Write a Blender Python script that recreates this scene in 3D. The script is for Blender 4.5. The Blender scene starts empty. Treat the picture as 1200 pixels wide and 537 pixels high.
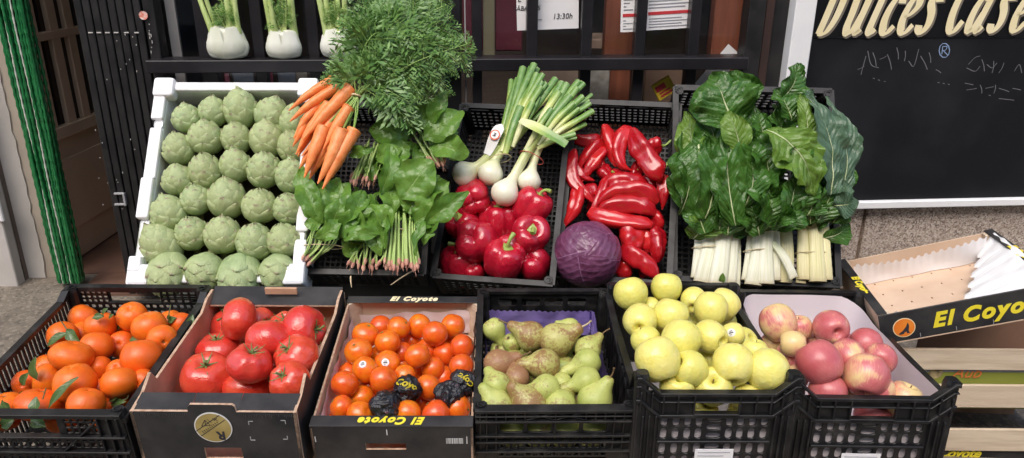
import bpy, bmesh, math, random
from mathutils import Vector as V, Matrix, noise, Quaternion
R = math.radians
random.seed(7)
sc = bpy.context.scene
COL = sc.collection
# ------------------------------------------------------------------ camera
CZ = 1.07
F = 880.0
PITCH, ROLL = R(20.8), R(0.42)
CAM = V((0, 0, CZ))
FW = V((0, math.cos(PITCH), -math.sin(PITCH)))
UP0 = V((0, math.sin(PITCH), math.cos(PITCH)))
RT = V((1, 0, 0)) * math.cos(ROLL) + UP0 * math.sin(ROLL)
UP = V((-1, 0, 0)) * math.sin(ROLL) + UP0 * math.cos(ROLL)
cd = bpy.data.cameras.new('camera')
cam = bpy.data.objects.new('camera', cd); COL.objects.link(cam)
cd.sensor_width = 36; cd.sensor_fit = 'HORIZONTAL'; cd.lens = F / 1200 * 36
cd.clip_start = 0.02; cd.clip_end = 2000
m = Matrix.Identity(4)
for i in range(3):
    m[i][0] = RT[i]; m[i][1] = UP[i]; m[i][2] = -FW[i]; m[i][3] = CAM[i]
cam.matrix_world = m
sc.camera = cam

def ray(px, py): return FW + RT * ((px - 600) / F) - UP * ((py - 268.5) / F)
def hit(px, py, o, n):
    r = ray(px, py); t = (o - CAM).dot(n) / r.dot(n)
    return CAM + r * t
def at_d(px, py, d): return CAM + ray(px, py) * d
def depth(p): return (p - CAM).dot(FW)
def proj(p):
    q = p - CAM; d = q.dot(FW); return 600 + F*q.dot(RT)/d, 268.5 - F*q.dot(UP)/d
def view(a, b, c): return (RT * a + UP * b - FW * c).normalized()
def lerp(a, b, t): return a + (b - a) * t
def sstep(x): x = max(0, min(1, x)); return x * x * (3 - 2 * x)

# ------------------------------------------------------------------ mesh builder
class MB:
    def __init__(s): s.v = []; s.f = []; s.uv = []; s.mi = []
    def add(s, vs, fs, uvs=None, mi=0):
        b = len(s.v); s.v += [V(x) for x in vs]
        for k, f in enumerate(fs):
            s.f.append([b + i for i in f]); s.mi.append(mi if isinstance(mi, int) else mi[k])
            s.uv.append([uvs[i] for i in f] if uvs else None)
    def box(s, a, b, M=None, mi=0):
        x0, y0, z0 = a; x1, y1, z1 = b
        vs = [V(p) for p in ((x0,y0,z0),(x1,y0,z0),(x1,y1,z0),(x0,y1,z0),(x0,y0,z1),(x1,y0,z1),(x1,y1,z1),(x0,y1,z1))]
        if M: vs = [M @ p for p in vs]
        # order: bottom, top, -y, +x, +y, -x
        s.add(vs, [(3,2,1,0),(4,5,6,7),(0,1,5,4),(1,2,6,5),(2,3,7,6),(3,0,4,7)], None, mi)
    def grid(s, P, uv=None, mi=0, wrap=False):
        nu = len(P); nv = len(P[0]); vs = [p for r in P for p in r]; fs = []
        for i in range(nu - 1):
            for j in range(nv if wrap else nv - 1):
                k = (j + 1) % nv
                fs.append((i*nv+j, i*nv+k, (i+1)*nv+k, (i+1)*nv+j))
        s.add(vs, fs, [u for r in uv for u in r] if uv else None, mi)
    def tube(s, pts, rad, n=8, cap=True, lob=None, mi=0, uvon=False, flat=1.0, side=None):
        pts = [V(p) for p in pts]
        if not hasattr(rad, '__len__'): rad = [rad] * len(pts)
        P = []; U = []; prev = None
        for i, p in enumerate(pts):
            t = (pts[min(i+1, len(pts)-1)] - pts[max(i-1, 0)]).normalized()
            if prev is None:
                a = side if side is not None else (V((0,0,1)) if abs(t.z) < .9 else V((1,0,0)))
                a = (a - t * a.dot(t)).normalized()
            else:
                a = (prev - t * prev.dot(t)).normalized()
            prev = a; b = t.cross(a)
            row = []
            for j in range(n):
                th = 2 * math.pi * j / n
                r = rad[i] * (lob(i / (len(pts)-1), th) if lob else 1)
                row.append(p + a * (r * math.cos(th)) + b * (r * math.sin(th) * flat))
            P.append(row); U.append([(i/(len(pts)-1), j/n) for j in range(n)])
        s.grid(P, U if uvon else None, mi, wrap=True)
        if cap:
            s.add(P[0][::-1], [tuple(range(n))], [(0, .5)] * n if uvon else None, mi)
            s.add(P[-1], [tuple(range(n))], [(1, .5)] * n if uvon else None, mi)
    def lathe(s, prof, n=24, fn=None, M=None, mi=0):
        P = []
        for i, (r, z) in enumerate(prof):
            row = []
            for j in range(n):
                th = 2*math.pi*j/n; p = V((r*math.cos(th), r*math.sin(th), z))
                if fn: p = fn(p, i/(len(prof)-1), th)
                row.append(M @ p if M else p)
            P.append(row)
        s.grid(P, None, mi, wrap=True)
    def mesh(s, name, mats, smooth=False, bevel=0, origin=None, weld=False, bseg=1):
        me = bpy.data.meshes.new(name)
        vs = [v - origin for v in s.v] if origin is not None else s.v
        me.from_pydata([tuple(v) for v in vs], [], s.f)
        for mt in (mats if isinstance(mats, (list, tuple)) else [mats]): me.materials.append(mt)
        me.polygons.foreach_set('material_index', s.mi)
        if any(u for u in s.uv):
            l = me.uv_layers.new(name='UVMap'); k = 0
            for f, u in zip(s.f, s.uv):
                for i in range(len(f)):
                    if u: l.data[k].uv = u[i]
                    k += 1
        if bevel or weld:
            bm = bmesh.new(); bm.from_mesh(me)
            if weld: bmesh.ops.remove_doubles(bm, verts=bm.verts, dist=1e-5)
            if bevel: bmesh.ops.bevel(bm, geom=bm.edges[:], offset=bevel, segments=bseg, affect='EDGES', profile=.5)
            bm.to_mesh(me); bm.free()
        if smooth: me.polygons.foreach_set('use_smooth', [True] * len(me.polygons))
        me.update()
        return me
    def build(s, name, mats, parent=None, **k):
        o = bpy.data.objects.new(name, s.mesh(name, mats, **k)); COL.objects.link(o)
        if parent is not None: o.parent = parent
        if k.get('origin') is not None: o.location = k['origin']
        return o

def tag(o, label=None, cat=None, group=None, kind=None):
    if label: o['label'] = label
    if cat: o['category'] = cat
    if group: o['group'] = group
    if kind: o['kind'] = kind
    return o
def empty(name, M, label=None, cat=None, group=None):
    o = bpy.data.objects.new(name, None); COL.objects.link(o); o.empty_display_size = .05
    if isinstance(M, Matrix): o.matrix_world = M
    else: o.location = M
    return tag(o, label, cat, group)
def frame(o, x, y, z):
    M = Matrix.Identity(4)
    for i in range(3): M[i][0] = x[i]; M[i][1] = y[i]; M[i][2] = z[i]; M[i][3] = o[i]
    return M
def spline(pts, n):
    pts = [V(p) for p in pts]
    if len(pts) == 2: return [pts[0].lerp(pts[1], i/n) for i in range(n+1)]
    out = []; q = [pts[0]*2 - pts[1]] + pts + [pts[-1]*2 - pts[-2]]; m_ = len(pts) - 1
    for i in range(n+1):
        t = i / n * m_; k = min(int(t), m_-1); t -= k
        a, b, c, d = q[k:k+4]
        out.append(.5*((2*b) + (c-a)*t + (2*a-5*b+4*c-d)*t*t + (3*b-a-3*c+d)*t*t*t))
    return out
def interp(xs, u):
    t = u * (len(xs)-1); k = min(int(t), len(xs)-2); return lerp(xs[k], xs[k+1], t-k)
def prof_spline(pp, n): return [(max(p.x, 0), p.y) for p in spline([V((a, b, 0)) for a, b in pp], n)]
def N3(p, s=1.0, o=0.0): return noise.noise(V(p)*s + V((o, o*1.7, o*.3)))

# ------------------------------------------------------------------ materials
def newmat(name):
    mt = bpy.data.materials.new(name); mt.use_nodes = True
    return mt, mt.node_tree, mt.node_tree.nodes['Principled BSDF']
def nd(t, kind, **kw):
    n = t.nodes.new(kind)
    for k, v in kw.items():
        if k in n.inputs: n.inputs[k].default_value = v
        else: setattr(n, k, v)
    return n
def rgb(c): return (c[0], c[1], c[2], 1)
def mix(t, fac, a, b, mode='MIX'):
    n = t.nodes.new('ShaderNodeMix'); n.data_type = 'RGBA'; n.blend_type = mode
    for i, x in ((0, fac), (6, a), (7, b)):
        if isinstance(x, (int, float)): n.inputs[i].default_value = x
        elif isinstance(x, tuple): n.inputs[i].default_value = rgb(x)
        else: t.links.new(x, n.inputs[i])
    return n.outputs[2]
def math_(t, op, a, b=0.0, c=0.0):
    n = t.nodes.new('ShaderNodeMath'); n.operation = op
    for i, x in enumerate((a, b, c)):
        if isinstance(x, (int, float)): n.inputs[i].default_value = x
        else: t.links.new(x, n.inputs[i])
    return n.outputs[0]
def ramp(t, fac, stops):
    n = t.nodes.new('ShaderNodeValToRGB'); e = n.color_ramp.elements
    while len(e) < len(stops): e.new(.5)
    for k, (p, c) in enumerate(stops): e[k].position = p; e[k].color = rgb(c) if isinstance(c, tuple) else (c, c, c, 1)
    t.links.new(fac, n.inputs[0]); return n.outputs[0]
def coords(t, kind='Object', scale=(1,1,1)):
    c = t.nodes.new('ShaderNodeTexCoord'); mp = t.nodes.new('ShaderNodeMapping')
    mp.inputs['Scale'].default_value = scale; t.links.new(c.outputs[kind], mp.inputs[0]); return mp.outputs[0]
def noi(t, co, scale, detail=3, rough=.55):
    n = nd(t, 'ShaderNodeTexNoise', Scale=scale, Detail=detail, Roughness=rough); t.links.new(co, n.inputs['Vector']); return n.outputs[0]
def vor(t, co, scale, feature='F1'):
    n = t.nodes.new('ShaderNodeTexVoronoi'); n.feature = feature; n.inputs['Scale'].default_value = scale
    t.links.new(co, n.inputs['Vector']); return n.outputs['Distance']
def bump(t, p, h, strength, dist=.01):
    b = nd(t, 'ShaderNodeBump', Strength=strength, Distance=dist); t.links.new(h, b.inputs['Height']); t.links.new(b.outputs[0], p.inputs['Normal'])
def objrnd(t):
    return t.nodes.new('ShaderNodeObjectInfo').outputs['Random']
def offset_rnd(t, co, k=20):
    a = t.nodes.new('ShaderNodeVectorMath'); a.operation = 'ADD'; c = t.nodes.new('ShaderNodeCombineXYZ')
    r = math_(t, 'MULTIPLY', objrnd(t), k)
    for i in range(3): t.links.new(r, c.inputs[i])
    t.links.new(co, a.inputs[0]); t.links.new(c.outputs[0], a.inputs[1]); return a.outputs[0]
def pmat(name, c1, c2=None, scale=5, rough=.5, bmp=0, bscale=None, bdist=.002, coat=0, sss=0, sssr=(1,.3,.1), c3=None, spec=.5, stretch=(1,1,1), r2=None, coatr=.08, lo=.35, hi=.65, det=4):
    mt, t, p = newmat(name)
    p.inputs['Roughness'].default_value = rough; p.inputs['Specular IOR Level'].default_value = spec
    co = offset_rnd(t, coords(t, 'Object', stretch))
    out = None
    if c2:
        n = noi(t, co, scale, det)
        f = ramp(t, n, [(lo, 0.0), (hi, 1.0)])
        out = mix(t, f, c1, c2)
        if r2 is not None: 
            rr = nd(t, 'ShaderNodeMapRange'); t.links.new(n, rr.inputs[0]); rr.inputs[1].default_value=lo; rr.inputs[2].default_value=hi
            rr.inputs[3].default_value = rough; rr.inputs[4].default_value = r2; t.links.new(rr.outputs[0], p.inputs['Roughness'])
    if c3: out = mix(t, objrnd(t), out if out else c1, c3) if not out else mix(t, math_(t, 'MULTIPLY', objrnd(t), .7), out, c3)
    if out: t.links.new(out, p.inputs['Base Color'])
    else: p.inputs['Base Color'].default_value = rgb(c1)
    if bmp: bump(t, p, noi(t, co, bscale or scale*6, 3), bmp, bdist)
    if coat: p.inputs['Coat Weight'].default_value = coat; p.inputs['Coat Roughness'].default_value = coatr
    if sss:
        p.inputs['Subsurface Weight'].default_value = sss; p.inputs['Subsurface Radius'].default_value = sssr; p.inputs['Subsurface Scale'].default_value = .012
    return mt
def fruitmat(name, c1, c2, c3, rough, pore=0, porescale=30, coat=0, spec=.5, speck=None, speckscale=14, scale=1.6, sss=.12, bd=.02, coatr=.1):
    """skin: two-tone mottling, per-fruit shift, pores or lenticels"""
    mt, t, p = newmat(name)
    co = offset_rnd(t, coords(t))
    f = ramp(t, noi(t, co, scale, 4), [(.35, 0.0), (.68, 1.0)])
    out = mix(t, f, c1, c2)
    out = mix(t, math_(t, 'MULTIPLY', objrnd(t), .75), out, c3)
    bl = math_(t, 'MULTIPLY', ramp(t, noi(t, co, 2.6, 6, .75), [(.62, 0.0), (.74, 1.0)]), .42)
    out = mix(t, bl, out, (.30,.13,.04) if c1[0] > .7 else (c1[0]*.6, c1[1]*.6, c1[2]*.6))
    if speck:
        v = vor(t, co, speckscale); k = ramp(t, v, [(.05, 1.0), (.16, 0.0)])
        k = math_(t, 'MULTIPLY', k, ramp(t, noi(t, co, 2.5, 2), [(.35, .0), (.6, 1.0)]))
        out = mix(t, k, out, speck)
    t.links.new(out, p.inputs['Base Color'])
    p.inputs['Roughness'].default_value = rough; p.inputs['Specular IOR Level'].default_value = spec
    if pore:
        v = vor(t, co, porescale); bump(t, p, ramp(t, v, [(0, 0.0), (.45, 1.0)]), pore, bd)
    else: bump(t, p, noi(t, co, 5, 3), .15, bd)
    if coat: p.inputs['Coat Weight'].default_value = coat; p.inputs['Coat Roughness'].default_value = coatr
    p.inputs['Subsurface Weight'].default_value = sss; p.inputs['Subsurface Radius'].default_value = (1, .35, .15); p.inputs['Subsurface Scale'].default_value = .006
    return mt
def leafmat(name, dark, light, vein, nveins=8, rough=.35, vw=.03, crink=.6, cs=30, transl=.25, blotch=None, under=None, vstr=.32, vb=.12, vorb=.40):
    mt, t, p = newmat(name)
    uv = t.nodes.new('ShaderNodeTexCoord').outputs['UV']; sp = t.nodes.new('ShaderNodeSeparateXYZ'); t.links.new(uv, sp.inputs[0])
    u, v = sp.outputs[0], sp.outputs[1]
    a = math_(t, 'ABSOLUTE', math_(t, 'SUBTRACT', v, .5))
    co = coords(t)
    wob = math_(t, 'MULTIPLY', math_(t, 'SUBTRACT', noi(t, co, 25, 2), .5), .10)
    ph = math_(t, 'FRACT', math_(t, 'MULTIPLY', math_(t, 'ADD', math_(t, 'SUBTRACT', u, math_(t, 'MULTIPLY', a, .55)), wob), float(nveins)))
    sv = math_(t, 'ABSOLUTE', math_(t, 'SUBTRACT', ph, .5))           # 0 on a side vein
    svm = ramp(t, sv, [(0, 1.0), (.14, 0.0)])
    svm = math_(t, 'MULTIPLY', svm, ramp(t, a, [(.05, vstr), (.45, vstr*.2)]))
    mid = math_(t, 'DIVIDE', a, math_(t, 'SUBTRACT', 1.25, u))
    mm = ramp(t, mid, [(vw * .6, 1.0), (vw * 1.3, 0.0)])
    veins = math_(t, 'MAXIMUM', svm, mm)
    n1 = ramp(t, noi(t, co, 14, 4), [(.3, 0.0), (.7, 1.0)])
    base = mix(t, n1, dark, light)
    gi = t.nodes.new('ShaderNodeNewGeometry')
    rp = math_(t, 'MULTIPLY', gi.outputs['Random Per Island'], .55)
    base = mix(t, rp, base, blotch or light)
    if under: base = mix(t, gi.outputs['Backfacing'], base, under)
    base = mix(t, math_(t, 'MULTIPLY', veins, .8), base, vein)
    t.links.new(base, p.inputs['Base Color'])
    p.inputs['Roughness'].default_value = rough
    h = math_(t, 'ADD', math_(t, 'MULTIPLY', noi(t, co, cs, 3), .6), math_(t, 'ADD', math_(t, 'MULTIPLY', sv, vb), math_(t, 'MULTIPLY', math_(t, 'POWER', vor(t, co, cs*1.5), 1.3), -vorb)))
    h = math_(t, 'SUBTRACT', h, math_(t, 'MULTIPLY', mm, .3))
    bump(t, p, h, crink, .012)
    tr = t.nodes.new('ShaderNodeBsdfTranslucent'); t.links.new(base, tr.inputs[0])
    ms = t.nodes.new('ShaderNodeMixShader'); ms.inputs[0].default_value = transl
    t.links.new(p.outputs[0], ms.inputs[1]); t.links.new(tr.outputs[0], ms.inputs[2])
    t.links.new(ms.outputs[0], t.nodes['Material Output'].inputs[0])
    return mt

K = {}
K['black_plastic'] = pmat('black_plastic', (.008,.008,.009), (.045,.043,.040), 26, .40, .25, 60, .001, r2=.75, lo=.50, hi=.86, det=7)
K['black_plastic2'] = pmat('dusty_black_plastic', (.008,.008,.009), (.050,.048,.044), 24, .45, .25, 60, .001, r2=.8, spec=.4, lo=.48, hi=.86, det=7)
K['card_black'] = pmat('black_printed_card', (.014,.014,.017), (.042,.040,.040), 16, .5, .2, 25, .002, stretch=(1,1,1))
K['card_brown'] = pmat('brown_cardboard', (.46,.27,.165), (.58,.36,.235), 14, .85, .35, 70, .002)
K['card_pale'] = pmat('pale_cardboard', (.62,.44,.31), (.70,.52,.38), 10, .85, .25, 60, .002)
K['card_edge'] = pmat('corrugated_edge', (.40,.25,.16), (.62,.44,.32), 120, .9)
K['wood'] = pmat('raw_poplar_wood', (.44,.32,.21), (.76,.64,.48), 5, .75, .3, 40, .002, stretch=(1.2,9,14), c3=(.62,.49,.36), lo=.25, hi=.60, det=6)
K['wood_knot'] = K['wood']
K['white_foam'] = pmat('white_polystyrene', (.80,.81,.83), (.86,.87,.88), 30, .6, .3, 130, .001)
K['paper'] = pmat('white_paper', (.78,.77,.79), (.84,.83,.84), 6, .8, .25, 14, .004)
K['paper_pink'] = pmat('pinkish_white_liner', (.70,.64,.68), (.78,.72,.75), 6, .55, .1, 10, .003)
K['tissue'] = pmat('white_tissue', (.78,.66,.66), (.86,.76,.76), 9, .7, .5, 20, .006)
K['purple'] = pmat('purple_paper', (.24,.17,.50), (.34,.26,.62), 12, .75, .5, 25, .005)
K['yellow'] = pmat('yellow_print', (.83,.68,.03), (.88,.74,.05), 20, .5)
K['cream'] = pmat('cream_letter_paint', (.83,.72,.43), (.87,.77,.50), 12, .5)
K['brown_shadow'] = pmat('letter_outline_paint', (.17,.14,.11), (.20,.17,.13), 12, .5)
K['white'] = pmat('white_print', (.75,.75,.74), (.82,.82,.81), 20, .6)
K['ink'] = pmat('dark_ink', (.03,.03,.04))
K['greyink'] = pmat('grey_print', (.32,.32,.36))
K['redink'] = pmat('red_print', (.55,.04,.05))
K['orange_print'] = pmat('orange_print', (.80,.20,.02), (.85,.27,.03), 20, .5)
K['gold'] = pmat('gold_sticker', (.36,.27,.09), (.46,.36,.13), 25, .45)
K['mandarin'] = fruitmat('mandarin_skin', (.80,.145,.010), (.86,.215,.013), (.77,.100,.012), .33, .22, 17, 0, .5, sss=.15, bd=.003)
K['clementine'] = fruitmat('clementine_skin', (.80,.135,.010), (.84,.27,.010), (.70,.055,.012), .20, .12, 26, .35, .5, sss=.15)
K['tomato'] = fruitmat('tomato_skin', (.66,.050,.026), (.74,.105,.045), (.60,.028,.030), .22, 0, 0, .5, .5, sss=.15)
K['bellpepper'] = fruitmat('red_pepper_skin', (.46,.008,.030), (.58,.018,.038), (.38,.006,.026), .17, 0, 0, .55, .5, sss=.08, coatr=.05)
K['longpepper'] = fruitmat('long_pepper_skin', (.46,.008,.016), (.60,.020,.018), (.33,.004,.012), .24, 0, 0, .38, .5, sss=.06, coatr=.12, scale=22)
K['yapple'] = fruitmat('yellow_apple_skin', (.82,.72,.17), (.86,.79,.29), (.70,.67,.14), .32, 0, 0, .25, .5, speck=(.42,.33,.10), speckscale=11, sss=.15)
K['stem_brown'] = pmat('brown_stem', (.12,.07,.03), (.20,.13,.06), 20, .8)
K['calyx'] = pmat('green_calyx', (.10,.16,.04), (.20,.24,.08), 3, .6)
K['pepper_stem'] = pmat('pepper_stem', (.19,.33,.05), (.36,.46,.12), 3, .4, c3=(.30,.40,.10))
K['carrot'] = pmat('carrot_skin', (.80,.22,.055), (.86,.31,.10), 60, .42, .5, 90, .003, stretch=(1,1,1), sss=.1, sssr=(1,.4,.1))
K['onion_neck'] = None
K['onion_white'] = pmat('onion_bulb', (.82,.80,.66), (.86,.85,.76), 18, .3, coat=.2, sss=.1, sssr=(1,.9,.6))
K['fennel'] = pmat('fennel_bulb', (.62,.64,.50), (.78,.78,.70), 12, .35, .25, 60, .002, sss=.1, sssr=(1,.9,.7), stretch=(1,1,.25))
K['glass'] = None

def applemat(name, sh):
    mt, t, p = newmat(name)
    c0 = coords(t); co = offset_rnd(t, c0)
    sp = t.nodes.new('ShaderNodeSeparateXYZ'); t.links.new(c0, sp.inputs[0])
    st = offset_rnd(t, coords(t, 'Object', (5, 5, .7)))
    side = noi(t, co, .75, 2)
    f = math_(t, 'ADD', math_(t, 'MULTIPLY', side, 1.0), math_(t, 'MULTIPLY', math_(t, 'SUBTRACT', noi(t, st, 2.6, 4), .5), .34))
    f = math_(t, 'ADD', f, math_(t, 'MULTIPLY', math_(t, 'SUBTRACT', objrnd(t), .5 - sh), .26))
    c = ramp(t, f, [(.33, (.78,.58,.26)), (.46, (.74,.40,.24)), (.56, (.60,.17,.17)), (.80, (.50,.10,.11))])
    v = vor(t, co, 13); k = ramp(t, v, [(.05, 1.0), (.15, 0.0)])
    c = mix(t, math_(t, 'MULTIPLY', k, .55), c, (.80,.62,.42))
    t.links.new(c, p.inputs['Base Color']); p.inputs['Roughness'].default_value = .34
    p.inputs['Coat Weight'].default_value = .15; p.inputs['Coat Roughness'].default_value = .2
    return mt
K['papple'] = applemat('pink_apple_skin', .0); K['papple_red'] = applemat('red_apple_skin', .32)
def pearmat(name, a, b, rus, rlo, rhi):
    mt, t, p = newmat(name)
    co = offset_rnd(t, coords(t, 'Object', (28,28,28)))
    c = mix(t, ramp(t, noi(t, co, 1.0, 3), [(.35, 0.0), (.65, 1.0)]), a, b)
    big = noi(t, co, .85, 3); fine = noi(t, co, 6.5, 5, .7)
    f = ramp(t, math_(t, 'ADD', big, math_(t, 'MULTIPLY', math_(t, 'SUBTRACT', fine, .5), .9)), [(rlo, 0.0), (rhi, 1.0)])
    c = mix(t, math_(t, 'MULTIPLY', f, .9), c, rus)
    v = vor(t, co, 5.5); k = ramp(t, v, [(.06, 1.0), (.17, 0.0)])
    c = mix(t, math_(t, 'MULTIPLY', k, .7), c, (.16,.11,.03))
    t.links.new(c, p.inputs['Base Color']); p.inputs['Roughness'].default_value = .45
    bump(t, p, fine, .25, .0015)
    return mt
K['pear'] = pearmat('green_pear_skin', (.37,.43,.10), (.54,.56,.17), (.30,.20,.075), .56, .70)
K['pear_rus'] = pearmat('russet_pear_skin', (.42,.40,.12), (.50,.47,.16), (.27,.135,.055), .42, .58)
K['pear_brown'] = pearmat('brown_pear_skin', (.40,.27,.12), (.46,.34,.14), (.30,.14,.07), .30, .50)
def artimat():
    mt, t, p = newmat('artichoke_bracts')
    uv = t.nodes.new('ShaderNodeTexCoord').outputs['UV']; sp = t.nodes.new('ShaderNodeSeparateXYZ'); t.links.new(uv, sp.inputs[0])
    co = offset_rnd(t, coords(t))
    c = mix(t, ramp(t, noi(t, co, 2.2, 4), [(.35, 0.0), (.65, 1.0)]), (.21,.31,.135), (.35,.45,.22))
    c = mix(t, ramp(t, sp.outputs[0], [(.2, 0.0), (1, .75)]), c, (.45,.55,.28))
    gi = t.nodes.new('ShaderNodeNewGeometry')
    c = mix(t, math_(t, 'MULTIPLY', gi.outputs['Random Per Island'], .5), c, (.38,.44,.19))
    c = mix(t, math_(t, 'MULTIPLY', objrnd(t), .35), c, (.46,.48,.22))
    tip = math_(t, 'MULTIPLY', ramp(t, sp.outputs[0], [(.86, 0.0), (.98, 1.0)]), ramp(t, noi(t, co, 4, 2), [(.45, 0.0), (.6, .8)]))
    c = mix(t, tip, c, (.24,.15,.12))
    st = noi(t, offset_rnd(t, coords(t, 'Object', (14, 14, 1.5))), 1.5, 3)
    sc_ = ramp(t, noi(t, co, 9, 3), [(.66, 0.0), (.75, .5)])
    c = mix(t, sc_, c, (.24,.21,.10))
    t.links.new(c, p.inputs['Base Color']); p.inputs['Roughness'].default_value = .48
    bump(t, p, st, .3, .02)
    return mt
K['artichoke'] = artimat()
K['arti_stem'] = pmat('artichoke_stem', (.22,.24,.10), (.34,.33,.16), 30, .6, .3)
K['spinach'] = leafmat('spinach_leaf', (.065,.180,.022), (.145,.30,.042), (.30,.44,.12), 6, .33, .018, .55, 34, .28, blotch=(.23,.41,.07), under=(.22,.36,.12))
K['spin_stem'] = pmat('spinach_stem', (.30,.45,.12), (.48,.60,.24), 30, .4, c3=(.36,.52,.14))
K['spin_root'] = pmat('spinach_root', (.50,.22,.17), (.62,.36,.26), 60, .6, .4)
K['chard'] = leafmat('chard_leaf', (.022,.085,.012), (.050,.150,.020), (.24,.36,.13), 9, .32, .016, .8, 40, .18, blotch=(.085,.20,.028), under=(.10,.21,.06), vorb=.10, vb=.35, vstr=.5)
K['chard_pale'] = leafmat('pale_chard_leaf', (.060,.165,.022), (.13,.26,.038), (.36,.46,.20), 9, .34, .022, .6, 40, .25, blotch=(.24,.36,.05), under=(.2,.32,.08), vorb=.10, vb=.35, vstr=.5)
K['chard_grey'] = leafmat('greyish_chard_leaf', (.05,.105,.06), (.09,.155,.095), (.20,.30,.18), 11, .38, .016, .6, 34, .15, blotch=(.10,.19,.10), under=(.12,.22,.12), vorb=.1, vb=.4, vstr=.5)
def stalkmat(name, a, b_, lo_):
    mt, t, p = newmat(name)
    uv = t.nodes.new('ShaderNodeTexCoord').outputs['UV']; sp = t.nodes.new('ShaderNodeSeparateXYZ'); t.links.new(uv, sp.inputs[0])
    st = noi(t, offset_rnd(t, coords(t, 'UV', (1.2, 30, 1))), 1.3, 4)
    c = mix(t, ramp(t, st, [(.35, 0.0), (.65, 1.0)]), a, b_)
    c = mix(t, ramp(t, sp.outputs[0], [(.0, .75), (.05, .25), (.2, 0.0)]), c, (.42,.33,.18))
    c = mix(t, ramp(t, sp.outputs[0], [(.55, 0.0), (1, .75)]), c, lo_)
    t.links.new(c, p.inputs['Base Color']); p.inputs['Roughness'].default_value = .36; bump(t, p, st, .5, .002)
    return mt
K['chard_stalk'] = stalkmat('white_chard_stalk', (.84,.83,.72), (.66,.68,.48), (.55,.62,.34))
K['chard_stalk_y'] = stalkmat('yellowish_chard_stalk', (.80,.74,.46), (.60,.58,.28), (.50,.55,.24))
K['band'] = pmat('rubber_band', (.60,.50,.30), rough=.5)
K['band_red'] = pmat('red_rubber_band', (.40,.07,.05), rough=.4)
K['carrot_green'] = pmat('carrot_leaflet', (.060,.155,.030), (.16,.30,.07), 40, .42)
K['carrot_stem'] = pmat('carrot_top_stem', (.22,.38,.08), (.36,.50,.15), 20, .5)
K['fennel_stalk'] = pmat('fennel_stalk', (.40,.52,.16), (.55,.65,.28), 20, .4, stretch=(8,8,1))
K['fennel_frond'] = pmat('fennel_frond', (.08,.22,.03), (.16,.32,.05), 30, .5)
K['citrus_leaf'] = leafmat('citrus_leaf', (.05,.11,.03), (.10,.17,.05), (.22,.30,.12), 6, .28, .03, .3, 20, .12, under=(.22,.31,.17))
K['twig'] = pmat('green_twig', (.14,.16,.07), rough=.6)
def onionbulb():
    mt, t, p = newmat('spring_onion_bulb')
    uv = t.nodes.new('ShaderNodeTexCoord').outputs['UV']; sp = t.nodes.new('ShaderNodeSeparateXYZ'); t.links.new(uv, sp.inputs[0])
    st = noi(t, coords(t, 'UV', (1.5, 26, 1)), 1.6, 3)
    c = ramp(t, sp.outputs[0], [(.0, (.62,.55,.36)), (.06, (.80,.77,.62)), (.28, (.82,.80,.66)), (.50, (.72,.73,.44)), (.85, (.44,.54,.18))])
    c = mix(t, ramp(t, st, [(.45, 0.0), (.7, .35)]), c, (.66,.68,.40))
    t.links.new(c, p.inputs['Base Color']); p.inputs['Roughness'].default_value = .32
    p.inputs['Subsurface Weight'].default_value = .1; p.inputs['Subsurface Scale'].default_value = .006
    return mt
K['onion_white'] = onionbulb()
def onionleaf():
    mt, t, p = newmat('spring_onion_leaf')
    uv = t.nodes.new('ShaderNodeTexCoord').outputs['UV']; sp = t.nodes.new('ShaderNodeSeparateXYZ'); t.links.new(uv, sp.inputs[0])
    gi = t.nodes.new('ShaderNodeNewGeometry')
    u = math_(t, 'ADD', sp.outputs[0], math_(t, 'MULTIPLY', math_(t, 'SUBTRACT', objrnd(t), .55), .75))
    c = ramp(t, u, [(.05, (.72,.72,.42)), (.3, (.50,.56,.16)), (.55, (.14,.28,.045)), (.95, (.09,.22,.05))])
    st = noi(t, coords(t, 'Object', (1, 1, 1)), 60, 3)
    c = mix(t, ramp(t, st, [(.35, 0.0), (.7, .4)]), c, (.35,.48,.16))
    t.links.new(c, p.inputs['Base Color']); p.inputs['Roughness'].default_value = .32
    return mt
K['onion_leaf'] = onionleaf()
K['onion_cut'] = pmat('cut_onion_green', (.22,.33,.10), (.34,.44,.18), 60, .5)
def cabbagemat():
    mt, t, p = newmat('red_cabbage_leaf')
    co = coords(t, 'Object', (26,26,26))
    c = mix(t, ramp(t, noi(t, co, .9, 4), [(.35, 0.0), (.65, 1.0)]), (.12,.022,.07), (.22,.055,.14))
    c = mix(t, ramp(t, noi(t, co, 2.2, 5), [(.52, 0.0), (.75, .65)]), c, (.34,.22,.36))
    n = t.nodes.new('ShaderNodeTexVoronoi'); n.feature = 'DISTANCE_TO_EDGE'; n.inputs['Scale'].default_value = 2.3
    wv = t.nodes.new('ShaderNodeVectorMath'); wv.operation = 'ADD'; t.links.new(co, wv.inputs[0])
    nn = nd(t, 'ShaderNodeTexNoise', Scale=1.4); t.links.new(co, nn.inputs['Vector']); t.links.new(nn.outputs['Color'], wv.inputs[1]); t.links.new(wv.outputs[0], n.inputs['Vector'])
    k = ramp(t, n.outputs['Distance'], [(0.0, 1.0), (.05, 0.0)])
    c = mix(t, math_(t, 'MULTIPLY', k, .55), c, (.46,.22,.40))
    t.links.new(c, p.inputs['Base Color']); p.inputs['Roughness'].default_value = .33
    bump(t, p, n.outputs['Distance'], .4, .004)
    return mt
K['cabbage'] = cabbagemat()
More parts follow.
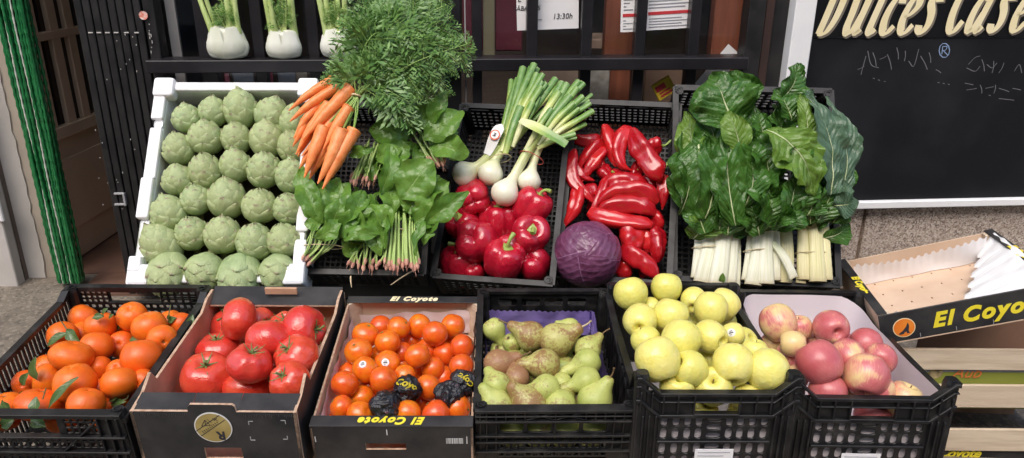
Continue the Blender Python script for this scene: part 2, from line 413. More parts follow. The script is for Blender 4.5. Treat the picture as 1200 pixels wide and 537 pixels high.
def wrapmat():
    mt, t, p = newmat('black_tissue_wrap')
    co = coords(t, 'Object', (1,1,1))
    f = ramp(t, noi(t, co, 3.0, 5, .7), [(.62, 0.0), (.67, 1.0)])
    c = mix(t, f, (.012,.012,.016), (.20,.05,.09))
    t.links.new(c, p.inputs['Base Color']); p.inputs['Roughness'].default_value = .24
    bump(t, p, noi(t, co, 3, 4, .6), .7, .006)
    return mt
K['wrap'] = wrapmat()
def stonemat():
    mt, t, p = newmat('speckled_granite')
    co = coords(t)
    v = nd(t, 'ShaderNodeTexVoronoi', Scale=210); t.links.new(co, v.inputs['Vector'])
    sp = t.nodes.new('ShaderNodeSeparateColor'); t.links.new(v.outputs['Color'], sp.inputs[0])
    c = ramp(t, sp.outputs[0], [(.0, (.10,.08,.07)), (.18, (.28,.21,.17)), (.5, (.43,.345,.285)), (.8, (.56,.48,.41)), (1, (.66,.60,.54))])
    c = mix(t, ramp(t, noi(t, co, 5, 3), [(.4, 0.0), (.7, .35)]), c, (.36,.28,.23))
    t.links.new(c, p.inputs['Base Color']); p.inputs['Roughness'].default_value = .7
    bump(t, p, v.outputs['Distance'], .3, .002)
    return mt
K['stone'] = stonemat()
K['mortar'] = pmat('brown_mortar', (.20,.14,.10), (.30,.22,.16), 40, .9, .4)
def pavemat():
    mt, t, p = newmat('worn_concrete')
    co = coords(t)
    c = ramp(t, noi(t, co, 9, 6, .65), [(.3, (.12,.098,.075)), (.7, (.235,.20,.158))])
    v = nd(t, 'ShaderNodeTexVoronoi', Scale=120); t.links.new(co, v.inputs['Vector'])
    sp = t.nodes.new('ShaderNodeSeparateColor'); t.links.new(v.outputs['Color'], sp.inputs[0])
    c = mix(t, ramp(t, sp.outputs[0], [(.6, 0.0), (1, .5)]), c, (.36,.31,.25))
    c = mix(t, ramp(t, sp.outputs[1], [(.75, 0.0), (1, .6)]), c, (.06,.05,.04))
    t.links.new(c, p.inputs['Base Color']); p.inputs['Roughness'].default_value = .85
    bump(t, p, noi(t, co, 140, 4, .7), .7, .004)
    return mt
K['pave'] = pavemat()
K['road'] = pmat('asphalt', (.045,.045,.048), (.065,.063,.062), 60, .9, .5, 200)
K['black_paint'] = pmat('black_gloss_paint', (.012,.011,.012), (.022,.020,.020), 14, .38, .25, 22, .002, r2=.55)
K['lattice'] = pmat('black_bar_paint', (.010,.009,.011), (.018,.016,.018), 14, .35)
K['board'] = pmat('chalkboard', (.007,.007,.009), (.022,.022,.024), 3.2, .6, r2=.75, spec=.22, lo=.45, hi=.85, det=7)
K['board_head'] = pmat('black_sign_panel', (.006,.006,.007), rough=.45, spec=.25)
K['chalk'] = pmat('faint_chalk', (.16,.16,.17))
K['chalk_blue'] = pmat('blue_chalk', (.24,.34,.52))
K['white_wood'] = pmat('peeling_white_paint', (.52,.49,.46), (.62,.59,.56), 5, .55, .3, 20, .003)
K['white_frame'] = pmat('white_frame_paint', (.78,.78,.79), (.84,.84,.84), 8, .5)
K['beige'] = pmat('beige_door_paint', (.72,.58,.43), (.80,.66,.51), 4, .5, .2, 30)
K['dark_glass'] = pmat('dark_door_glass', (.012,.007,.006), rough=.15)
K['jamb_peel'] = pmat('peeled_beige_jamb', (.40,.34,.28), (.48,.42,.35), 6, .6, .3)
K['black_paint'] = pmat('black_gloss_paint', (.008,.0075,.008), (.015,.0135,.0135), 14, .42, .25, 22, .002, r2=.6)
K['plaster'] = pmat('beige_plaster', (.40,.35,.29), (.48,.42,.35), 5, .8, .3)
K['facade'] = pmat('upper_facade', (.42,.38,.33), (.50,.45,.39), 3, .85, .2)
K['bead_green'] = pmat('green_beads', (.006,.10,.028), (.018,.19,.055), 70, .25, coat=.3)
K['bead_white'] = pmat('pale_beads', (.45,.50,.42), (.65,.68,.60), 70, .3)
K['red_floor'] = pmat('red_floor_tile', (.10,.055,.04), (.16,.085,.06), 9, .6)
K['interior'] = pmat('dim_interior_wall', (.30,.21,.16), (.48,.36,.28), 6, .8)
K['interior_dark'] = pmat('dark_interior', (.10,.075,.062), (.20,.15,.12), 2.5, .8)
K['red_wood'] = pmat('red_brown_wood', (.22,.070,.038), (.30,.10,.055), 6, .5, stretch=(8,8,.7))
K['maroon'] = pmat('maroon_cloth', (.12,.016,.032), (.17,.028,.048), 8, .8)
K['metal'] = pmat('dull_metal', (.35,.35,.36), rough=.45)
K['blueposter'] = pmat('slate_blue_print', (.16,.20,.27), (.24,.28,.34), 5, .6)
K['pinkposter'] = pmat('pink_print', (.45,.10,.17), (.52,.18,.25), 5, .6)
K['green_label'] = pmat('olive_green_label', (.22,.25,.035), (.28,.30,.05), 5, .5)
def glassmat():
    mt, t, p = newmat('window_glass')
    t.nodes.remove(p)
    tr = t.nodes.new('ShaderNodeBsdfTransparent'); gl = t.nodes.new('ShaderNodeBsdfGlossy'); gl.inputs['Roughness'].default_value = .03
    lw = t.nodes.new('ShaderNodeLayerWeight'); fr_ = math_(t, 'ADD', math_(t, 'MULTIPLY', math_(t, 'POWER', lw.outputs['Facing'], 4.0), .7), .06)
    ms = t.nodes.new('ShaderNodeMixShader'); t.links.new(fr_, ms.inputs[0]); t.links.new(tr.outputs[0], ms.inputs[1]); t.links.new(gl.outputs[0], ms.inputs[2])
    t.links.new(ms.outputs[0], t.nodes['Material Output'].inputs[0]); return mt
K['glass'] = glassmat()

# ------------------------------------------------------------------ lettering
_textcache = {}
def text_mesh(body, size, shear=0, bold=0, mat=None, extr=.0004, align='CENTER', space=1.0):
    cu = bpy.data.curves.new('lettering', 'FONT'); cu.body = body; cu.size = size; cu.shear = shear; cu.offset = bold
    cu.extrude = extr; cu.align_x = align; cu.align_y = 'CENTER'; cu.space_character = space; cu.resolution_u = 4
    o = bpy.data.objects.new('lettering', cu); COL.objects.link(o)
    dg = bpy.context.evaluated_depsgraph_get(); dg.update()
    me = bpy.data.meshes.new_from_object(o.evaluated_get(dg))
    bpy.data.objects.remove(o); bpy.data.curves.remove(cu)
    me.materials.clear(); me.materials.append(mat); return me
def put_text(name, body, M, parent, size, mat, **k):
    me = text_mesh(body, size, mat=mat, **k); me.name = name
    o = bpy.data.objects.new(name, me); COL.objects.link(o)
    if parent is not None: o.parent = parent
    o.matrix_local = M
    return o
def ribbon(mb, pts, a, b, phi, z, n=24, cap=True, mi=0):
    """pen stroke in the XY plane: a nib of half axes a, b turned by phi"""
    P = spline([V((x, y, 0)) for x, y in pts], n); L = []; Rr = []
    for i, p in enumerate(P):
        t = (P[min(i+1, n)] - P[max(i-1, 0)]); th = math.atan2(t.y, t.x)
        w = math.sqrt((a*math.sin(th-phi))**2 + (b*math.cos(th-phi))**2)
        nn = V((-math.sin(th), math.cos(th), 0))
        L.append(p + nn*w + V((0,0,z))); Rr.append(p - nn*w + V((0,0,z)))
    mb.grid([[l, r] for l, r in zip(L, Rr)], None, mi)

# ------------------------------------------------------------------ setting
SL = -.036
def gz(x): return SL*(x + 1.35)
def slab(x0, y0, x1, y1, th, dz=0.0):
    b = MB(); b.box((x0, y0, -th), (x1, y1, 0))
    for v in b.v: v.z += gz(v.x) + dz
    return b
pv = slab(-9, -1.2, 9, 2.45, .3); tag(pv.build('pavement', K['pave']), kind='structure')
kb = slab(-9, -1.38, 9, -1.202, .3, .004); tag(kb.build('kerb', K['mortar']), kind='structure')
gr = MB(); xs_ = [-900, -9, 9, 900]; gr.grid([[V((x, y, gz(max(-9, min(9, x))) - .14)) for y in (-900, -1.38, 2.5, 900)] for x in xs_]); tag(gr.build('road', K['road']), kind='structure')
# wall frame: s along the facade, into the building, up
WY = R(5)
WX = V((math.cos(WY), math.sin(WY), 0)); WN = V((-math.sin(WY), math.cos(WY), 0)); WO = V((0, 2.27, 0))
WM = frame(WO, WX, WN, V((0,0,1)))
def Ws(px, py, off=0.0):
    p = hit(px, py, WO + WN*off, WN) - WO
    return p.dot(WX), p.z
def wroot(name, label, cat, px=None, s=0.0, off=0.0, z=0.0):
    return empty(name, WM @ Matrix.Translation((s, off, z)), label, cat)

# stone wall right of the window
s_post, _ = Ws(918, 60)
s_jamb0, _ = Ws(888, 40)
_, z_board = Ws(1090, 236)
r = wroot('stone_wall', 'speckled granite block wall below the blackboard, with brown mortar joints', 'wall', s=s_post)
zt = z_board - .012
mw = MB(); mw.box((-.02, .012, -.3), (3.2, .3, zt + .002)); mw.build('mortar_bed', K['mortar'], r)
sj = Ws(1010, 270)[0] - s_post
blocks = MB()
xs = [-.02, sj, sj+.62, sj+1.2, sj+1.9, sj+2.6]
zz = [-.25, zt-.62, zt-.31, zt]
for k in range(3):
    for i in range(5):
        x0 = xs[i] + (.0 if k == 2 else (.17 if k == 1 and i else 0)); x1 = xs[i+1] + (.17 if k == 1 else 0)
        if zz[k+1] - zz[k] > .02: blocks.box((x0+.006, -.004, zz[k]+.006), (x1-.006, .02, zz[k+1]-.010))
blocks.build('granite_block', K['stone'], r, bevel=.004)

# blackboard with sign header
bx0 = Ws(917, 60)[0]; bz0 = Ws(1090, 237)[1]; bz_h = Ws(1090, 43)[1]
r = wroot('blackboard', 'large black wall board with white frame and cream painted lettering along its head', 'blackboard', s=bx0, z=bz0)
fb = MB(); W_ = 2.4; H_ = 1.3
fw_ = Ws(943, 60)[0] - bx0
hz = bz_h - bz0
p_ = MB(); p_.box((fw_-.004, -.028, .022), (W_, -.006, hz-.001)); p_.build('chalk_panel', K['board'], r)
p_ = MB(); p_.box((fw_-.004, -.032, hz+.001), (W_, -.006, H_)); p_.build('sign_panel', K['board_head'], r, bevel=.001)
fb = MB(); fb.box((0, -.05, -.002), (fw_-.006, .004, H_)); fb.build('frame_post', K['white_frame'], r, bevel=.003)
fb = MB(); fb.box((fw_-.0055, -.045, -.004), (W_, .004, .021)); fb.build('frame_rail', K['white_frame'], r, bevel=.003)
# lettering: broad-pen script, x along the board, drawn in units of the x height
def board_xy(px, py):
    s, z = Ws(px, py, -.034); return s - bx0, z - bz0
GL = {
 'D': [[(.42,1.62),(.34,1.0),(.22,.45),(.1,.0)], [(.02,1.45),(.35,1.62),(.8,1.5),(.98,1.05),(.85,.45),(.5,.05),(.02,.02)]],
 'u': [[(.12,.98),(.1,.55),(.06,.2),(.18,.0),(.42,.14),(.62,.55)], [(.72,1.0),(.64,.6),(.56,.2),(.62,.02),(.8,.12)]],
 'l': [[(.34,1.66),(.26,1.0),(.14,.35),(.12,.08),(.24,.0),(.4,.12)]],
 'c': [[(.66,.80),(.60,.98),(.40,1.0),(.18,.75),(.08,.38),(.18,.06),(.40,.0),(.64,.2)]],
 'e': [[(.12,.42),(.40,.52),(.62,.74),(.56,.97),(.38,1.0),(.18,.76),(.08,.38),(.18,.06),(.42,.0),(.68,.22)]],
 's': [[(.62,.82),(.52,1.0),(.30,.98),(.24,.78),(.42,.52),(.46,.22),(.28,.0),(.06,.08),(.02,.2)]],
 'C': [[(.98,1.28),(.92,1.6),(.62,1.64),(.28,1.25),(.10,.6),(.24,.1),(.58,.0),(.92,.3)]],
 'a': [[(.62,.84),(.50,1.0),(.32,.96),(.12,.66),(.06,.26),(.18,.0),(.38,.1),(.58,.5)], [(.72,1.0),(.62,.55),(.54,.16),(.62,.0),(.80,.14)]],
 'r': [[(.26,1.0),(.18,.5),(.08,.0)], [(.2,.6),(.4,.94),(.58,.98),(.64,.84)]],
 'o': [[(.38,1.0),(.16,.7),(.08,.3),(.2,.02),(.4,.02),(.62,.35),(.66,.75),(.54,.98),(.38,1.0)]],
}
lx, lz = board_xy(957, 40.5); rx_, rz_ = board_xy(1200, 35.5)
unit = .108
starts = [('D',957),('u',988),('l',1014),('c',1029),('e',1050),('s',1073),('C',1106),('a',1130),('s',1157),('e',1181)]
for nm, mt, dx, dz, yy, grow in (('letter_shadow', K['brown_shadow'], .005, -.004, -.0330, .006), ('painted_lettering', K['cream'], 0, 0, -.0345, 0)):
    mb = MB(); k = 0
    for ch, px in starts:
        x0, zb = board_xy(px, lerp(40.5, 35.5, (px-957)/243))
        wch = .46 if ch in 'DC' else .58
        sub = MB()
        for st in GL[ch]:
            pts = [((x*wch + y*.19) * unit, y * unit) for x, y in st]
            ribbon(sub, pts, .0128 + grow*.35, .0042 + grow*.35, R(25), .0002*k, 30); k += 1
        mb.add([V((p.x + x0 + dx, yy - p.z, p.y + zb + dz)) for p in sub.v], sub.f)
    mb.build(nm, mt, r)
# faint chalk writing
cm = MB(); cb = MB()
def chalk(mb, pts, w=.0011):
    q = [board_xy(*p) for p in pts]
    ribbon(mb, q, w, w*.6, .6, 0, 10)
def zt_(x): return 0
ch_strokes = [[(1010,88),(1012,80),(1016,66)],[(1018,60),(1022,76),(1031,80)],[(1024,62),(1028,78)],[(1032,70),(1040,66)],[(1041,64),(1046,82)],[(1052,56),(1054,70)],[(1062,60),(1061,72)],
 [(1066,72),(1072,78),(1078,58)],[(1080,66),(1088,82)],[(1090,62),(1092,74)],[(1098,82),(1104,86)],[(1006,82),(1014,78)],[(1136,76),(1144,68),(1150,66)],[(1134,80),(1144,84),(1150,78)],[(1152,70),(1155,84)],
 [(1158,76),(1164,80),(1170,74)],[(1166,72),(1164,86)],[(1172,86),(1178,74)],[(1190,84),(1196,76),(1199,86)],[(1132,98),(1142,100)],[(1134,106),(1146,104)],[(1150,100),(1152,110)],[(1156,104),(1166,102)],
 [(1168,100),(1166,110)],[(1172,104),(1184,108)],[(1188,104),(1198,106)],[(1024,92),(1026,93)],[(1030,94),(1032,95)],[(1037,96),(1039,96)],[(1100,97),(1102,98)],[(1106,98),(1108,99)],[(1112,99),(1114,100)],[(1160,112),(1162,113)],[(1172,116),(1190,118)]]
for st in ch_strokes:
    if len(st) == 2: st = [st[0], ((st[0][0]+st[1][0])/2+.8, (st[0][1]+st[1][1])/2), st[1]]
    chalk(cm, st, .0012)
for m_, mt, nm in ((cm, K['chalk'], 'chalk_writing'),):
    mm_ = MB(); mm_.add([V((p.x, -.0284, p.y)) for p in m_.v], m_.f); mm_.build(nm, mt, r)
cir = [(1108 + 6.2*math.cos(a), 59.5 - 8.5*math.sin(a)) for a in [i*math.pi/6 for i in range(13)]]
chalk(cb, cir, .0016)
for st in ([(1105,64),(1105.5,60),(1106,55)], [(1106,55),(1111,55),(1109.5,59),(1106,59.5)], [(1107,60),(1109,62),(1112,65)]): chalk(cb, st, .0014)
mm_ = MB(); mm_.add([V((p.x, -.0284, p.y)) for p in cb.v], cb.f); mm_.build('circled_letter', K['chalk_blue'], r)

# window: black lattice over glass
zl_t = Ws(300, 69, -.045)[1]; zl_b = Ws(300, 83.5, -.045)[1]
w0 = Ws(183, 80)[0]; w1 = Ws(887, 60)[0]
zsill = .42; ztop = 1.75
r = wroot('shop_window', 'black barred shop window with glass panes behind the vegetable display', 'window', s=w0, z=zsill)
WW = w1 - w0
def wl(px, py, off=0.0): s, z = Ws(px, py, off); return s - w0, z - zsill
fr = MB()
fr.box((0, -.03, 0), (.03, .03, ztop-zsill)); fr.box((WW-.05, -.03, 0), (WW, .03, ztop-zsill)); fr.box((.03, -.03, 0), (WW-.05, .03, .05)); fr.box((.03, -.03, ztop-zsill-.06), (WW-.05, .03, ztop-zsill))
fr.build('frame', K['black_paint'], r, bevel=.002)
for px, hw in ((240,.022),(302,.016),(366.5,.016),(430,.016),(491,.016),(530,.024),(559,.014),(623.5,.016),(687.5,.016),(750.5,.016),(813.5,.016)):
    x = wl(px, 40, -.02)[0]
    b = MB(); b.box((x-hw, -.026, .05), (x+hw, .012, ztop-zsill-.06)); b.build('glazing_bar', K['lattice'], r, bevel=.002)
x = wl(545, 40)[0]; b = MB(); b.box((x-.0018, -.012, .05), (x+.0018, .002, ztop-zsill-.06)); b.build('metal_trim', K['metal'], r)
b = MB(); b.box((.0, -.075, zl_b-zsill), (WW-.052, .010, zl_t-zsill)); b.build('cross_rail', K['lattice'], r, bevel=.002)
b = MB(); b.box((.031, -.028, zl_t-zsill-.30), (WW-.052, .008, zl_t-zsill-.265)); b.build('lower_rail', K['lattice'], r, bevel=.002)
g = MB(); g.add([V((.029, .014, .05)), V((WW-.049, .014, .05)), V((WW-.049, .014, ztop-zsill-.06)), V((.029, .014, ztop-zsill-.06))], [(0,1,2,3)]); g.build('glass', K['glass'], r)
for px, py, dx, h in ((333, 68.8, .055, .002), (270, 69, .05, .002), (640, 62, .07, .002), (715, 60, .07, .002), (780, 58.5, .07, .002), (845, 56.5, .06, .002), (590, 63.5, .06, .002)):
    x, z = wl(px, py, -.02); 
# wall below and above the window, left wall, upper facade
r = wroot('window_apron', 'dark painted wall strip below the shop window, behind the sloping crates', 'wall', s=w0)
b = MB(); b.box((0, -.02, 0), (WW, .06, zsill-.002)); b.build('panel', K['black_paint'], r)
r = wroot('upper_facade', 'plain upper house wall above the window and blackboard', 'wall', s=0, z=ztop)
b = MB(); b.box((-2.9, .0, .02), (4.0, .35, 2.2)); b.build('wall', K['facade'], r)
r = wroot('door_jamb', 'dark brown wooden post between window and white board frame', 'post', s=w1)
b = MB(); wj = Ws(915, 40)[0] - w1; b.box((.004, -.02, 0), (wj*.45, .05, ztop)); b.build('outer_post', pmat('dark_brown_paint', (.030,.016,.013), (.05,.025,.02), 6, .5), r, bevel=.002)
b = MB(); b.box((wj*.45+.003, -.005, 0), (wj+.02, .05, ztop)); b.build('inner_strip', K['black_paint'], r, bevel=.002)
# interior behind the glass
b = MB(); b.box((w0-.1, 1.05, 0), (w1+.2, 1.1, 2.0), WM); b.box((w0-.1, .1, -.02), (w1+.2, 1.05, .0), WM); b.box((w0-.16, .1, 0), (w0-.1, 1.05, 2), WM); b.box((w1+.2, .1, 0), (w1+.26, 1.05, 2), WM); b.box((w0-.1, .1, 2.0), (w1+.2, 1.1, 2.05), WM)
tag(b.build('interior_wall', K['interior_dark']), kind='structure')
def inpost(px0, px1, py, off, mt, name, label, cat, z0=0, z1=1.9, th=.04):
    a, _ = Ws(px0, py, off); c, _ = Ws(px1, py, off)
    r = wroot(name, label, cat, s=(a+c)/2, off=off); b = MB(); b.box((-(c-a)/2, 0, z0), ((c-a)/2, th, z1)); b.build('board', mt, r, bevel=.002)
inpost(708, 744, 60, .12, K['red_wood'], 'wooden_post', 'red brown wooden post inside the window below the narrow notice', 'post')
inpost(833, 868, 60, .10, K['red_wood'], 'wooden_post', 'red brown wooden post inside the window nearest the blackboard', 'post')
def indoor(px0, py0, px1, py1, off, mt, name, label, cat, d=.1):
    a, zt0 = Ws(px0, py0, off); c, zb0 = Ws(px1, py1, off)
    r = wroot(name, label, cat, s=(a+c)/2, off=off, z=zb0); b = MB(); b.box((-(c-a)/2, 0, 0), ((c-a)/2, d, zt0-zb0)); b.build('body', mt, r, bevel=.004)
indoor(566, -20, 580, 66, .16, pmat('pale_rod', (.36,.32,.20)), 'window_rod', 'pale upright rod inside the window right of carrot tops', 'rod', .012)
indoor(541, -40, 566, 60, .3, K['maroon'], 'maroon_curtain', 'maroon cloth hanging left of the pale rod inside the window', 'curtain', .03)
indoor(581, -40, 612, 60, .3, K['maroon'], 'maroon_curtain', 'maroon cloth hanging right of the pale rod inside the window', 'curtain', .03)
indoor(634, 74, 684, 150, .25, K['interior'], 'storage_box', 'dim brown box inside the window behind the spring onion tops', 'box', .2)
indoor(690, 74, 712, 140, .1, pmat('grey_wrap', (.28,.26,.22), (.45,.42,.38), 40, .4, .5, 30), 'wrapped_pack', 'grey plastic wrapped pack inside the window above the long peppers', 'pack', .08)
indoor(690, 46, 742, 58, .4, K['interior'], 'inner_shelf', 'dim brown shelf inside the window below the narrow notice', 'shelf', .2)
indoor(757, 70, 806, 130, .3, pmat('tan_board', (.26,.17,.12), (.33,.22,.16), 5), 'tan_board', 'tan board inside the window behind the yellow packet', 'board', .02)
indoor(262, 84, 271, 110, .06, K['pinkposter'], 'pink_card', 'small pink card inside the window above the white box', 'card', .003)
indoor(272, 84, 300, 115, .08, K['blueposter'], 'blue_poster', 'slate blue poster inside the window below the first fennel', 'poster', .003)
indoor(303, 84, 322, 115, .07, K['pinkposter'], 'pink_poster', 'pink poster panel inside the window between two blue posters', 'poster', .003)
indoor(325, 84, 350, 115, .075, K['blueposter'], 'blue_poster', 'slate blue poster inside the window below the second fennel', 'poster', .003)
indoor(346, 83, 362, 115, .065, pmat('beige_print', (.35,.31,.26)), 'beige_card', 'beige card inside the window beside the carrots', 'card', .003)
for k, (a, c, l) in enumerate(((190, 200, 'white painted slat left of another slat inside the window corner'), (207, 218, 'white painted slat inside the window corner, nearer the first fennel'))):
    s0_, zb0 = Ws(a, 98, .07); s1_, _ = Ws(c, 98, .07)
    rr = wroot('white_slat', l, 'slat', s=(s0_+s1_)/2, off=.07, z=.5); b = MB(); b.box((-(s1_-s0_)/2, 0, 0), ((s1_-s0_)/2, .012, 1.2)); b.build('slat', K['white_wood'], rr)
# notices and packet
def notice(name, label, px0, py1, px1, h, tilt, off=.009):
    s0_, z0_ = Ws(px0, py1, off); s1_, _ = Ws(px1, py1, off)
    M = WM @ Matrix.Translation((s0_, off, z0_)) @ Matrix.Rotation(-tilt, 4, 'Y')
    rr = empty(name, M, label, 'notice'); w = s1_ - s0_
    b = MB(); b.box((0, 0, 0), (w, .0012, h)); b.build('paper', K['paper'], rr); return rr, w
TXM = lambda x, z, y=-.0012: Matrix.Translation((x, y, z)) @ Matrix.Rotation(R(90), 4, 'X')
rr, w = notice('handwritten_notice', 'white handwritten opening hours notice taped behind the window bars', 606, 36, 678, .20, R(2))
for body, x, z, sz in (('SÁBADOS', .030, .062, .018), ('M  —', .052, .030, .018), ('13:30h', .135, .036, .022), ('E', .008, .088, .022), ('—  13:30 h', .105, .094, .022)):
    put_text('handwriting', body, TXM(x, z), rr, sz, K['ink'], shear=.15)
for name, label, a, c, y, h, tl in (('printed_notice', 'narrow printed notice with a small red bar behind the window', 727, 744, 38, .16, R(2)), ('printed_notice', 'wide printed notice with red bars along its lower part', 757, 809, 36, .17, R(3.5))):
    rr, w = notice(name, label, a, y, c, h, tl)
    b = MB()
    for i in range(11):
        z = h - .012 - i*.0095
        if z > .058: b.box((.008, -.0010, z), (w-.008-.01*(i%3), -.0004, z+.0032))
    for i in range(4): b.box((.008, -.0010, .008+i*.008), (w-.008-.02*(i%2), -.0004, .0105+i*.008))
    b.build('print_line', K['greyink'], rr)
    b = MB(); b.box((.006, -.0012, .044), (w-.004, -.0004, .053)); b.build('red_bar', K['redink'], rr)
s0_, z0_ = Ws(783, 99, .0)
rr = empty('yellow_packet', WM @ Matrix.Translation((s0_, .006, z0_-.03)) @ Matrix.Rotation(R(-32), 4, 'Y'), 'small yellow and red packet standing behind the window above the pepper crate', 'packet')
b = MB(); b.box((-.031, -.004, -.008), (.031, .006, .048)); b.build('wrapper', pmat('yellow_wrapper', (.72,.48,.03), (.80,.58,.06), 30, .35), rr, bevel=.002)
b = MB(); b.box((-.025, -.0055, .020), (.008, -.0042, .038)); b.box((-.02, -.0055, .0), (.02, -.0042, .006)); b.box((-.02, -.0055, .010), (.016, -.0042, .015)); b.build('red_print', K['redink'], rr)
s0_, z0_ = Ws(800, 92, .03)
rr = empty('leaflet', WM @ Matrix.Translation((s0_, .035, z0_-.12)) @ Matrix.Rotation(R(38), 4, 'Y'), 'white leaflet leaning behind the yellow packet in the window', 'leaflet')
b = MB(); b.box((-.03, 0, 0), (.03, .001, .26)); b.build('paper', K['paper'], rr)

# black plank shutter
s0_ = Ws(153, 328)[0]; zb = .03
s1_ = w0 - .004
rr = wroot('plank_shutter', 'black vertical plank shutter with chipped paint left of the white foam box', 'shutter', s=s0_, z=zb)
n = 8; pw = (s1_ - s0_) / n
for i in range(n):
    b = MB(); b.box((i*pw+.0016, -.030 - .0012*(i % 2), 0), ((i+1)*pw-.0016, -.004, 1.75)); b.build('plank', K['black_paint'], rr, bevel=.002)
b = MB(); b.box((0, -.0035, 0), (s1_-s0_, .02, 1.75)); b.build('backing', K['lattice'], rr)
b = MB(); rnd = random.Random(3)
def sl(px, py): s, z = Ws(px, py, -.034); return s - s0_, z - zb
for i, px in enumerate((106, 116, 126, 136, 148, 160)):
    x, z = sl(px, 38.5); b.box((x-.006, -.0345, z-.0012), (x+.006, -.0322, z+.0018))
for k in range(60):
    t = rnd.random(); e = rnd.choice((0, 0, 1))
    px, py = (lerp(173, 198, t), lerp(20, 210, t)) if e == 0 else (rnd.uniform(112, 180), rnd.uniform(30, 260))
    x, z = sl(px + rnd.uniform(-1.5, 1.5), py); h = rnd.uniform(.002, .009) * (1 if e == 0 else .5); b.box((x-.0008, -.0345, z), (x+.001, -.0322, z+h))
b.build('paint_chip', pmat('bare_wood_chip', (.55,.53,.50)), rr)
x, z = sl(141, 233); b = MB(); b.box((x-.018, -.040, z-.02), (x+.018, -.0325, z-.014)); b.box((x-.014, -.040, z+.014), (x+.018, -.0325, z+.02)); b.box((x+.012, -.045, z-.02), (x+.018, -.0325, z+.02)); b.build('hasp', K['metal'], rr, bevel=.001)
x, z = sl(168, 18); b = MB(); b.lathe([(0.0001, 0), (.011, 0), (.012, .001)], 16, None, Matrix.Translation((x, -.034, z)) @ Matrix.Rotation(R(90), 4, 'X')); b.build('round_sticker', pmat('red_white_sticker', (.7,.16,.08), (.82,.75,.70), 90, .5), rr)

# doorway: beige half-glazed door swung inward
A = hit(64, 326, V((0,0,.0)), V((0,0,1))); B = hit(138, 275, V((0,0,.0)), V((0,0,1)))
dx = (B - A).normalized(); dn = V((0,0,1)).cross(dx)
rr = empty('wooden_door', frame(A, dx, dn, V((0,0,1))), 'beige door with dark glazed panes standing open inside the doorway', 'door')
DW = .86
zr1 = hit(140, 127, A, dn).z; zr1b = hit(90, 152, A, dn).z
xA = (hit(43, 45, A, dn) - A)
def dl(px, py): p = hit(px, py, A, dn) - A; return p.dot(dx), p.z
_, zm1 = dl(92, 140); _, zm0 = dl(92, 154); _, zu0 = dl(66, 45); _, zu1 = dl(66, 35)
b = MB(); b.box((0, 0, .01), (DW, .04, zm0)); b.build('lower_panel', K['beige'], rr, bevel=.003)
b = MB(); b.box((.05, -.006, .12), (DW-.05, -.001, zm0-.07)); b.build('panel_moulding', K['beige'], rr, bevel=.002)
b = MB()
b.box((0, -.012, zm0), (DW, .045, zm1)); b.box((0, -.006, zu0), (DW, .04, zu1))
xs_ = [0, dl(58, 90)[0], dl(74, 90)[0], dl(92, 90)[0]]
cols = [(0, .05)]
px_m = [(59, 67), (77, 84), (95, 101)]
for a_, c_ in ((44, 55), (69, 79), (88, 97), (110, 119), (130, 140)):
    x0_, _ = dl(a_, 90); x1_, _ = dl(c_, 90); b.box((x0_, -.004, zm1), (x1_, .038, 1.9))
b.build('glazing_frame', K['beige'], rr, bevel=.002)
b = MB(); b.box((0, .012, zm1), (DW, .018, 1.9)); b.build('pane', K['dark_glass'], rr)
b = MB(); b.box((-1.9, .2, -.01), (-.6, 1.6, .006), WM); tag(b.build('hallway_floor', K['red_floor']), kind='structure')
b = MB(); b.box((-2.0, 1.5, 0), (-.6, 1.55, 2.2), WM); b.box((-.98, .31, .02), (-.94, 1.5, 2.2), WM); b.box((-2.0, .3, 2.2), (-.6, 1.55, 2.25), WM); tag(b.build('hallway_wall', K['interior_dark']), kind='structure')
sh0 = Ws(60, 328)[0]
b = MB(); b.box((sh0+.05, .03, -.01), (s0_+.35, .198, .006), WM); tag(b.build('door_threshold', K['red_floor']), kind='structure')
# jamb
j0 = hit(31, 330, V((0,0,0)), V((0,0,1))); j1 = hit(56, 328, V((0,0,0)), V((0,0,1)))
sj0 = (j0 - WO).dot(WX); sj1 = (j1 - WO).dot(WX); oj = (j1 - WO).dot(WN)
rr = wroot('jamb_post', 'peeling white door jamb left of the green bead curtain', 'door jamb', s=sj0, off=oj)
b = MB(); Pz = []
rnd = random.Random(5)
zs = [i*.03 for i in range(70)]
L = [[V((0, 0, z)), V(((sj1-sj0) + (0 if i % 5 else 0) + rnd.choice((0, -.002, -.005, .001)), 0, z)), V(((sj1-sj0), .06, z))] for i, z in enumerate(zs)]
b.grid(L); b.box((0, .001, 0), (sj1-sj0-.008, .06, zs[-1])); b.build('painted_post', K['white_wood'], rr)
b = MB(); b.box((sj1-sj0-.012, .006, 0), (sj1-sj0+.045, .10, 2.1)); b.build('bare_reveal', K['jamb_peel'], rr, bevel=.002)
g0 = hit(24, 338, V((0,0,0)), V((0,0,1))); sg1 = (g0 - WO).dot(WX); og = (g0 - WO).dot(WN)
rr = wroot('side_door', 'white painted door leaf edge at far left with a small hinge', 'door', s=sg1, off=og)
b = MB(); b.box((-.10, -.005, .005), (-.002, .04, 2.1)); b.build('leaf', K['white_wood'], rr, bevel=.003)
_, zh = Ws(12, 240, og); b = MB(); b.box((-.016, -.012, zh-.05), (.006, -.004, zh+.02)); b.tube([(.004, -.01, zh-.05), (.004, -.01, zh+.02)], .006, 8); b.build('hinge', K['white_frame'], rr)
rr = wroot('plaster_wall', 'grey plaster wall at the far left of the doorway', 'wall', s=sg1-.104, off=og)
b = MB(); b.box((-2, -.02, 0), (0, .3, 2.2)); b.build('wall', K['plaster'], rr)
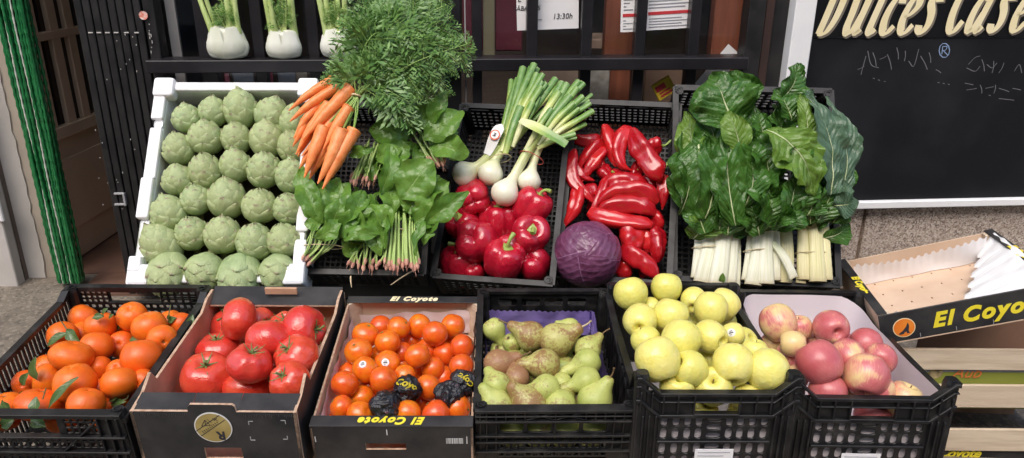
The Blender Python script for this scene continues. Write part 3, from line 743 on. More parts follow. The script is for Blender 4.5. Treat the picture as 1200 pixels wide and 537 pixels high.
b = MB(); b.box((sg1-.002, og+.045, 0), (sj0+.004, og+.09, 2.1), WM); tag(b.build('wall_reveal', K['interior_dark']), kind='structure')
# unseen house across the street, added to shade low sky and bounce fill
rr = empty('unseen_opposite_house', V((0, -7.5, -.3)), 'plain three storey house front across the narrow street', 'house')
b = MB(); b.box((-14, -.4, 0), (14, 0, 9.5)); b.build('wall', pmat('opposite_wall', (.42,.38,.33), (.52,.47,.41), 2, .9), rr)
for i in range(9):
    for j in range(3):
        b = MB(); b.box((-12.6+i*3, .0, 1.0+j*2.8), (-11.4+i*3, .03, 2.9+j*2.8)); b.build('window', K['dark_glass'], rr, bevel=.01)
# bead curtain
c0 = hit(86, 327, V((0,0,0.02)), V((0,0,1))); oc = (c0 - WO).dot(WN) - .02
sc0 = (hit(74, 326, V((0,0,.02)), V((0,0,1))) - WO).dot(WX); sc1 = (hit(101, 326, V((0,0,.02)), V((0,0,1))) - WO).dot(WX)
rr = wroot('bead_curtain', 'green beaded strand curtain with pale strands gathered in the doorway', 'bead curtain', s=sc0, off=oc)
rnd = random.Random(11)
NS = 34
for i in range(NS):
    t = i / (NS-1); x = t*(sc1-sc0) + rnd.uniform(-.002, .002); y = .018*math.sin(i*1.9) + rnd.uniform(-.006, .006)
    pale = i in (8, 9, 18, 19, 23)
    b = MB(); pts = []; rad = []
    nb = 120
    for k in range(nb+1):
        z = .02 + 1.9*k/nb
        pts.append((x*(1 + .35*k/nb) - .004*k/nb + .002*math.sin(k*.21+i), y, z)); rad.append((.0034 if pale else .0062) * (1.0 if k % 2 else .62))
    b.tube(pts, rad, 6); b.build('strand', K['bead_white'] if pale else K['bead_green'], rr, smooth=True)
# ------------------------------------------------------------------ crates
class Crate:
    def __init__(s, x, y, z, yaw, w, l, tilt, D):
        yaw, tilt = R(yaw), R(tilt)
        s.w, s.l, s.D = w, l, D
        s.u = V((math.cos(yaw), math.sin(yaw), 0)); h = V((-math.sin(yaw), math.cos(yaw), 0))
        s.v = h*math.cos(tilt) + V((0,0,1))*math.sin(tilt); s.n = s.u.cross(s.v)
        s.o = V((x, y, z + CZ)); s.M = frame(s.o - s.n*D, s.u, s.v, s.n)
    def at(s, px, py, h=0.0): return hit(px, py, s.o + s.n*h, s.n)
    def loc(s, p): return s.M.inverted() @ p
    def wall(s, k):
        w, l = s.w, s.l
        return {'f': (frame(V((-w/2, 0, 0)), V((1,0,0)), V((0,1,0)), V((0,0,1))), w), 'b': (frame(V((w/2, l, 0)), V((-1,0,0)), V((0,-1,0)), V((0,0,1))), w),
                'l': (frame(V((-w/2, l, 0)), V((0,-1,0)), V((1,0,0)), V((0,0,1))), l), 'r': (frame(V((w/2, 0, 0)), V((0,1,0)), V((-1,0,0)), V((0,0,1))), l)}[k]
def perf(mb, M, a0, a1, b0, b1, na, nb, fa, fb, t0=0.0, t1=.004, e=5, n=16):
    ca, cb = (a1-a0)/na, (b1-b0)/nb
    for i in range(na):
        for j in range(nb):
            ma, mb_ = a0 + ca*(i+.5), b0 + cb*(j+.5)
            rec = []; hol = []
            for k in range(n):
                th = 2*math.pi*(k+.5 if n == 8 and False else k)/n; c, s_ = math.cos(th), math.sin(th); q = max(abs(c), abs(s_))
                rec.append((ma + c/q*ca/2, mb_ + s_/q*cb/2))
                hc = math.copysign(abs(c)**(2/e), c); hs = math.copysign(abs(s_)**(2/e), s_)
                hol.append((ma + hc*ca*fa/2, mb_ + hs*cb*fb/2))
            P = [[M @ V((x, t0, z)) for x, z in rec], [M @ V((x, t0, z)) for x, z in hol], [M @ V((x, t1, z)) for x, z in hol], [M @ V((x, t1, z)) for x, z in rec]]
            mb.grid(P, None, 0, wrap=True)
def rail(mb, M, pts, h, t0, t1):
    """bar of square section along a polyline (a, b) of a wall"""
    P = []
    for a, b in pts: P.append([M @ V((a, t0, b-h)), M @ V((a, t1, b-h)), M @ V((a, t1, b)), M @ V((a, t0, b))])
    mb.grid(P, None, 0, wrap=True); mb.add(P[0], [(0,1,2,3)]); mb.add(P[-1], [(3,2,1,0)])
def wall_from(c, k, spec):
    M, L = c.wall(k); D = c.D; mb = MB()
    for it in spec:
        t = it[0]
        if t == 'plate': mb.box((it[1]*L, .0008, D+it[3]), (it[2]*L, .0042, D+it[4]), M)
        elif t == 'perf': perf(mb, M, it[1]*L, it[2]*L, D+it[3], D+it[4], *it[5:9], **(it[9] if len(it) > 9 else {}))
        elif t == 'rail': rail(mb, M, [(a*L, D+b) for a, b in it[1]], it[2], it[3], it[4])
        elif t == 'rib': mb.box((it[1]*L-.0015, -.0065, D+it[2]), (it[1]*L+.0015, .0015, D+it[3]), M)
        elif t == 'x':
            a0, a1, b0, b1 = it[1]*L, it[2]*L, D+it[3], D+it[4]
            for q0, q1 in (((a0, b0), (a1, b1)), ((a0, b1), (a1, b0))): rail(mb, M, [q0, q1], .003, -.005, .0007)
    return mb
def plastic_crate(c, name, label, specs, mat, group=None, posts=None, grid_base=True):
    rr = empty(name, c.M, label, 'crate', group)
    for k in 'fblr':
        wall_from(c, k, specs[k]).build('end_panel' if k in 'fb' else 'side_panel', mat, rr, bevel=.0008 if k == 'f' else 0)
    w, l = c.w, c.l
    mb = MB()
    MB_ = frame(V((-w/2+.004, .004, 0)), V((1,0,0)), V((0,0,1)), V((0,1,0)))
    if grid_base: perf(mb, MB_, 0, w-.008, 0, l-.008, 12, 16, .62, .62, 0, .004, n=8)
    else: perf(mb, MB_, 0, w-.008, 0, l-.008, 22, 34, .74, .74, 0, .005, n=8)
    mb.build('base', mat, rr)
    ph = posts or 0
    for sx in (-1, 1):
        for y0 in (0, l):
            mb = MB(); x = sx*(w/2-.011); y = y0 + (.011 if y0 == 0 else -.011); q = .0125
            P = []
            for z in (0.0, c.D - .008 + ph, c.D + ph):
                k_ = q if z < c.D + ph - .001 else q - .002
                P.append([V((x+k_*a, y+k_*b, z)) for a, b in ((1,.55),(.55,1),(-.55,1),(-1,.55),(-1,-.55),(-.55,-1),(.55,-1),(1,-.55))])
            mb.grid(P, None, 0, wrap=True); mb.add(P[-1], [tuple(range(8))])
            if ph == 0: mb.lathe([(.0078, c.D+.0004), (.0078, c.D+.002), (.0058, c.D+.002), (.0055, c.D-.002), (.0001, c.D-.0005)], 12, None, Matrix.Translation((x, y, 0)))
            mb.build('corner_post', mat, rr)
    return rr

def sc_pose(k, x, y, z): return (x*k, y*k, z*k)
POSE = {'mand':(*sc_pose(1.06,-0.802,1.063,-0.739),0.0,0.299*1.06,0.406*1.06,6.4,.19),'tom':(-0.532,1.136,-0.785,-0.15,0.299,0.417,5.3,.155),'coy':(-0.219,1.157,-0.829,0.60,0.300,0.401,10.0,.105),
'pear':(0.084,1.186,-0.806,1.26,0.300,0.401,8.0,.135),'yap':(*sc_pose(1.0,0.378,1.176,-0.730),0.59,0.299,0.412,-0.8,.205),'pap':(*sc_pose(1.02,0.666,1.177,-0.740),-0.66,0.299*1.02,0.413*1.02,-1.8,.205),
'white':(-0.695,1.602,-0.748,1.66,0.399,0.525,52.2,.11),'pep':(-0.049,1.669,-0.769,-8.82,0.300,0.508,44.5,.12),'chi':(0.249,1.691,-0.776,-10.25,0.280,0.495,50.4,.12),'chard':(0.599,1.675,-0.772,-4.97,0.400,0.511,56.4,.13),
'spin':(-0.361,1.655,-0.745,-1.5,0.300,0.47,48.0,.10)}
CR = {k: Crate(*v) for k, v in POSE.items()}

# plain specs
T0, T1 = -.004, .009
def apple_front():
    top = [(0, .0), (.03, .0), (.15, -.032), (.85, -.032), (.97, .0), (1, .0)]
    low = [(a, b-.046) for a, b in top]
    s = [('rail', top, .007, -.006, .010), ('rail', low, .007, -.006, .006), ('rail', [(a, b-.018) for a, b in top], .003, -.005, .002)]
    s += [('plate', .15, .36, -.078, -.036), ('plate', .64, .85, -.078, -.036), ('plate', .36, .64, -.052, -.036), ('plate', 0, .15, -.20, -.030), ('plate', .85, 1, -.20, -.030), ('plate', 0, .05, -.05, -.004), ('plate', .95, 1, -.05, -.004)]
    s += [('rail', [(.36, -.076), (.64, -.076)], .006, -.006, .008)]
    for a in (.03, .10, .17, .26, .36, .64, .74, .83, .90, .97): s.append(('rib', a, -.076 if .15 < a < .85 else -.07, -.036 if .15 < a < .85 else -.03))
    for a in (.05, .09, .13, .87, .91, .95): s.append(('rib', a, -.20, -.08))
    s += [('perf', .15, .30, -.135, -.080, 2, 2, .58, .80, dict(e=3)), ('perf', .30, .44, -.135, -.080, 2, 2, .62, .80, dict(e=3)), ('perf', .44, .56, -.135, -.080, 1, 3, .78, .62, dict(e=3)), ('perf', .56, .70, -.135, -.080, 2, 2, .62, .80, dict(e=3)), ('perf', .70, .85, -.135, -.080, 2, 2, .58, .80, dict(e=3))]
    s += [('rail', [(.15, -.135), (.85, -.135)], .005, -.005, .004)]
    s += [('perf', .15, .30, -.196, -.1405, 2, 2, .58, .80, dict(e=3)), ('perf', .30, .44, -.196, -.1405, 2, 2, .62, .80, dict(e=3)), ('perf', .44, .56, -.196, -.1405, 1, 3, .78, .62, dict(e=3)), ('perf', .56, .70, -.196, -.1405, 2, 2, .62, .80, dict(e=3)), ('perf', .70, .85, -.196, -.1405, 2, 2, .58, .80, dict(e=3))]
    return s
def apple_back(): return [('rail', [(0, 0), (1, 0)], .008, -.006, .010), ('plate', 0, .40, -.05, -.002), ('plate', .68, 1, -.05, -.002), ('plate', .40, .68, -.018, -.002), ('plate', 0, 1, -.20, -.05)]
def apple_side(rv=False):
    pl = [(0, 0), (.05, 0), (.11, -.042), (.93, -.042), (.97, 0), (1, 0)]
    if rv: pl = [(1-a, b) for a, b in pl[::-1]]
    return [('rail', pl, .008, -.004, .010), ('plate', 0, 1, -.20, -.046), ('plate', 0, .06, -.047, -.004), ('plate', .96, 1, -.047, -.004)] + [('rib', a/12, -.2, -.050) for a in range(1, 12)]
AP = dict(f=apple_front(), b=apple_back(), l=apple_side(True), r=apple_side())
ya = plastic_crate(CR['yap'], 'plastic_crate', 'black plastic crate with oval holes filled with yellow apples', AP, K['black_plastic'], posts=.004)
pa = plastic_crate(CR['pap'], 'plastic_crate', 'black plastic crate with oval holes and white liner filled with pink apples', AP, K['black_plastic'], posts=.004)
# paper labels on the crate fronts
def crate_label(parent, c, x, w_, b_top, hh):
    b = MB(); b.box((x-w_/2, -.0085, c.D+b_top-hh), (x+w_/2, -.0072, c.D+b_top)); o = b.build('paper_label', K['paper'], parent)
    b = MB()
    for i in range(7):
        z = c.D + b_top - .006 - i*.0075
        b.box((x-w_/2+.005, -.0092, z-.0012), (x+w_/2-.006-.012*(i*7 % 3), -.00865, z))
    b.build('print_line', K['greyink'], o)
crate_label(ya, CR['yap'], .003, .072, -.150, .05)
crate_label(pa, CR['pap'], -.010, .074, -.150, .05)
# grey liner boards seen through the holes
def liner_board(c, label, mat):
    b = MB(); w, l, D = c.w, c.l, c.D
    b.box((-w/2+.012, .012, .006), (w/2-.012, .0135, D-.085)); b.box((-w/2+.012, .014, .005), (w/2-.012, l-.014, .0058))
    o = b.build('liner_board', mat); o.matrix_world = c.M; tag(o, label, 'liner'); return o
liner_board(CR['yap'], 'pinkish grey liner board seen through the holes of the yellow apple crate', K['paper_pink'])
o = liner_board(CR['pap'], 'pinkish white paper liner rising up the sides of the pink apple crate', K['paper_pink'])
c = CR['pap']; b = MB(); w, l, D = c.w, c.l, c.D
rnd = random.Random(2)
def sheet(mb, pts, dirv, h, nz=6, wob=.003, lean=V((0,0,0)), seed=0, tops=None):
    P = []
    for i, p in enumerate(pts):
        hh = h if tops is None else interp(tops, i/(len(pts)-1))
        P.append([p + dirv*(hh*j/nz) + lean*(j/nz)**2 + V((N3(p*9+dirv*j*.3, 1, seed), N3(p*9+dirv*j*.3, 1, seed+5), 0))*wob for j in range(nz+1)])
    mb.grid(P); return P
pts = [V((-w/2+.016, .02 + (l-.05)*t, .01)) for t in [i/14 for i in range(15)]]
arc = [V((-w/2+.018+.03*(1-math.cos(a)), l-.03+.016*math.sin(a), .01)) for a in [R(15*i) for i in range(1, 6)]]
bk = [V((lerp(-w/2+.05, w/2-.07, i/10), l-.015, .01)) for i in range(11)]
ar2 = [V((w/2-.07+.055*math.sin(a), l-.015-.055*(1-math.cos(a)), .01)) for a in [R(15*i) for i in range(1, 6)]]
rt = [V((w/2-.016, lerp(l-.08, .02, i/14), .01)) for i in range(15)]
sheet(b, pts + arc + bk + ar2 + rt, V((0,0,1)), D-.012, 8, .004, tops=[D-.046]*5+[D-.02]+[D-.014]*4+[D-.016, D-.032]+[D-.046]*5)
me = b.mesh('liner_sheet', K['paper_pink'], smooth=True); ob = bpy.data.objects.new('liner_sheet', me); COL.objects.link(ob); ob.parent = o

# pear crate
def pear_front():
    s = [('rail', [(0, 0), (1, 0)], .007, -.008, .012), ('rail', [(0, -.014), (1, -.014)], .003, -.007, .004), ('rail', [(0, -.026), (1, -.026)], .005, -.008, .006), ('rail', [(0, -.062), (1, -.062)], .005, -.008, .004), ('rail', [(0, -.078), (1, -.078)], .004, -.008, .004), ('rail', [(0, -.102), (1, -.102)], .004, -.008, .004)]
    s += [('plate', 0, 1, -.0265, -.004), ('plate', 0, .14, -.135, -.03), ('plate', .84, 1, -.135, -.03)]
    s += [('perf', .14, .84, -.0605, -.0285, 4, 1, .86, .94, dict(e=6)), ('perf', .14, .84, -.125, -.0635, 16, 3, .7, .55, dict(e=5, n=8))]
    for a in (.03, .07, .13, .19, .25, .31, .69, .75, .81, .87, .93, .98): s.append(('rib', a, -.026 if .14 < a < .84 else -.1, -.005))
    s += [('x', .32, .50, -.024, -.006), ('x', .50, .68, -.024, -.006), ('rib', .5, -.06, -.005)]
    return s
pside = [('rail', [(0, 0), (1, 0)], .008, -.004, .010), ('plate', 0, 1, -.135, -.004)] + [('rib', a/10, -.13, -.008) for a in range(1, 10)]
pback = [('rail', [(0, 0), (1, 0)], .008, -.004, .010), ('plate', 0, 1, -.018, -.004), ('perf', .15, .87, -.050, -.018, 4, 1, .80, .66, dict(e=7)), ('plate', 0, .15, -.135, -.018), ('plate', .87, 1, -.135, -.018), ('plate', .15, .87, -.135, -.05)]
pearc = plastic_crate(CR['pear'], 'plastic_crate', 'black plastic crate with purple paper inside filled with pears', dict(f=pear_front(), b=pback, l=pside, r=pside), K['black_plastic2'])
# mandarin crate
def mand_front():
    s = [('rail', [(0, 0), (1, 0)], .009, -.007, .012), ('rail', [(0, -.050), (1, -.050)], .005, -.008, .005), ('rail', [(0, -.085), (1, -.085)], .005, -.008, .005), ('rail', [(0, -.130), (1, -.130)], .005, -.008, .005)]
    s += [('plate', .86, 1, -.2, -.006), ('plate', 0, .06, -.2, -.006), ('plate', .62, .66, -.05, -.006)]
    s += [('perf', .66, .86, -.048, -.009, 5, 3, .72, .72, dict(n=8)), ('perf', .06, .86, -.083, -.0525, 18, 2, .7, .7, dict(n=8)), ('perf', .06, .86, -.128, -.0875, 18, 3, .7, .7, dict(n=8)), ('perf', .06, .86, -.19, -.1325, 18, 3, .7, .7, dict(n=8))]
    for a in (.86, .92, .97, .03): s.append(('rib', a, -.2, -.01))
    s += [('rail', [(.62, -.085), (.86, -.012)], .004, -.006, .0007)]
    return s
mside = [('rail', [(0, 0), (.06, 0), (.12, -.012), (1, -.012)], .010, -.006, .010), ('rail', [(0, -.075), (1, -.075)], .004, -.004, .005), ('perf', 0, 1, -.074, -.012, 34, 1, .62, .94, dict(e=6, n=8)), ('perf', 0, 1, -.195, -.078, 34, 2, .62, .94, dict(e=6, n=8))]
mside_r = [('rail', [(0, -.012), (.88, -.012), (.94, 0), (1, 0)], .010, -.006, .010), ('perf', 0, 1, -.074, -.012, 34, 1, .62, .94, dict(e=6, n=8)), ('plate', 0, 1, -.195, -.075)]
mback = [('rail', [(0, 0), (1, 0)], .011, -.006, .010), ('perf', .10, .36, -.045, -.012, 5, 3, .8, .72, dict(n=8)), ('rail', [(.36, -.012), (.74, -.012)], .003, 0, .006), ('rail', [(.36, -.042), (.74, -.042)], .004, -.003, .008), ('perf', .74, .94, -.045, -.012, 5, 3, .72, .72, dict(n=8)), ('plate', 0, .10, -.2, -.004), ('plate', .94, 1, -.2, -.004), ('perf', .10, .94, -.19, -.046, 17, 9, .7, .6, dict(n=8)), ('rib', .36, -.045, -.01), ('rib', .74, -.045, -.01)]
plastic_crate(CR['mand'], 'plastic_crate', 'black slatted plastic crate at lower left filled with mandarins', dict(f=mand_front(), b=mback, l=mside, r=mside_r), K['black_plastic'])
# back row crates
def slim(n1, rows, D): 
    return [('rail', [(0, 0), (1, 0)], .008, -.005, .010), ('plate', 0, 1, -.012, -.006), ('perf', .04, .96, -.028, -.012, 4, 1, .9, .35, dict(n=8)), ('perf', 0, 1, -D+.01, -.028, n1, rows, .66, .52, dict(n=8)), ('plate', 0, 1, -D, -D+.01)]
def slims(n1, D): return dict(f=slim(16, 5, D), b=slim(18, 5, D), l=slim(n1, 5, D), r=slim(n1, 5, D))
plastic_crate(CR['pep'], 'plastic_crate', 'sloping black plastic crate holding red bell peppers and spring onions', slims(26, .12), K['black_plastic2'], grid_base=False)
plastic_crate(CR['chi'], 'plastic_crate', 'sloping black plastic crate holding long red peppers and the cabbage', slims(26, .12), K['black_plastic2'], grid_base=False)
plastic_crate(CR['chard'], 'plastic_crate', 'sloping black plastic crate holding the white stalked chard', slims(26, .13), K['black_plastic2'], grid_base=False)
plastic_crate(CR['spin'], 'plastic_crate', 'sloping black plastic crate holding the spinach bunches', slims(26, .10), K['black_plastic2'], grid_base=False)

# white foam box with stepped rim
c = CR['white']; w, l, D = c.w, c.l, c.D
rr = empty('foam_box', c.M, 'white polystyrene box with stepped rim holding rows of artichokes', 'box')
t = .024
b = MB(); b.box((-w/2, 0, 0), (w/2, l, .015)); b.build('base', K['white_foam'], rr, bevel=.003)
for k in 'fblr':
    M, L = c.wall(k); b = MB()
    e0 = 0 if k in 'fb' else t + .0005
    b.box((e0, 0, .0155), (L-e0, t, D-.012), M)
    if k in 'lr':
        segs = [(.0, .20, 0), (.20, .24, -.012), (.24, .50, -.004), (.50, .70, .006), (.70, .88, -.010), (.88, 1, .010)]
        for s0__, s1__, dz in segs:
            b.box((max(s0__*L, e0), -.006 if dz > -.006 else .002, D-.0115), (min(s1__*L, L-e0), t, D+dz+.002), M)
    else: b.box((e0, 0, D-.0115), (L-e0, t, D-.002), M); 
    b.build('wall', K['white_foam'], rr, bevel=.005, bseg=2)
for sx in (-1, 1):
    for y0 in (0, l):
        b = MB(); x = sx*(w/2-.018); y = .018 if y0 == 0 else l-.018
        b.box((x-.026, y-.026, D-.030), (x+.026, y+.026, D+.010)); b.build('corner_block', K['white_foam'], rr, bevel=.008, bseg=2)

b = MB(); P = [[V((lerp(-w/2+t+.004, w/2-t-.004, i/24), lerp(t+.004, l-t-.004, j/30), .026 + .007*N3(V((i*.45, j*.45, 0)), 1, 3))) for j in range(31)] for i in range(25)]  # added dark sheet, its colour stands in for shade between the artichokes
b.grid(P); o = b.build('gap_shade_sheet', pmat('gap_shade_brown', (.085,.062,.042), (.15,.11,.075), 14, .85, .4, 40), smooth=True); o.matrix_world = c.M; tag(o, 'dark brown paper lining the bottom of the white foam box beneath the artichokes', 'paper')
# black tomato carton
def poly_panel(mb, pts, M, t0, t1, mi_out=0, mi_in=1, mi_e=2):
    n = len(pts)
    vs = [M @ V((a, t0, b)) for a, b in pts] + [M @ V((a, t1, b)) for a, b in pts]
    mb.add(vs, [tuple(range(n)), tuple(range(2*n-1, n-1, -1))] + [(i, i+n, (i+1) % n + n, (i+1) % n) for i in range(n)], None, [mi_out, mi_in] + [mi_e]*n)
CM = [K['card_black'], K['card_brown'], K['card_edge']]
c = CR['tom']; w, l, D = c.w, c.l, c.D
rr = empty('cardboard_carton', c.M, 'black cardboard carton with a round gold sticker filled with large red tomatoes', 'carton')
M, L = c.wall('f'); b = MB()
hz0, hz1 = .045, .072; ha0, ha1 = L*.40, L*.63
poly_panel(b, [(0, 0), (L, 0), (L, hz0), (0, hz0)], M, 0, .005); poly_panel(b, [(0, hz0), (ha0, hz0), (ha0, hz1), (0, hz1)], M, 0, .005); poly_panel(b, [(ha1, hz0), (L, hz0), (L, hz1), (ha1, hz1)], M, 0, .005)
poly_panel(b, [(0, hz1), (L, hz1), (L, D), (L*.64, D), (L*.635, D+.012), (L*.62, D+.016), (L*.37, D+.016), (L*.355, D+.010), (L*.35, D), (0, D)], M, 0, .005)
b.build('end_panel', CM, rr)
b = MB()
for a0, a1 in ((.004, L*.35), (L*.64, L-.004)):
    vs = [V((-w/2+a0, .0055, D-.0005)), V((-w/2+a1, .0055, D-.0005)), V((-w/2+a1, .046, D+.006)), V((-w/2+a0, .046, D+.006))]
    b.add(vs + [v - V((0,0,.004)) for v in vs], [(0,1,2,3),(7,6,5,4),(0,4,5,1),(1,5,6,2),(2,6,7,3),(3,7,4,0)], None, [0,1,2,2,2,2])
vs = [V((-w/2+L*.35+.001, .0055, D-.006)), V((-w/2+L*.64-.001, .0055, D-.006)), V((-w/2+L*.64-.001, .046, D+.006)), V((-w/2+L*.35+.001, .046, D+.006))]
b.add(vs, [(0,1,2,3)], None, 0); b.build('folded_flap', CM, rr)
for k in 'lr':
    M, L2 = c.wall(k); f = (lambda y: y) if k == 'r' else (lambda y: L2 - y)
    pts = [(0, 0), (L2, 0), (L2, D), (L2-.012, D+.012), (L2-.05, D+.010), (L2-.085, D-.004), (.10, D-.004), (.085, D+.022), (.045, D+.004), (0, D)]
    pts = [(f(a), b_) for a, b_ in pts]
    if k == 'l': pts = pts[::-1]
    b = MB(); poly_panel(b, pts, M, .0006, .0062); b.build('side_panel', CM, rr)
M, L = c.wall('b'); b = MB(); poly_panel(b, [(0, 0), (L, 0), (L, D), (0, D)], M, 0, .005); b.build('end_panel', CM, rr)
b = MB(); vs = [V((-w/2+.01, l-.052, D-.004)), V((w/2-.01, l-.050, D-.004)), V((w/2-.004, l+.003, D+.012)), V((-w/2+.004, l+.003, D+.012))]
b.add(vs + [v - V((0,0,.004)) for v in vs], [(0,1,2,3),(7,6,5,4),(0,4,5,1),(1,5,6,2),(2,6,7,3),(3,7,4,0)], None, [0,1,2,2,2,2]); b.build('folded_flap', CM, rr)
b = MB(); b.box((-w/2+.007, .006, 0), (w/2-.007, l-.006, .005)); b.build('base', K['card_brown'], rr)
# torn brown tab
p = c.loc(c.at(330, 343, .014)); b = MB(); b.box((p.x-.036, p.y-.004, p.z-.003), (p.x+.036, p.y+.003, p.z+.013)); b.build('torn_tab', K['card_brown'], rr, bevel=.001)
# gold sticker
def front_xy(c, px, py, y=-.001):
    o = c.M @ V((0, y, 0)); p = c.loc(hit(px, py, o, c.v)); return p.x, p.z
sx_, sz_ = front_xy(c, 250, 501); rad = .034
st_o = MB(); st_o.lathe([(.0001, 0), (rad, 0), (rad, -.0008)], 40, None, Matrix.Translation((sx_, -.0014, sz_)) @ Matrix.Rotation(R(90), 4, 'X')); so = st_o.build('round_sticker', K['white'], rr)
b = MB(); b.lathe([(.0001, 0), (rad*.94, 0)], 40, None, Matrix.Translation((sx_, -.0019, sz_)) @ Matrix.Rotation(R(90), 4, 'X')); b.build('gold_field', K['gold'], so)
b = MB()
def bar2(mb, x0, z0, x1, z1, th, y):
    d = V((x1-x0, 0, z1-z0)).normalized(); nn = V((-d.z, 0, d.x))*th/2; a = V((x0, y, z0)); q = V((x1, y, z1))
    mb.add([a+nn, q+nn, q-nn, a-nn], [(0,1,2,3)])
for off in (-.0055, .0055):
    bar2(b, sx_-.029+off*.7, sz_-.014-off, sx_+.020+off*.7, sz_+.024-off, .0012, -.0024)
for q in ([(-.020,.004),(-.012,.018),(-.004,.006),(-.020,.004)], [(-.012,.018),(-.012,.005)], [(-.008,.020),(-.001,.012)], [(.002,.022),(.012,.016)], [(.004,.016),(.010,.022)]):
    for (x0, z0), (x1, z1) in zip(q, q[1:]): bar2(b, sx_+x0, sz_+z0, sx_+x1, sz_+z1, .0010, -.00242)
b.build('printed_lines', K['ink'], so)
put_text('printed_letter', 'R', Matrix.Translation((sx_+.012, -.0023, sz_-.017)) @ Matrix.Rotation(R(90), 4, 'X') @ Matrix.Rotation(R(180), 4, 'Z'), so, .026, K['ink'], bold=.0006)
b = MB(); rnd = random.Random(6)
for i in range(9):
    q = -.021 + i*.0046; x_, z_ = sx_-.003 + q*math.cos(R(38)), sz_+.003 + q*math.sin(R(38)); hh = rnd.uniform(.0018, .003)
    bar2(b, x_ + hh*.6, z_ - hh*.8, x_ - hh*.6, z_ + hh*.8, .0013, -.00244)
b.build('printed_marks', K['ink'], so)
b = MB()
for (px, py), (ax, az) in (((291,494),(1,-1)), ((334,493),(-1,-1)), ((294,516),(1,1)), ((337,515),(-1,1))):
    x, z = front_xy(c, px, py); b.box((min(x, x+ax*.008), -.0012, z-.0006), (max(x, x+ax*.008), -.0004, z+.0006)); b.box((x-.0006, -.0012, min(z, z+az*.008)), (x+.0006, -.0004, max(z, z+az*.008)))
b.build('corner_mark', pmat('faded_white_print', (.42,.42,.42)), rr)
b = MB(); rnd = random.Random(9)
for a0, a1 in ((.02, .34), (.66, .98)):
    for i in range(30):
        a = lerp(a0, a1, i/29)*w - w/2; b.box((a-.0005, -.0010, D-.003-rnd.uniform(.002, .010)), (a+.0005, -.0004, D-.0035))
b.build('creased_edge', pmat('scuffed_card', (.075,.073,.075)), rr)

# carton of clementines
c = CR['coy']; w, l, D = c.w, c.l, c.D
rr = empty('cardboard_carton', c.M, 'black carton with yellow lettering on its rims filled with small glossy mandarins', 'carton')
COYO = dict(shear=.32, bold=.0012)
M, L = c.wall('f'); b = MB(); hz0, hz1 = .046, .062; ha0, ha1 = L*.33, L*.58
poly_panel(b, [(0, 0), (L, 0), (L, hz0), (0, hz0)], M, 0, .004); poly_panel(b, [(0, hz0), (ha0, hz0), (ha0, hz1), (0, hz1)], M, 0, .004); poly_panel(b, [(ha1, hz0), (L, hz0), (L, hz1), (ha1, hz1)], M, 0, .004); poly_panel(b, [(0, hz1), (L, hz1), (L, D-.0005), (0, D-.0005)], M, 0, .004)
b.build('end_panel', [K['card_black'], K['card_pale'], K['card_edge']], rr)
M, L = c.wall('b'); b = MB(); poly_panel(b, [(0, 0), (L, 0), (L, D-.0005), (0, D-.0005)], M, 0, .004); b.build('end_panel', [K['card_black'], K['card_pale'], K['card_edge']], rr)
for k in 'lr':
    M, L2 = c.wall(k); b = MB(); pts = [(0, 0), (L2, 0), (L2, D-.004), (0, D-.004)]
    poly_panel(b, pts, M, .0005, .0045); b.build('side_panel', [K['card_black'], K['card_pale'], K['card_edge']], rr)
for nm, y0, y1 in (('rim_strip', -.001, .026), ('rim_strip', l-.022, l+.001)):
    b = MB(); b.box((-w/2, y0, D), (w/2, y1, D+.003)); o = b.build(nm, K['card_black'], rr, bevel=.0006)
    if y0 < 0: put_text('printed_letter', 'El Coyote', Matrix.Translation((0, .0125, D+.0034)) @ Matrix.Rotation(R(180), 4, 'Z'), o, .024, K['yellow'], space=1.25, **COYO)
    else: put_text('printed_letter', 'El Coyote', Matrix.Translation((0, l-.010, D+.0034)), o, .021, K['cream'], space=1.25, **COYO)
for sx in (-1, 1):
    for y in (.006, l-.030):
        x = sx*(w/2-.005); b = MB(); ys = (y, y+.024) ; x2 = sx*(w/2-.030)
        tri = [(x, l-.005 if y > .1 else .005), (x2, l-.005 if y > .1 else .005), (x, l-.030 if y > .1 else .030)]
        vs = [V((a, q, .004)) for a, q in tri] + [V((a, q, D-.0008)) for a, q in tri]
        b.add(vs, [(0,1,4,3),(1,2,5,4),(2,0,3,5),(3,4,5),(2,1,0)]); b.build('corner_wood', K['wood'], rr)
b = MB(); b.box((-w/2+.006, .006, 0), (w/2-.006, l-.006, .004)); b.build('base', K['card_pale'], rr)
b = MB(); x0, z0 = front_xy(c, 523, 520); x1, z1 = front_xy(c, 542, 514); rnd = random.Random(4); x = x0
while x < x1:
    q = rnd.choice((.0008, .0014, .002)); b.box((x, -.0012, z0), (x+q, -.0004, z1)); x += q + rnd.choice((.0008, .0014))
b.build('barcode', K['white'], rr)
b = MB()
for px, y0, y1 in ((453, 504, 510), (547, 512, 520), (369, 512, 518)):
    x, z = front_xy(c, px, y0); _, z2 = front_xy(c, px, y1); b.box((x-.0008, -.0014, z2), (x+.0008, -.0004, z))
b.build('staple', K['white'], rr)
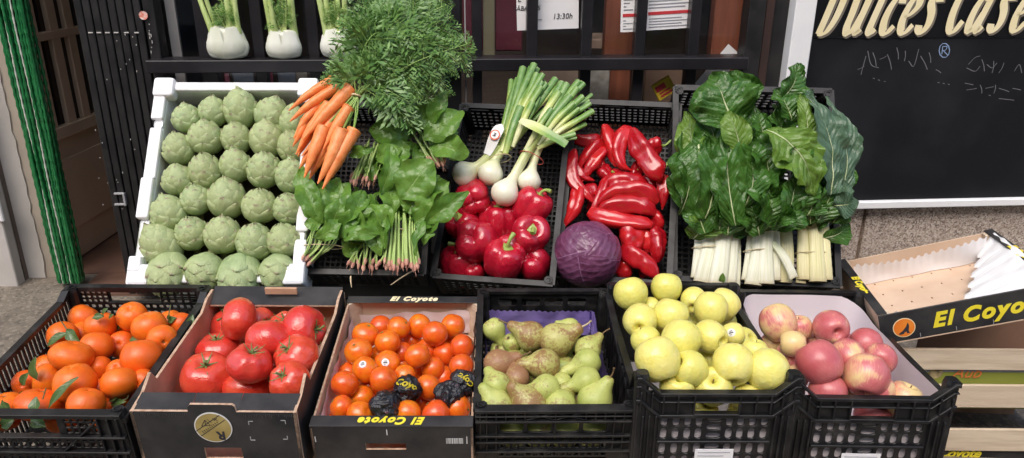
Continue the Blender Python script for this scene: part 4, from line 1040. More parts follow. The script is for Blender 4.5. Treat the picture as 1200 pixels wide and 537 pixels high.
# tissue in the carton
def tissue_sheet(name, label, c, pts, mat, tops, seed, wob=.006, z0=.012, lean=None, zig=0):
    b = MB(); P = []
    n = len(pts)
    for i, p in enumerate(pts):
        h = interp(tops, i/(n-1)) + (zig if i % 2 else 0); row = []
        for j in range(9):
            q = V((p[0], p[1], z0 + (h - z0)*j/8)); f = N3(q*22, 1, seed); g = N3(q*22, 1, seed+9)
            inw = V((-p[0], c.l/2 - p[1], 0)).normalized()
            row.append(q + inw*(abs(f)*wob + .001 + (j/8)**2*(lean or 0)) + V((0, 0, g*wob*.5 if j else 0)))
        P.append(row)
    b.grid(P); o = b.build(name, mat, smooth=True); o.matrix_world = c.M; tag(o, label, 'paper'); return o
def ring_pts(c, inset, sides, step=.008):
    w, l = c.w/2-inset, c.l-inset; path = {'l': [(-w, inset), (-w, l)], 'b': [(-w, l), (w, l)], 'r': [(w, l), (w, inset)]}
    out = []
    for s in sides:
        (x0, y0), (x1, y1) = path[s]; n = max(2, int(math.hypot(x1-x0, y1-y0)/step))
        out += [(lerp(x0, x1, i/n), lerp(y0, y1, i/n)) for i in range(n)]
    return out
tissue_sheet('tissue_paper', 'pale crumpled tissue paper lining the carton of small glossy mandarins', CR['coy'], ring_pts(CR['coy'], .008, 'lbr'), K['tissue'], [.085, .095, .09, .07, .065, .07, .075, .07, .085, .09, .09], 3, .012)
tissue_sheet('purple_paper', 'purple tray paper with ragged edge lining the pear crate', CR['pear'], [(x - (.016 if x > .12 else 0), y) for x, y in ring_pts(CR['pear'], .012, 'lbr', .007)], K['purple'], [.105, .105, .10, .090, .086, .085, .084, .088, .10, .105, .10], 4, .006, lean=.006, zig=.004)

# ------------------------------------------------------------------ empty carton on wooden crates, right
FLp = hit(1029, 371, V((0, 1.49, 0)), V((0,1,0)))
_y, _r, _t = R(-6.97), R(16.8), R(-1.4)
du = V((math.cos(_y)*math.cos(_r), math.sin(_y)*math.cos(_r), math.sin(_r))); dv = V((-math.sin(_y)*math.cos(_t), math.cos(_y)*math.cos(_t), math.sin(_t)))
dv = (dv - du*dv.dot(du)).normalized(); dw = du.cross(dv)
H = .072
DBG = 0
Wc, Lc = .375, .33
rr = empty('cardboard_carton', frame(FLp - dw*H, du, dv, dw), 'empty black rimmed carton with yellow lettering and orange emblem on stacked wooden crates', 'carton')
b = MB(); b.box((0, 0, .001), (Wc, .004, H)); o = b.build('end_panel', [K['card_black']], rr, bevel=.0005)
def fx(px, py):
    p = rr.matrix_world.inverted() @ hit(px, py, FLp, dv); return p.x, p.z
E_x, E_z = fx(1060, 388)
# place lettering from the two words of the panel
put_text('printed_letter', 'El', TXM(fx(1104, 379)[0], H*.50, -.0006), o, .048, K['yellow'], shear=.3, bold=.0021, space=1.22)
put_text('printed_letter', 'Coyote', TXM(fx(1128, 370)[0]-.003, H*.49, -.0006), o, .048, K['yellow'], shear=.3, bold=.0021, align='LEFT', space=1.2)
b = MB(); b.lathe([(.0001, 0), (.0235, 0), (.0235, -.0004)], 32, None, Matrix.Translation((E_x, -.0006, H*.46)) @ Matrix.Rotation(R(90), 4, 'X')); em = b.build('round_emblem', K['cream'], o)
b = MB(); b.lathe([(.0001, 0), (.0218, 0), (.0218, -.0003)], 32, None, Matrix.Translation((E_x, -.0010, H*.46)) @ Matrix.Rotation(R(90), 4, 'X')); b.build('orange_disc', K['orange_print'], em)
sil = [(-.013,-.014),(-.011,-.011),(-.007,-.009),(-.003,-.006),(.001,-.001),(.004,.002),(.006,.007),(.0085,.012),(.0095,.0085),(.0105,.004),(.0095,-.002),(.0085,-.007),(.009,-.012),(.011,-.0135),(.011,-.0145),(.004,-.0145),(.004,-.010),(.000,-.011),(-.002,-.0145),(-.006,-.0155),(-.010,-.0155)]
b = MB(); b.add([V((E_x+x, -.0014, H*.46+z)) for x, z in sil], [tuple(range(len(sil)))]); b.build('howling_silhouette', K['ink'], em)
b = MB()
for px in (1079, 1122, 1166):
    x, _ = fx(px, 395); b.box((x-.0006, -.0012, .003), (x+.0006, -.0003, .013))
b.build('staple', K['metal'], rr)
b = MB(); b.box((0, 0, -.0018), (Wc, .004, .0005)); b.build('pale_edge', K['card_pale'], rr)
b = MB(); b.box((0, Lc-.004, 0), (Wc, Lc, H-.004)); b.build('end_panel', K['card_pale'], rr)
for x0, x1 in ((-.000, .020), (Wc-.020, Wc)):
    b = MB(); b.box((x0, .0045, H), (x1, Lc+.001, H+.003)); o = b.build('rim_strip', K['card_black'], rr, bevel=.0005)
    put_text('printed_letter', 'El Coyote', Matrix.Translation(((x0+x1)/2, Lc*.5, H+.0034)) @ Matrix.Rotation(R(-90 if x0 < .1 else -90), 4, 'Z'), o, .022, K['yellow'], shear=.3, bold=.001, space=1.1)
    b = MB(); xx = .001 if x0 < .1 else Wc-.005; b.box((xx, .0045, .001), (xx+.004, Lc-.0045, H-.0005)); b.build('side_panel', K['card_pale'], rr)
for x0 in (.0052, Wc-.027):
    for y0 in (.0045, Lc-.026):
        b = MB(); b.box((x0, y0, .004), (x0+.022, y0+.021, H-.0008)); b.build('corner_wood', K['wood'], rr, bevel=.001)
b = MB(); perf(b, frame(V((.005, .0045, .0)), V((1,0,0)), V((0,0,1)), V((0,1,0))), 0, Wc-.01, 0, Lc-.009, 8, 5, .10, .13, 0, .004, e=2); b.build('base', K['card_pale'], rr)
# scalloped paper
def scallop(name, label, path, z0, hs, seed, wob=.004, out=0.0):
    b = MB(); P = []; n = len(path)
    for i, (x, y) in enumerate(path):
        h = interp(hs, i/(n-1)) - (.006 if i % 4 < 2 else 0) ; row = []
        d = V((path[min(i+1, n-1)][0]-path[max(i-1, 0)][0], path[min(i+1, n-1)][1]-path[max(i-1, 0)][1], 0)).normalized(); nn = V((-d.y, d.x, 0))
        for j in range(8):
            q = V((x, y, z0 + h*j/7)); row.append(q + nn*(out*(j/7)**1.5 + wob*N3(q*16, 1, seed)) )
        P.append(row)
    b.grid(P); o = b.build(name, K['paper'], smooth=True); o.matrix_world = frame(FLp - dw*H, du, dv, dw); tag(o, label, 'paper'); return o
pth = [(lerp(.028, Wc-.03, i/70), Lc-.030) for i in range(71)]
scallop('liner_paper', 'white scalloped paper along the back of the empty carton', pth, .006, [.068, .060, .056, .058, .066, .072], 2, .006, -.012)
K['paper_white'] = pmat('bright_white_paper', (.86,.86,.86), (.90,.90,.90), 8, .8, .3, 18, .004)
b = MB(); P = []
for i in range(61):
    u = i/60; y = lerp(Lc-.03, .012, u); xl_ = lerp(.325, .165, u) + .0012*math.sin(i*2.1) + (.009 if (i//5) % 2 else 0); row = []
    for j in range(15):
        v = j/14; x = lerp(xl_, Wc-.008, v); z = lerp(.028, H+.006, v**.9) + .005*N3(V((x*30, y*30, 0)), 1, 3)*(.3+v) + 0.0; row.append(V((x, y, z)))
    P.append(row)
b.grid(P); o = b.build('liner_paper', K['paper_white'], smooth=True); o.matrix_world = frame(FLp - dw*H, du, dv, dw); tag(o, 'bright white paper sheet with stepped edge draped in the right half of the empty carton', 'paper')
pth = [(lerp(.03, .16, i/26), .028) for i in range(27)]
scallop('liner_paper', 'small white scalloped paper scrap behind the orange emblem in the empty carton', pth, .006, [.062, .058, .056, .05, .03], 7, .006, -.01)

# wooden crates beneath
def slat_crate(label, x0, y0, z0, slats, w, l, top, group='slatted wooden crates stacked at the right'):
    rr = empty('wooden_crate', V((x0, y0, z0)), label, 'wooden crate', group)
    for a, c_ in slats:
        for y in (0, l-.008):
            b = MB(); b.box((0, y, a-z0), (w, y+.008, c_-z0)); b.build('slat', K['wood'], rr, bevel=.001)
        for x in (.0005, w-.0085):
            b = MB(); b.box((x, .0085, a-z0+.001), (x+.008, l-.0085, c_-z0-.001)); b.build('slat', K['wood'], rr, bevel=.001)
    for x in (.009, w-.031):
        for y in (.009, l-.031):
            b = MB(); b.box((x, y, .002), (x+.022, y+.022, top-z0)); b.build('corner_post', K['wood'], rr, bevel=.001)
    for i in range(6):
        b = MB(); b.box((.01, .032+i*(l-.1)/5.4, .0), (w-.01, .032+i*(l-.1)/5.4+.045, .006)); b.build('bottom_board', K['wood'], rr)
    return rr
YS = 1.50
def zat(py, px=1150): return hit(px, py, V((0, YS, 0)), V((0,1,0))).z
xs0 = hit(1032, 420, V((0, YS, 0)), V((0,1,0))).x
za, zb_, zc, zd, ze, zf = zat(410), zat(434), zat(452), zat(478), zat(505), zat(530)
top_c = slat_crate('upper slatted wooden crate below the empty carton, printed label behind its slats', xs0, YS, zd-.012, [(zb_, za), (zd, zc)], .52, .33, za-.002)
low_c = slat_crate('lower slatted wooden crate under the other wooden crate, black card inside', xs0, YS+.004, zf-.045, [(zf, ze)], .52, .33, zd-.014)
b = MB(); b.box((.035, .0095, zd-.012-(zd-.012)+.004), (.49, .012, zb_-(zd-.012)+.02)); ob = b.build('printed_label', K['green_label'], top_c)
b = MB(); b.box((.036, .0083, zb_-(zd-.012)-.010), (.489, .0092, zb_-(zd-.012)+.004)); b.build('grey_strip', pmat('grey_print_strip', (.24,.25,.30)), ob)
xl = hit(1134, 443, V((0, YS, 0)), V((0,1,0))).x - xs0
put_text('printed_letter', 'Aub', TXM(xl, zb_-(zd-.012)-.013, .0078), ob, .040, pmat('rust_print', (.62,.17,.04)), shear=.3)
xb = hit(1098, 443, V((0, YS, 0)), V((0,1,0))).x - xs0
b = MB(); b.lathe([(.0001, 0), (.016, 0), (.016, -.0005)], 18, None, Matrix.Translation((xb, .0079, zb_-(zd-.012)-.012)) @ Matrix.Rotation(R(90), 4, 'X')); b.build('dark_motif', pmat('mottled_print', (.06,.035,.025), (.45,.36,.18), 60), ob)
b = MB(); b.box((.035, .030, .012), (.46, .033, .09)); ob = b.build('black_card', K['card_black'], low_c)
xl = hit(1130, 530, V((0, YS, 0)), V((0,1,0))).x - xs0
b = MB(); b.box((.035, .0092, .006), (.49, .012, .043)); o2 = b.build('black_card', K['card_black'], low_c)
put_text('printed_letter', 'El Coyote', TXM(xl-.02, .031, .0086), o2, .034, K['yellow'], shear=.3, bold=.0012)
b = MB(); b.box((.0085, .20, .007), (.5, .205, .10)); b.build('inner_board', K['card_brown'], low_c)
b = MB(); b.box((.20, .2, .01), (.49, .204, za-zd+.055)); b.build('inner_board', pmat('dim_brown_board', (.20,.11,.075), (.26,.15,.10), 8, .8), top_c)
# white price scrap between the crates
p = hit(1014, 366, V((0, 1.66, 0)), V((0,1,0)))
b = MB(); b.grid([[V((-.022, .004*math.sin(j), .05*j/5)), V((.022, .006*math.sin(j+1), .05*j/5))] for j in range(6)]); o = b.build('paper_scrap', K['paper'], smooth=True, weld=False); o.location = p - V((0,0,.03)); tag(o, 'small white paper scrap tucked between pink apple crate and empty carton', 'paper')

# platforms that carry the crates
rr = empty('low_platform', V((.0, 1.1, 0)), 'low wooden platform carrying the front row of crates', 'platform')
for i in range(5):
    b = MB(); b.box((-.97, .01+i*.095, .045), (.84, .085+i*.095, .062)); b.build('plank', K['wood'], rr, bevel=.001)
for x in (-.9, -.1, .75):
    b = MB(); b.box((x, .012, -.09), (x+.08, .46, .0445)); b.build('bearer', K['wood'], rr)
# sloping rack under the back row
M = frame(V((-.0, 1.80, .19)), V((1,0,0)), V((0, math.cos(R(51)), math.sin(R(51)))), V((0, -math.sin(R(51)), math.cos(R(51)))))
rr = empty('display_rack', M, 'dark sloping rack carrying the back row of crates', 'rack')
for i in range(4):
    b = MB(); b.box((-.92, i*.125, -.03), (.84, i*.125+.08, -.012)); b.build('board', K['black_paint'], rr)
b = MB()
for x in (-.9, .0, .8):
    b = MB(); b.box((x, -.02, -.07), (x+.04, .45, -.0305)); b.build('bearer', K['black_paint'], rr)
b = MB(); b.box((-.92, -.03, -.16), (.84, -.012, -.03)); b.build('toe_board', K['black_paint'], rr)
#@@PART3
# ------------------------------------------------------------------ produce: unit meshes
def lathe_mesh(name, prof, mat, n=32, rows=30, fn=None, smooth=True):
    mb = MB(); mb.lathe(prof_spline(prof, rows), n, fn); return mb.mesh(name, mat, smooth=smooth, weld=True)
def tube_mesh(name, pts, rad, mat, n=8, **k):
    mb = MB(); mb.tube(spline(pts, 8), [interp(rad, i/8) for i in range(9)], n, **k); return mb.mesh(name, mat, smooth=True)
def star_mesh(name, mat, nl, z, ln, wd, up, seed, stem=None):
    rnd = random.Random(seed); mb = MB()
    for k in range(nl):
        a = 2*math.pi*(k+rnd.uniform(-.2, .2))/nl; L_ = ln*rnd.uniform(.8, 1.2); d = V((math.cos(a), math.sin(a), 0)); s_ = V((-d.y, d.x, 0)); P = []
        curl = rnd.uniform(.2, 1.2)*up
        for i in range(7):
            u = i/6; w_ = wd*(1-u)**.8*(.4+.6*min(1, u*4)); c_ = d*(.03+L_*u) + V((0,0,z + .06*math.sin(u*2.5) + curl*u*u))
            P.append([c_ - s_*w_ + V((0,0,-.02)), c_ + V((0,0,.015)), c_ + s_*w_ + V((0,0,-.02))])
        mb.grid(P)
    if stem: mb.tube(spline([(0,0,z-.02), (stem*.1, 0, z+stem*.5), (stem*.45, stem*.1, z+stem)], 6), [.06,.05,.045,.045,.05,.055,.06], 7)
    return mb.mesh(name, mat, smooth=True)
UNIT = {}
def mk(kind, n, f): UNIT[kind] = [f(i) for i in range(n)]
def citrus(i):
    rnd = random.Random(i+20); sq = rnd.uniform(.78, .86)
    prof = [(0,.70),(.08,.72),(.2,.80),(.45,.79),(.75,.62),(.95,.28),(1,-.05),(.92,-.4),(.68,-.68),(.35,-.81),(.12,-.80),(0,-.77)]
    def fn(p, u, th):
        k = 1 + .035*N3(p, 1.3, i*7) + .012*N3(p, 4, i*3) + .012*math.cos(th*9+i)*max(0, p.z)
        return V((p.x*k, p.y*k, p.z*k*sq/.80))
    return (lathe_mesh('mandarin', prof, K['mandarin'], fn=fn), [('navel', star_mesh('navel', K['calyx'], 5, .70, .05, .03, .02, i, None))])
mk('mandarin', 4, citrus)
def clem(i):
    prof = [(0,.84),(.10,.86),(.3,.88),(.6,.74),(.88,.45),(1,.02),(.9,-.42),(.65,-.74),(.35,-.88),(.1,-.87),(0,-.85)]
    def fn(p, u, th):
        k = 1 + .03*N3(p, 1.2, i*5); return p*k
    return (lathe_mesh('mandarin', prof, K['clementine'], 28, 24, fn=fn), [('navel', star_mesh('navel', K['calyx'], 5, .855, .09, .05, .02, i+3, None))])
mk('clementine', 4, clem)
def tom(i):
    nl = (5, 6, 7, 5)[i]; amp = (.035, .05, .06, .02)[i]
    prof = [(0,.52),(.08,.54),(.2,.64),(.42,.72),(.72,.60),(.95,.25),(1,-.08),(.9,-.42),(.65,-.66),(.3,-.76),(0,-.77)]
    def fn(p, u, th):
        rr_ = math.hypot(p.x, p.y); k = 1 + amp*math.cos(nl*th + math.sin(th*2+i))*min(1, rr_*2)*(.35+.65*max(0, min(1, p.z+.3))) + .05*N3(p, .9, i*9)
        return V((p.x*k, p.y*k, p.z*(1+.05*N3(p, 1, i+40))))
    return (lathe_mesh('tomato', prof, K['tomato'], 40, 30, fn=fn), [('calyx', star_mesh('calyx', K['calyx'], 6, .60, .52, .065, .26, i+8, .34))])
mk('tomato', 4, tom)
AP_PROF = [(0,.34),(.06,.40),(.14,.62),(.30,.83),(.56,.85),(.82,.62),(.98,.22),(.98,-.15),(.86,-.52),(.64,-.80),(.44,-.91),(.27,-.86),(.13,-.68),(0,-.60)]
def app(mat, rnd0):
    def f(i):
        rnd = random.Random(i+rnd0); st = rnd.uniform(.92, 1.06)
        def fn(p, u, th):
            k = 1 + .035*N3(p, .9, i*11+rnd0) + .02*math.cos(5*th+i)*max(0, -p.z); return V((p.x*k, p.y*k, p.z*st))
        return (lathe_mesh('apple', AP_PROF, mat, 36, 32, fn=fn), [('stem', tube_mesh('stem', [(0,0,.36*st), (.02,0,.6*st), (.07,.02,.92*st)], [.03,.026,.035], K['stem_brown'], 7)), ('calyx', star_mesh('calyx', K['stem_brown'], 6, -.66, .13, .05, -.06, i))])
    return f
mk('yapple', 4, app(K['yapple'], 3)); mk('papple', 4, app(K['papple'], 77)); mk('papple_red', 4, app(K['papple_red'], 78))

ORD = ['first','second','third','fourth','fifth','sixth','seventh','eighth','ninth','tenth','eleventh','twelfth']
ALLF = []
def orient(axis, spin):
    q = V((0,0,1)).rotation_difference(axis); return q.to_matrix() @ Matrix.Rotation(spin, 3, 'Z')
def relax(items, iters=80, slack=.93):
    """slide overlapping fruit apart along the line of sight until they only touch"""
    for _ in range(iters):
        mv = False
        for i in range(len(items)):
            for j in range(i):
                a, b = items[i], items[j]; d = a['p'] - b['p']; dist = d.length; lim = (a['r']+b['r'])*slack
                if dist < lim:
                    back = a if (a['lay'], depth(a['p'])) > (b['lay'], depth(b['p'])) else b
                    back['p'] += (back['p'] - CAM).normalized()*min(.004, (lim-dist)*.6); back['p0'] = back['p']; mv = True
        for it in items:
            c = it['c']; q = c.loc(it['p']); m_ = it['r']*.85 + .006
            if q.z < m_:
                dd = (it['p']-CAM).normalized(); t = (m_ - q.z)/dd.dot(c.n); it['p'] += dd*t
        if not mv: break
    for it in items:
        c = it['c']; q = c.loc(it['p']); dd = (it['p']-CAM).normalized(); lim = it['r']*1.0 + .010
        if q.y < lim: it['p'] += dd*((lim - q.y)/dd.dot(c.v))
        q = c.loc(it['p']); lx = c.w/2 - it['r']*.92 - .008
        if abs(q.x) > lx and q.z < c.D + it['r']*.3: it['p'] += c.u*(math.copysign(lx, q.x) - q.x)
def fillers(c, items, label, h0, box=None):
    rp = sorted(i['rp'] for i in items)[len(items)//2]; r = sorted(i['r'] for i in items)[len(items)//2]; out = []
    nx, ny = 12, 15
    for iy in range(ny):
        for ix in range(nx):
            p = c.M @ V((lerp(-c.w/2+r+.01, c.w/2-r-.01, ix/(nx-1)), lerp(r*1.2+.012, c.l-r-.03, iy/(ny-1)), c.D + h0 - .030)); px, py = proj(p)
            if box and not (box[0] < px < box[2] and box[1] < py < box[3]): continue
            if any(math.hypot(px-i['px'], (py-i['py'])*1.1) < i['rp']*.98 for i in items) or any(math.hypot(px-i['px'], py-i['py']) < rp*1.15 for i in out): continue
            out.append(dict(p=p, r=r, lay=3, c=c, px=px, py=py, rp=rp*.97, ax=(random.uniform(-1, 1), random.uniform(-.3, 1), random.uniform(-.4, .6)), lab=label, rel=1))
    return out
def place(kind, c, rows, phrase, default, cat, group, h0, aspect=1.0, seed=1, sq=None, fill=None, fbox=None):
    rnd = random.Random(seed); items = []
    for rn, lst in rows:
        lst = sorted(lst, key=lambda t: t[0])
        for k, t in enumerate(lst):
            px, py, rx, ry, lay = t[:5]; ax = t[5] if len(t) > 5 else None; desc = t[6] if len(t) > 6 else None
            rp = (max(rx, ry)*(.91 if kind == 'mandarin' else 1) if sq else (rx+ry)/2)*({'clementine': 1.06, 'bell_pepper': 1.13}.get(kind, 1))
            p = c.at(px, py, h0 - lay*.018)
            r = rp*depth(p)/F
            lab = f"{desc or default}, {ORD[k]} from left in {rn} row of the {phrase}" if len(lst) > 1 else f"{desc or default}, alone in the {rn} row of the {phrase}"
            if len(lab.split()) > 16: lab = f'{desc}, {rn} row of {phrase}'
            if ax is None:
                if sq:
                    q = min(rx, ry)/max(rx, ry); s2 = max(0, min(1, (q*q - sq*sq)/(1-sq*sq))); s_ = math.sqrt(s2); c_ = math.sqrt(1-s2)
                    if rx >= ry: ax = (rnd.uniform(-.25, .25), c_, s_*rnd.choice((1, 1, -1)))
                    else: ax = (c_*rnd.choice((1, -1)), rnd.uniform(-.25, .25), s_)
                else: ax = (rnd.uniform(-1, 1), rnd.uniform(-.6, 1), rnd.uniform(-.7, .5))
            items.append(dict(p=p, r=r*(1.0 if not sq else 1), lay=lay, c=c, px=px, py=py, rp=rp, ax=ax, lab=lab, rel=(sq+1)/2 if sq else 1, zs=max(.66, min(1, min(rx, ry)/max(rx, ry)/sq)) if sq else 1))
    for it in items: it['r'] *= it['rel'] ** .5
    if fill: items += fillers(c, items, fill, h0, fbox)
    relax(items, 80, .82 if kind == 'bell_pepper' else .93)
    var = UNIT[kind]; out = []
    for n_, it in enumerate(items):
        me, ch = (UNIT['papple_red'] if kind == 'papple' and ('red' in it['lab'].split(',')[0] or 'deep' in it['lab'].split(',')[0]) else var)[rnd.randrange(len(var))]; r = it['rp']*depth(it['p'])/F
        o = bpy.data.objects.new(me.name.split('.')[0], me); COL.objects.link(o)
        o.matrix_world = Matrix.Translation(it['p']) @ orient(view(*it['ax']), rnd.uniform(0, 6.28)).to_4x4() @ Matrix.Diagonal((r, r, r*it.get('zs', 1), 1))
        tag(o, it['lab'], cat, group)
        for nm, cm in ch:
            q = bpy.data.objects.new(nm, cm); COL.objects.link(q); q.parent = o
        it['o'] = o; it['R'] = r; out.append(it)
    ALLF.extend(out); return out

# --- mandarins with leaves
AU = (0.05, .8, .55)
mand_rows = [
 ('back', [(118,382,20,16,1), (155,371,19,17,0), (175,383,22,18,0), (222,380,13,15,1)]),
 ('second', [(84,417,27,16,0), (113,407,21,17,.5), (143,404,17,18,1,(.2,.2,.9),'brownish mandarin with its calyx showing'), (166,419,26,20,0,None,'large oval mandarin'), (204,398,18,19,0)]),
 ('third', [(30,449,17,17,1.5), (56,445,18,21,1), (88,449,26,21,0), (117,431,15,14,1.6), (138,434,14,13,1.6), (140,449,23,19,.4), (176,447,16,16,1), (196,428,12,15,1.6)]),
 ('front', [(8,478,22,18,1), (46,475,29,19,.3), (72,490,20,18,1.4), (101,474,23,18,.3), (139,474,20,16,.8)]),
]
md = place('mandarin', CR['mand'], mand_rows, 'mandarin crate', 'orange mandarin', 'mandarin', 'mandarins in the black slatted crate', -.020, sq=.80, seed=4, fill='orange mandarin half hidden in a gap below the others in the slatted crate')
def leaf(mb, base, tip, width, nrm, bulge=.12, fold=.25, ripple=.05, seed=0, nu=12, nv=8, prof=None, crk=.0, droop=None, curl=0.0, corr=0.0, ncor=8):
    d = tip - base; L = d.length; dn_ = d.normalized(); nrm = (nrm - dn_*nrm.dot(dn_)).normalized(); side = dn_.cross(nrm)
    prof = prof or [.12,.55,.88,1,.95,.78,.50,.12]
    P = []; U = []
    for i in range(nu+1):
        u = i/nu; c = base + d*u + nrm*(bulge*L*4*u*(1-u)); 
        if curl: c += side*(curl*L*math.sin(u*math.pi))
        if droop: c += droop*(L*u*u)
        w_ = width/2*interp(prof, u); row = []; ur = []
        for j in range(nv+1):
            v = j/nv*2-1
            q = c + side*(v*w_) + nrm*(fold*abs(v)*w_ + ripple*width*math.sin(u*11+seed*3+(2 if v > 0 else 0))*v*v)
            if corr: q += nrm*(corr*width*math.sin(6.283*ncor*(u - .32*abs(v)) + seed)*min(1, abs(v)*2.5)*(.5+.5*math.sin(u*5+seed*1.3)))
            if crk: q += nrm*(crk*N3(q*38, 1, seed)*(0.35+abs(v))) + side*(crk*.6*N3(q*30, 1, seed+7)*abs(v))
            row.append(q); ur.append((u, j/nv))
        P.append(row); U.append(ur)
    mb.grid(P, U)
def near(items, px, py): return min(items, key=lambda it: (it['px']-px)**2 + (it['py']-py)**2)
CIT = [.08,.5,.85,1,.92,.68,.36,.04]
rnd = random.Random(8)
for bx, by, tx, ty, w_, dz in ((122,371,109,373,7,.02),(121,370,126,362,6,.024),(128,374,133,369,5,.02),(79,390,58,405,9,.028),(78,386,92,400,10,.03),(152,398,170,399,9,.035),(131,396,142,380,7,.03),(197,378,206,373,7,.02),(199,376,199,369,5,.02),(226,369,221,388,7,.02),
    (44,446,42,421,11,.035),(27,452,33,438,9,.02),(50,458,13,472,9,.03),(92,442,59,478,9,.04),(43,465,43,484,11,.03),(14,484,4,470,13,.02),(118,463,115,486,10,.034),(120,466,96,480,8,.03),(108,455,121,463,4,.03),(128,470,141,463,7,.026),(130,474,146,471,7,.026),(66,478,80,494,10,.012),(16,492,3,500,13,.012),(36,492,52,500,11,.012)):
    it = near(md, bx, by); dpt = depth(it['p']) - it['R'] - .002
    b_ = at_d(bx, by, dpt); t_ = at_d(tx, ty, dpt - dz*.25); mb = MB()
    leaf(mb, b_, b_.lerp(t_, 1.12), w_*1.35*dpt/F, (UP*.5 - FW).normalized() + RT*rnd.uniform(-.5, .5), .08, .45, .06, rnd.randint(0, 99), 8, 4, CIT)
    me = mb.mesh('leaf', K['citrus_leaf'], smooth=True); o = bpy.data.objects.new('leaf', me); COL.objects.link(o); o.parent = it['o']; o.matrix_parent_inverse = it['o'].matrix_world.inverted()
for pts in ([(72,377),(78,386),(79,392)], [(200,358),(197,372)], [(100,454),(108,456),(115,463)], [(150,455),(150,466),(140,470)], [(54,455),(50,468)]):
    it = near(md, *pts[-1]); dpt = depth(it['p']) - it['R'] - .004; mb = MB(); mb.tube(spline([at_d(x, y, dpt) for x, y in pts], 6), .0012, 6)
    o = bpy.data.objects.new('twig', mb.mesh('twig', K['twig'], smooth=True)); COL.objects.link(o); o.parent = it['o']; o.matrix_parent_inverse = it['o'].matrix_world.inverted()

# --- tomatoes
tom_rows = [
 ('back', [(280,374,19,25,0,(-.95,.1,.25),'upright red tomato on top of the heap'), (306,378,15,18,1.2), (335,383,20,20,1,(0,.8,.6)), (369,386,21,28,0,(.92,.05,.35),'large tomato turned sideways')]),
 ('second', [(255,409,25,15,.6,(.0,.9,.3)), (270,396,16,16,1.6,(-.4,.8,.4)), (316,399,28,21,.2,(.1,.9,-.45)), (352,418,27,20,.5,(-.45,.65,.6))]),
 ('third', [(243,440,31,22,.6,(.12,.8,.6)), (293,426,26,20,0,(.3,.85,.35)), (324,437,16,18,1.4), (345,446,24,20,.6,(-.3,.55,.75))]),
 ('front', [(230,464,31,20,.8,(.05,.7,.7)), (290,456,29,17,.5,(.1,.9,-.3)), (286,470,19,12,1.2,(0,.9,-.4)), (338,464,18,14,1.0,(.2,.9,-.3))]),
]
tm = place('tomato', CR['tom'], tom_rows, 'tomato carton', 'ripe red tomato', 'tomato', 'large tomatoes in the black carton', .004, sq=.74, seed=6, fill='red tomato half hidden in a gap below the others in the black carton')

# --- small mandarins
cl_rows = [
 ('back', [(428,393,15,15,0), (467,384,13,13,0), (491,382,13,14,0), (510,391,14.5,14.5,0), (531,382,14,13.5,.3)]),
 ('second', [(420,412,16,15.5,0,(-.2,.6,.7),'yellowish orange mandarin with green navel'), (454,401,14.5,14.5,0), (445,418,13,13,1.2), (481,400,13,12.5,.8), (471,414,13,13,1), (501,410,13,14,1), (522,415,13.5,14,.6,None,'reddish mandarin'), (543,406,13.5,14,.2)]),
 ('third', [(408,437,13,13,1.2), (428,433,15,15,0), (454,426,15,14.5,.3), (471,428,13,13,1.2), (489,417,14.5,14.5,0), (486,436,13,13,1.6), (507,432,13.5,13.5,.4), (541,429,14,14,.5)]),
 ('fourth', [(404,450,15.5,15.5,0), (432,453,13,13,1.4), (449,445,15.5,15.5,0), (474,441,13,13,.9), (502,454,15,14.5,.3), (519,443,14,14,.9)]),
 ('fifth', [(400,477,13.5,13.5,.4), (424,467,15,14.5,.5), (493,471,14,14,.9), (540,478,15,15,.2)]),
 ('front', [(397,491,12,11,1), (422,486,16,15,.4), (478,484,15.5,15,.3), (511,485,16.5,16,.2), (542,492,12,11,1)]),
]
cl = place('clementine', CR['coy'], cl_rows, 'small mandarin carton', 'glossy orange mandarin', 'mandarin', 'small mandarins in the carton with yellow lettering', -.012, seed=5, fill='glossy mandarin half hidden in a gap below the others in its carton')
def sticker(it, px, py, rad, mat, txt=None, name='sticker'):
    o = it['o']; dirv = (at_d(px, py, depth(it['p']) - it['R']*.8) - it['p']).normalized(); mb = MB(); rot = orient(dirv, 0); P = []
    rr_ = it['R']
    for i in range(4):
        a = (i+.001)/3*rad/rr_
        P.append([it['p'] + rot @ V((math.sin(a)*math.cos(t)*rr_, math.sin(a)*math.sin(t)*rr_, math.cos(a)*rr_*1.012)) for t in [2*math.pi*k/16 for k in range(16)]])
    mb.grid(P, None, 0, wrap=True); s_ = mb.build(name, mat, smooth=True); s_.parent = o; s_.matrix_parent_inverse = o.matrix_world.inverted()
    d2 = MB(); 
    for x0, y0, x1, y1 in ((-.5,-.2,.5,.1), (-.3,.25,.4,.45), (-.4,-.55,.1,-.45)):
        q = [V((x0,y0,0)), V((x1,y0,0)), V((x1,y1,0)), V((x0,y1,0))]; d2.add([it['p'] + rot @ V((v.x*rad, v.y*rad, rr_*1.02)) for v in q], [(0,1,2,3)])
    t_ = d2.build('sticker_print', K['ink']); t_.parent = s_; t_.matrix_parent_inverse = s_.matrix_world.inverted() if False else o.matrix_world.inverted()
    t_.parent = s_
    return s_
bpy.context.view_layer.update()
def find(items, px, py): return near(items, px, py)
sticker(find(cl, 428, 433), 425, 427, .0075, K['white']); sticker(find(cl, 454, 426), 452, 425, .0080, K['white'])
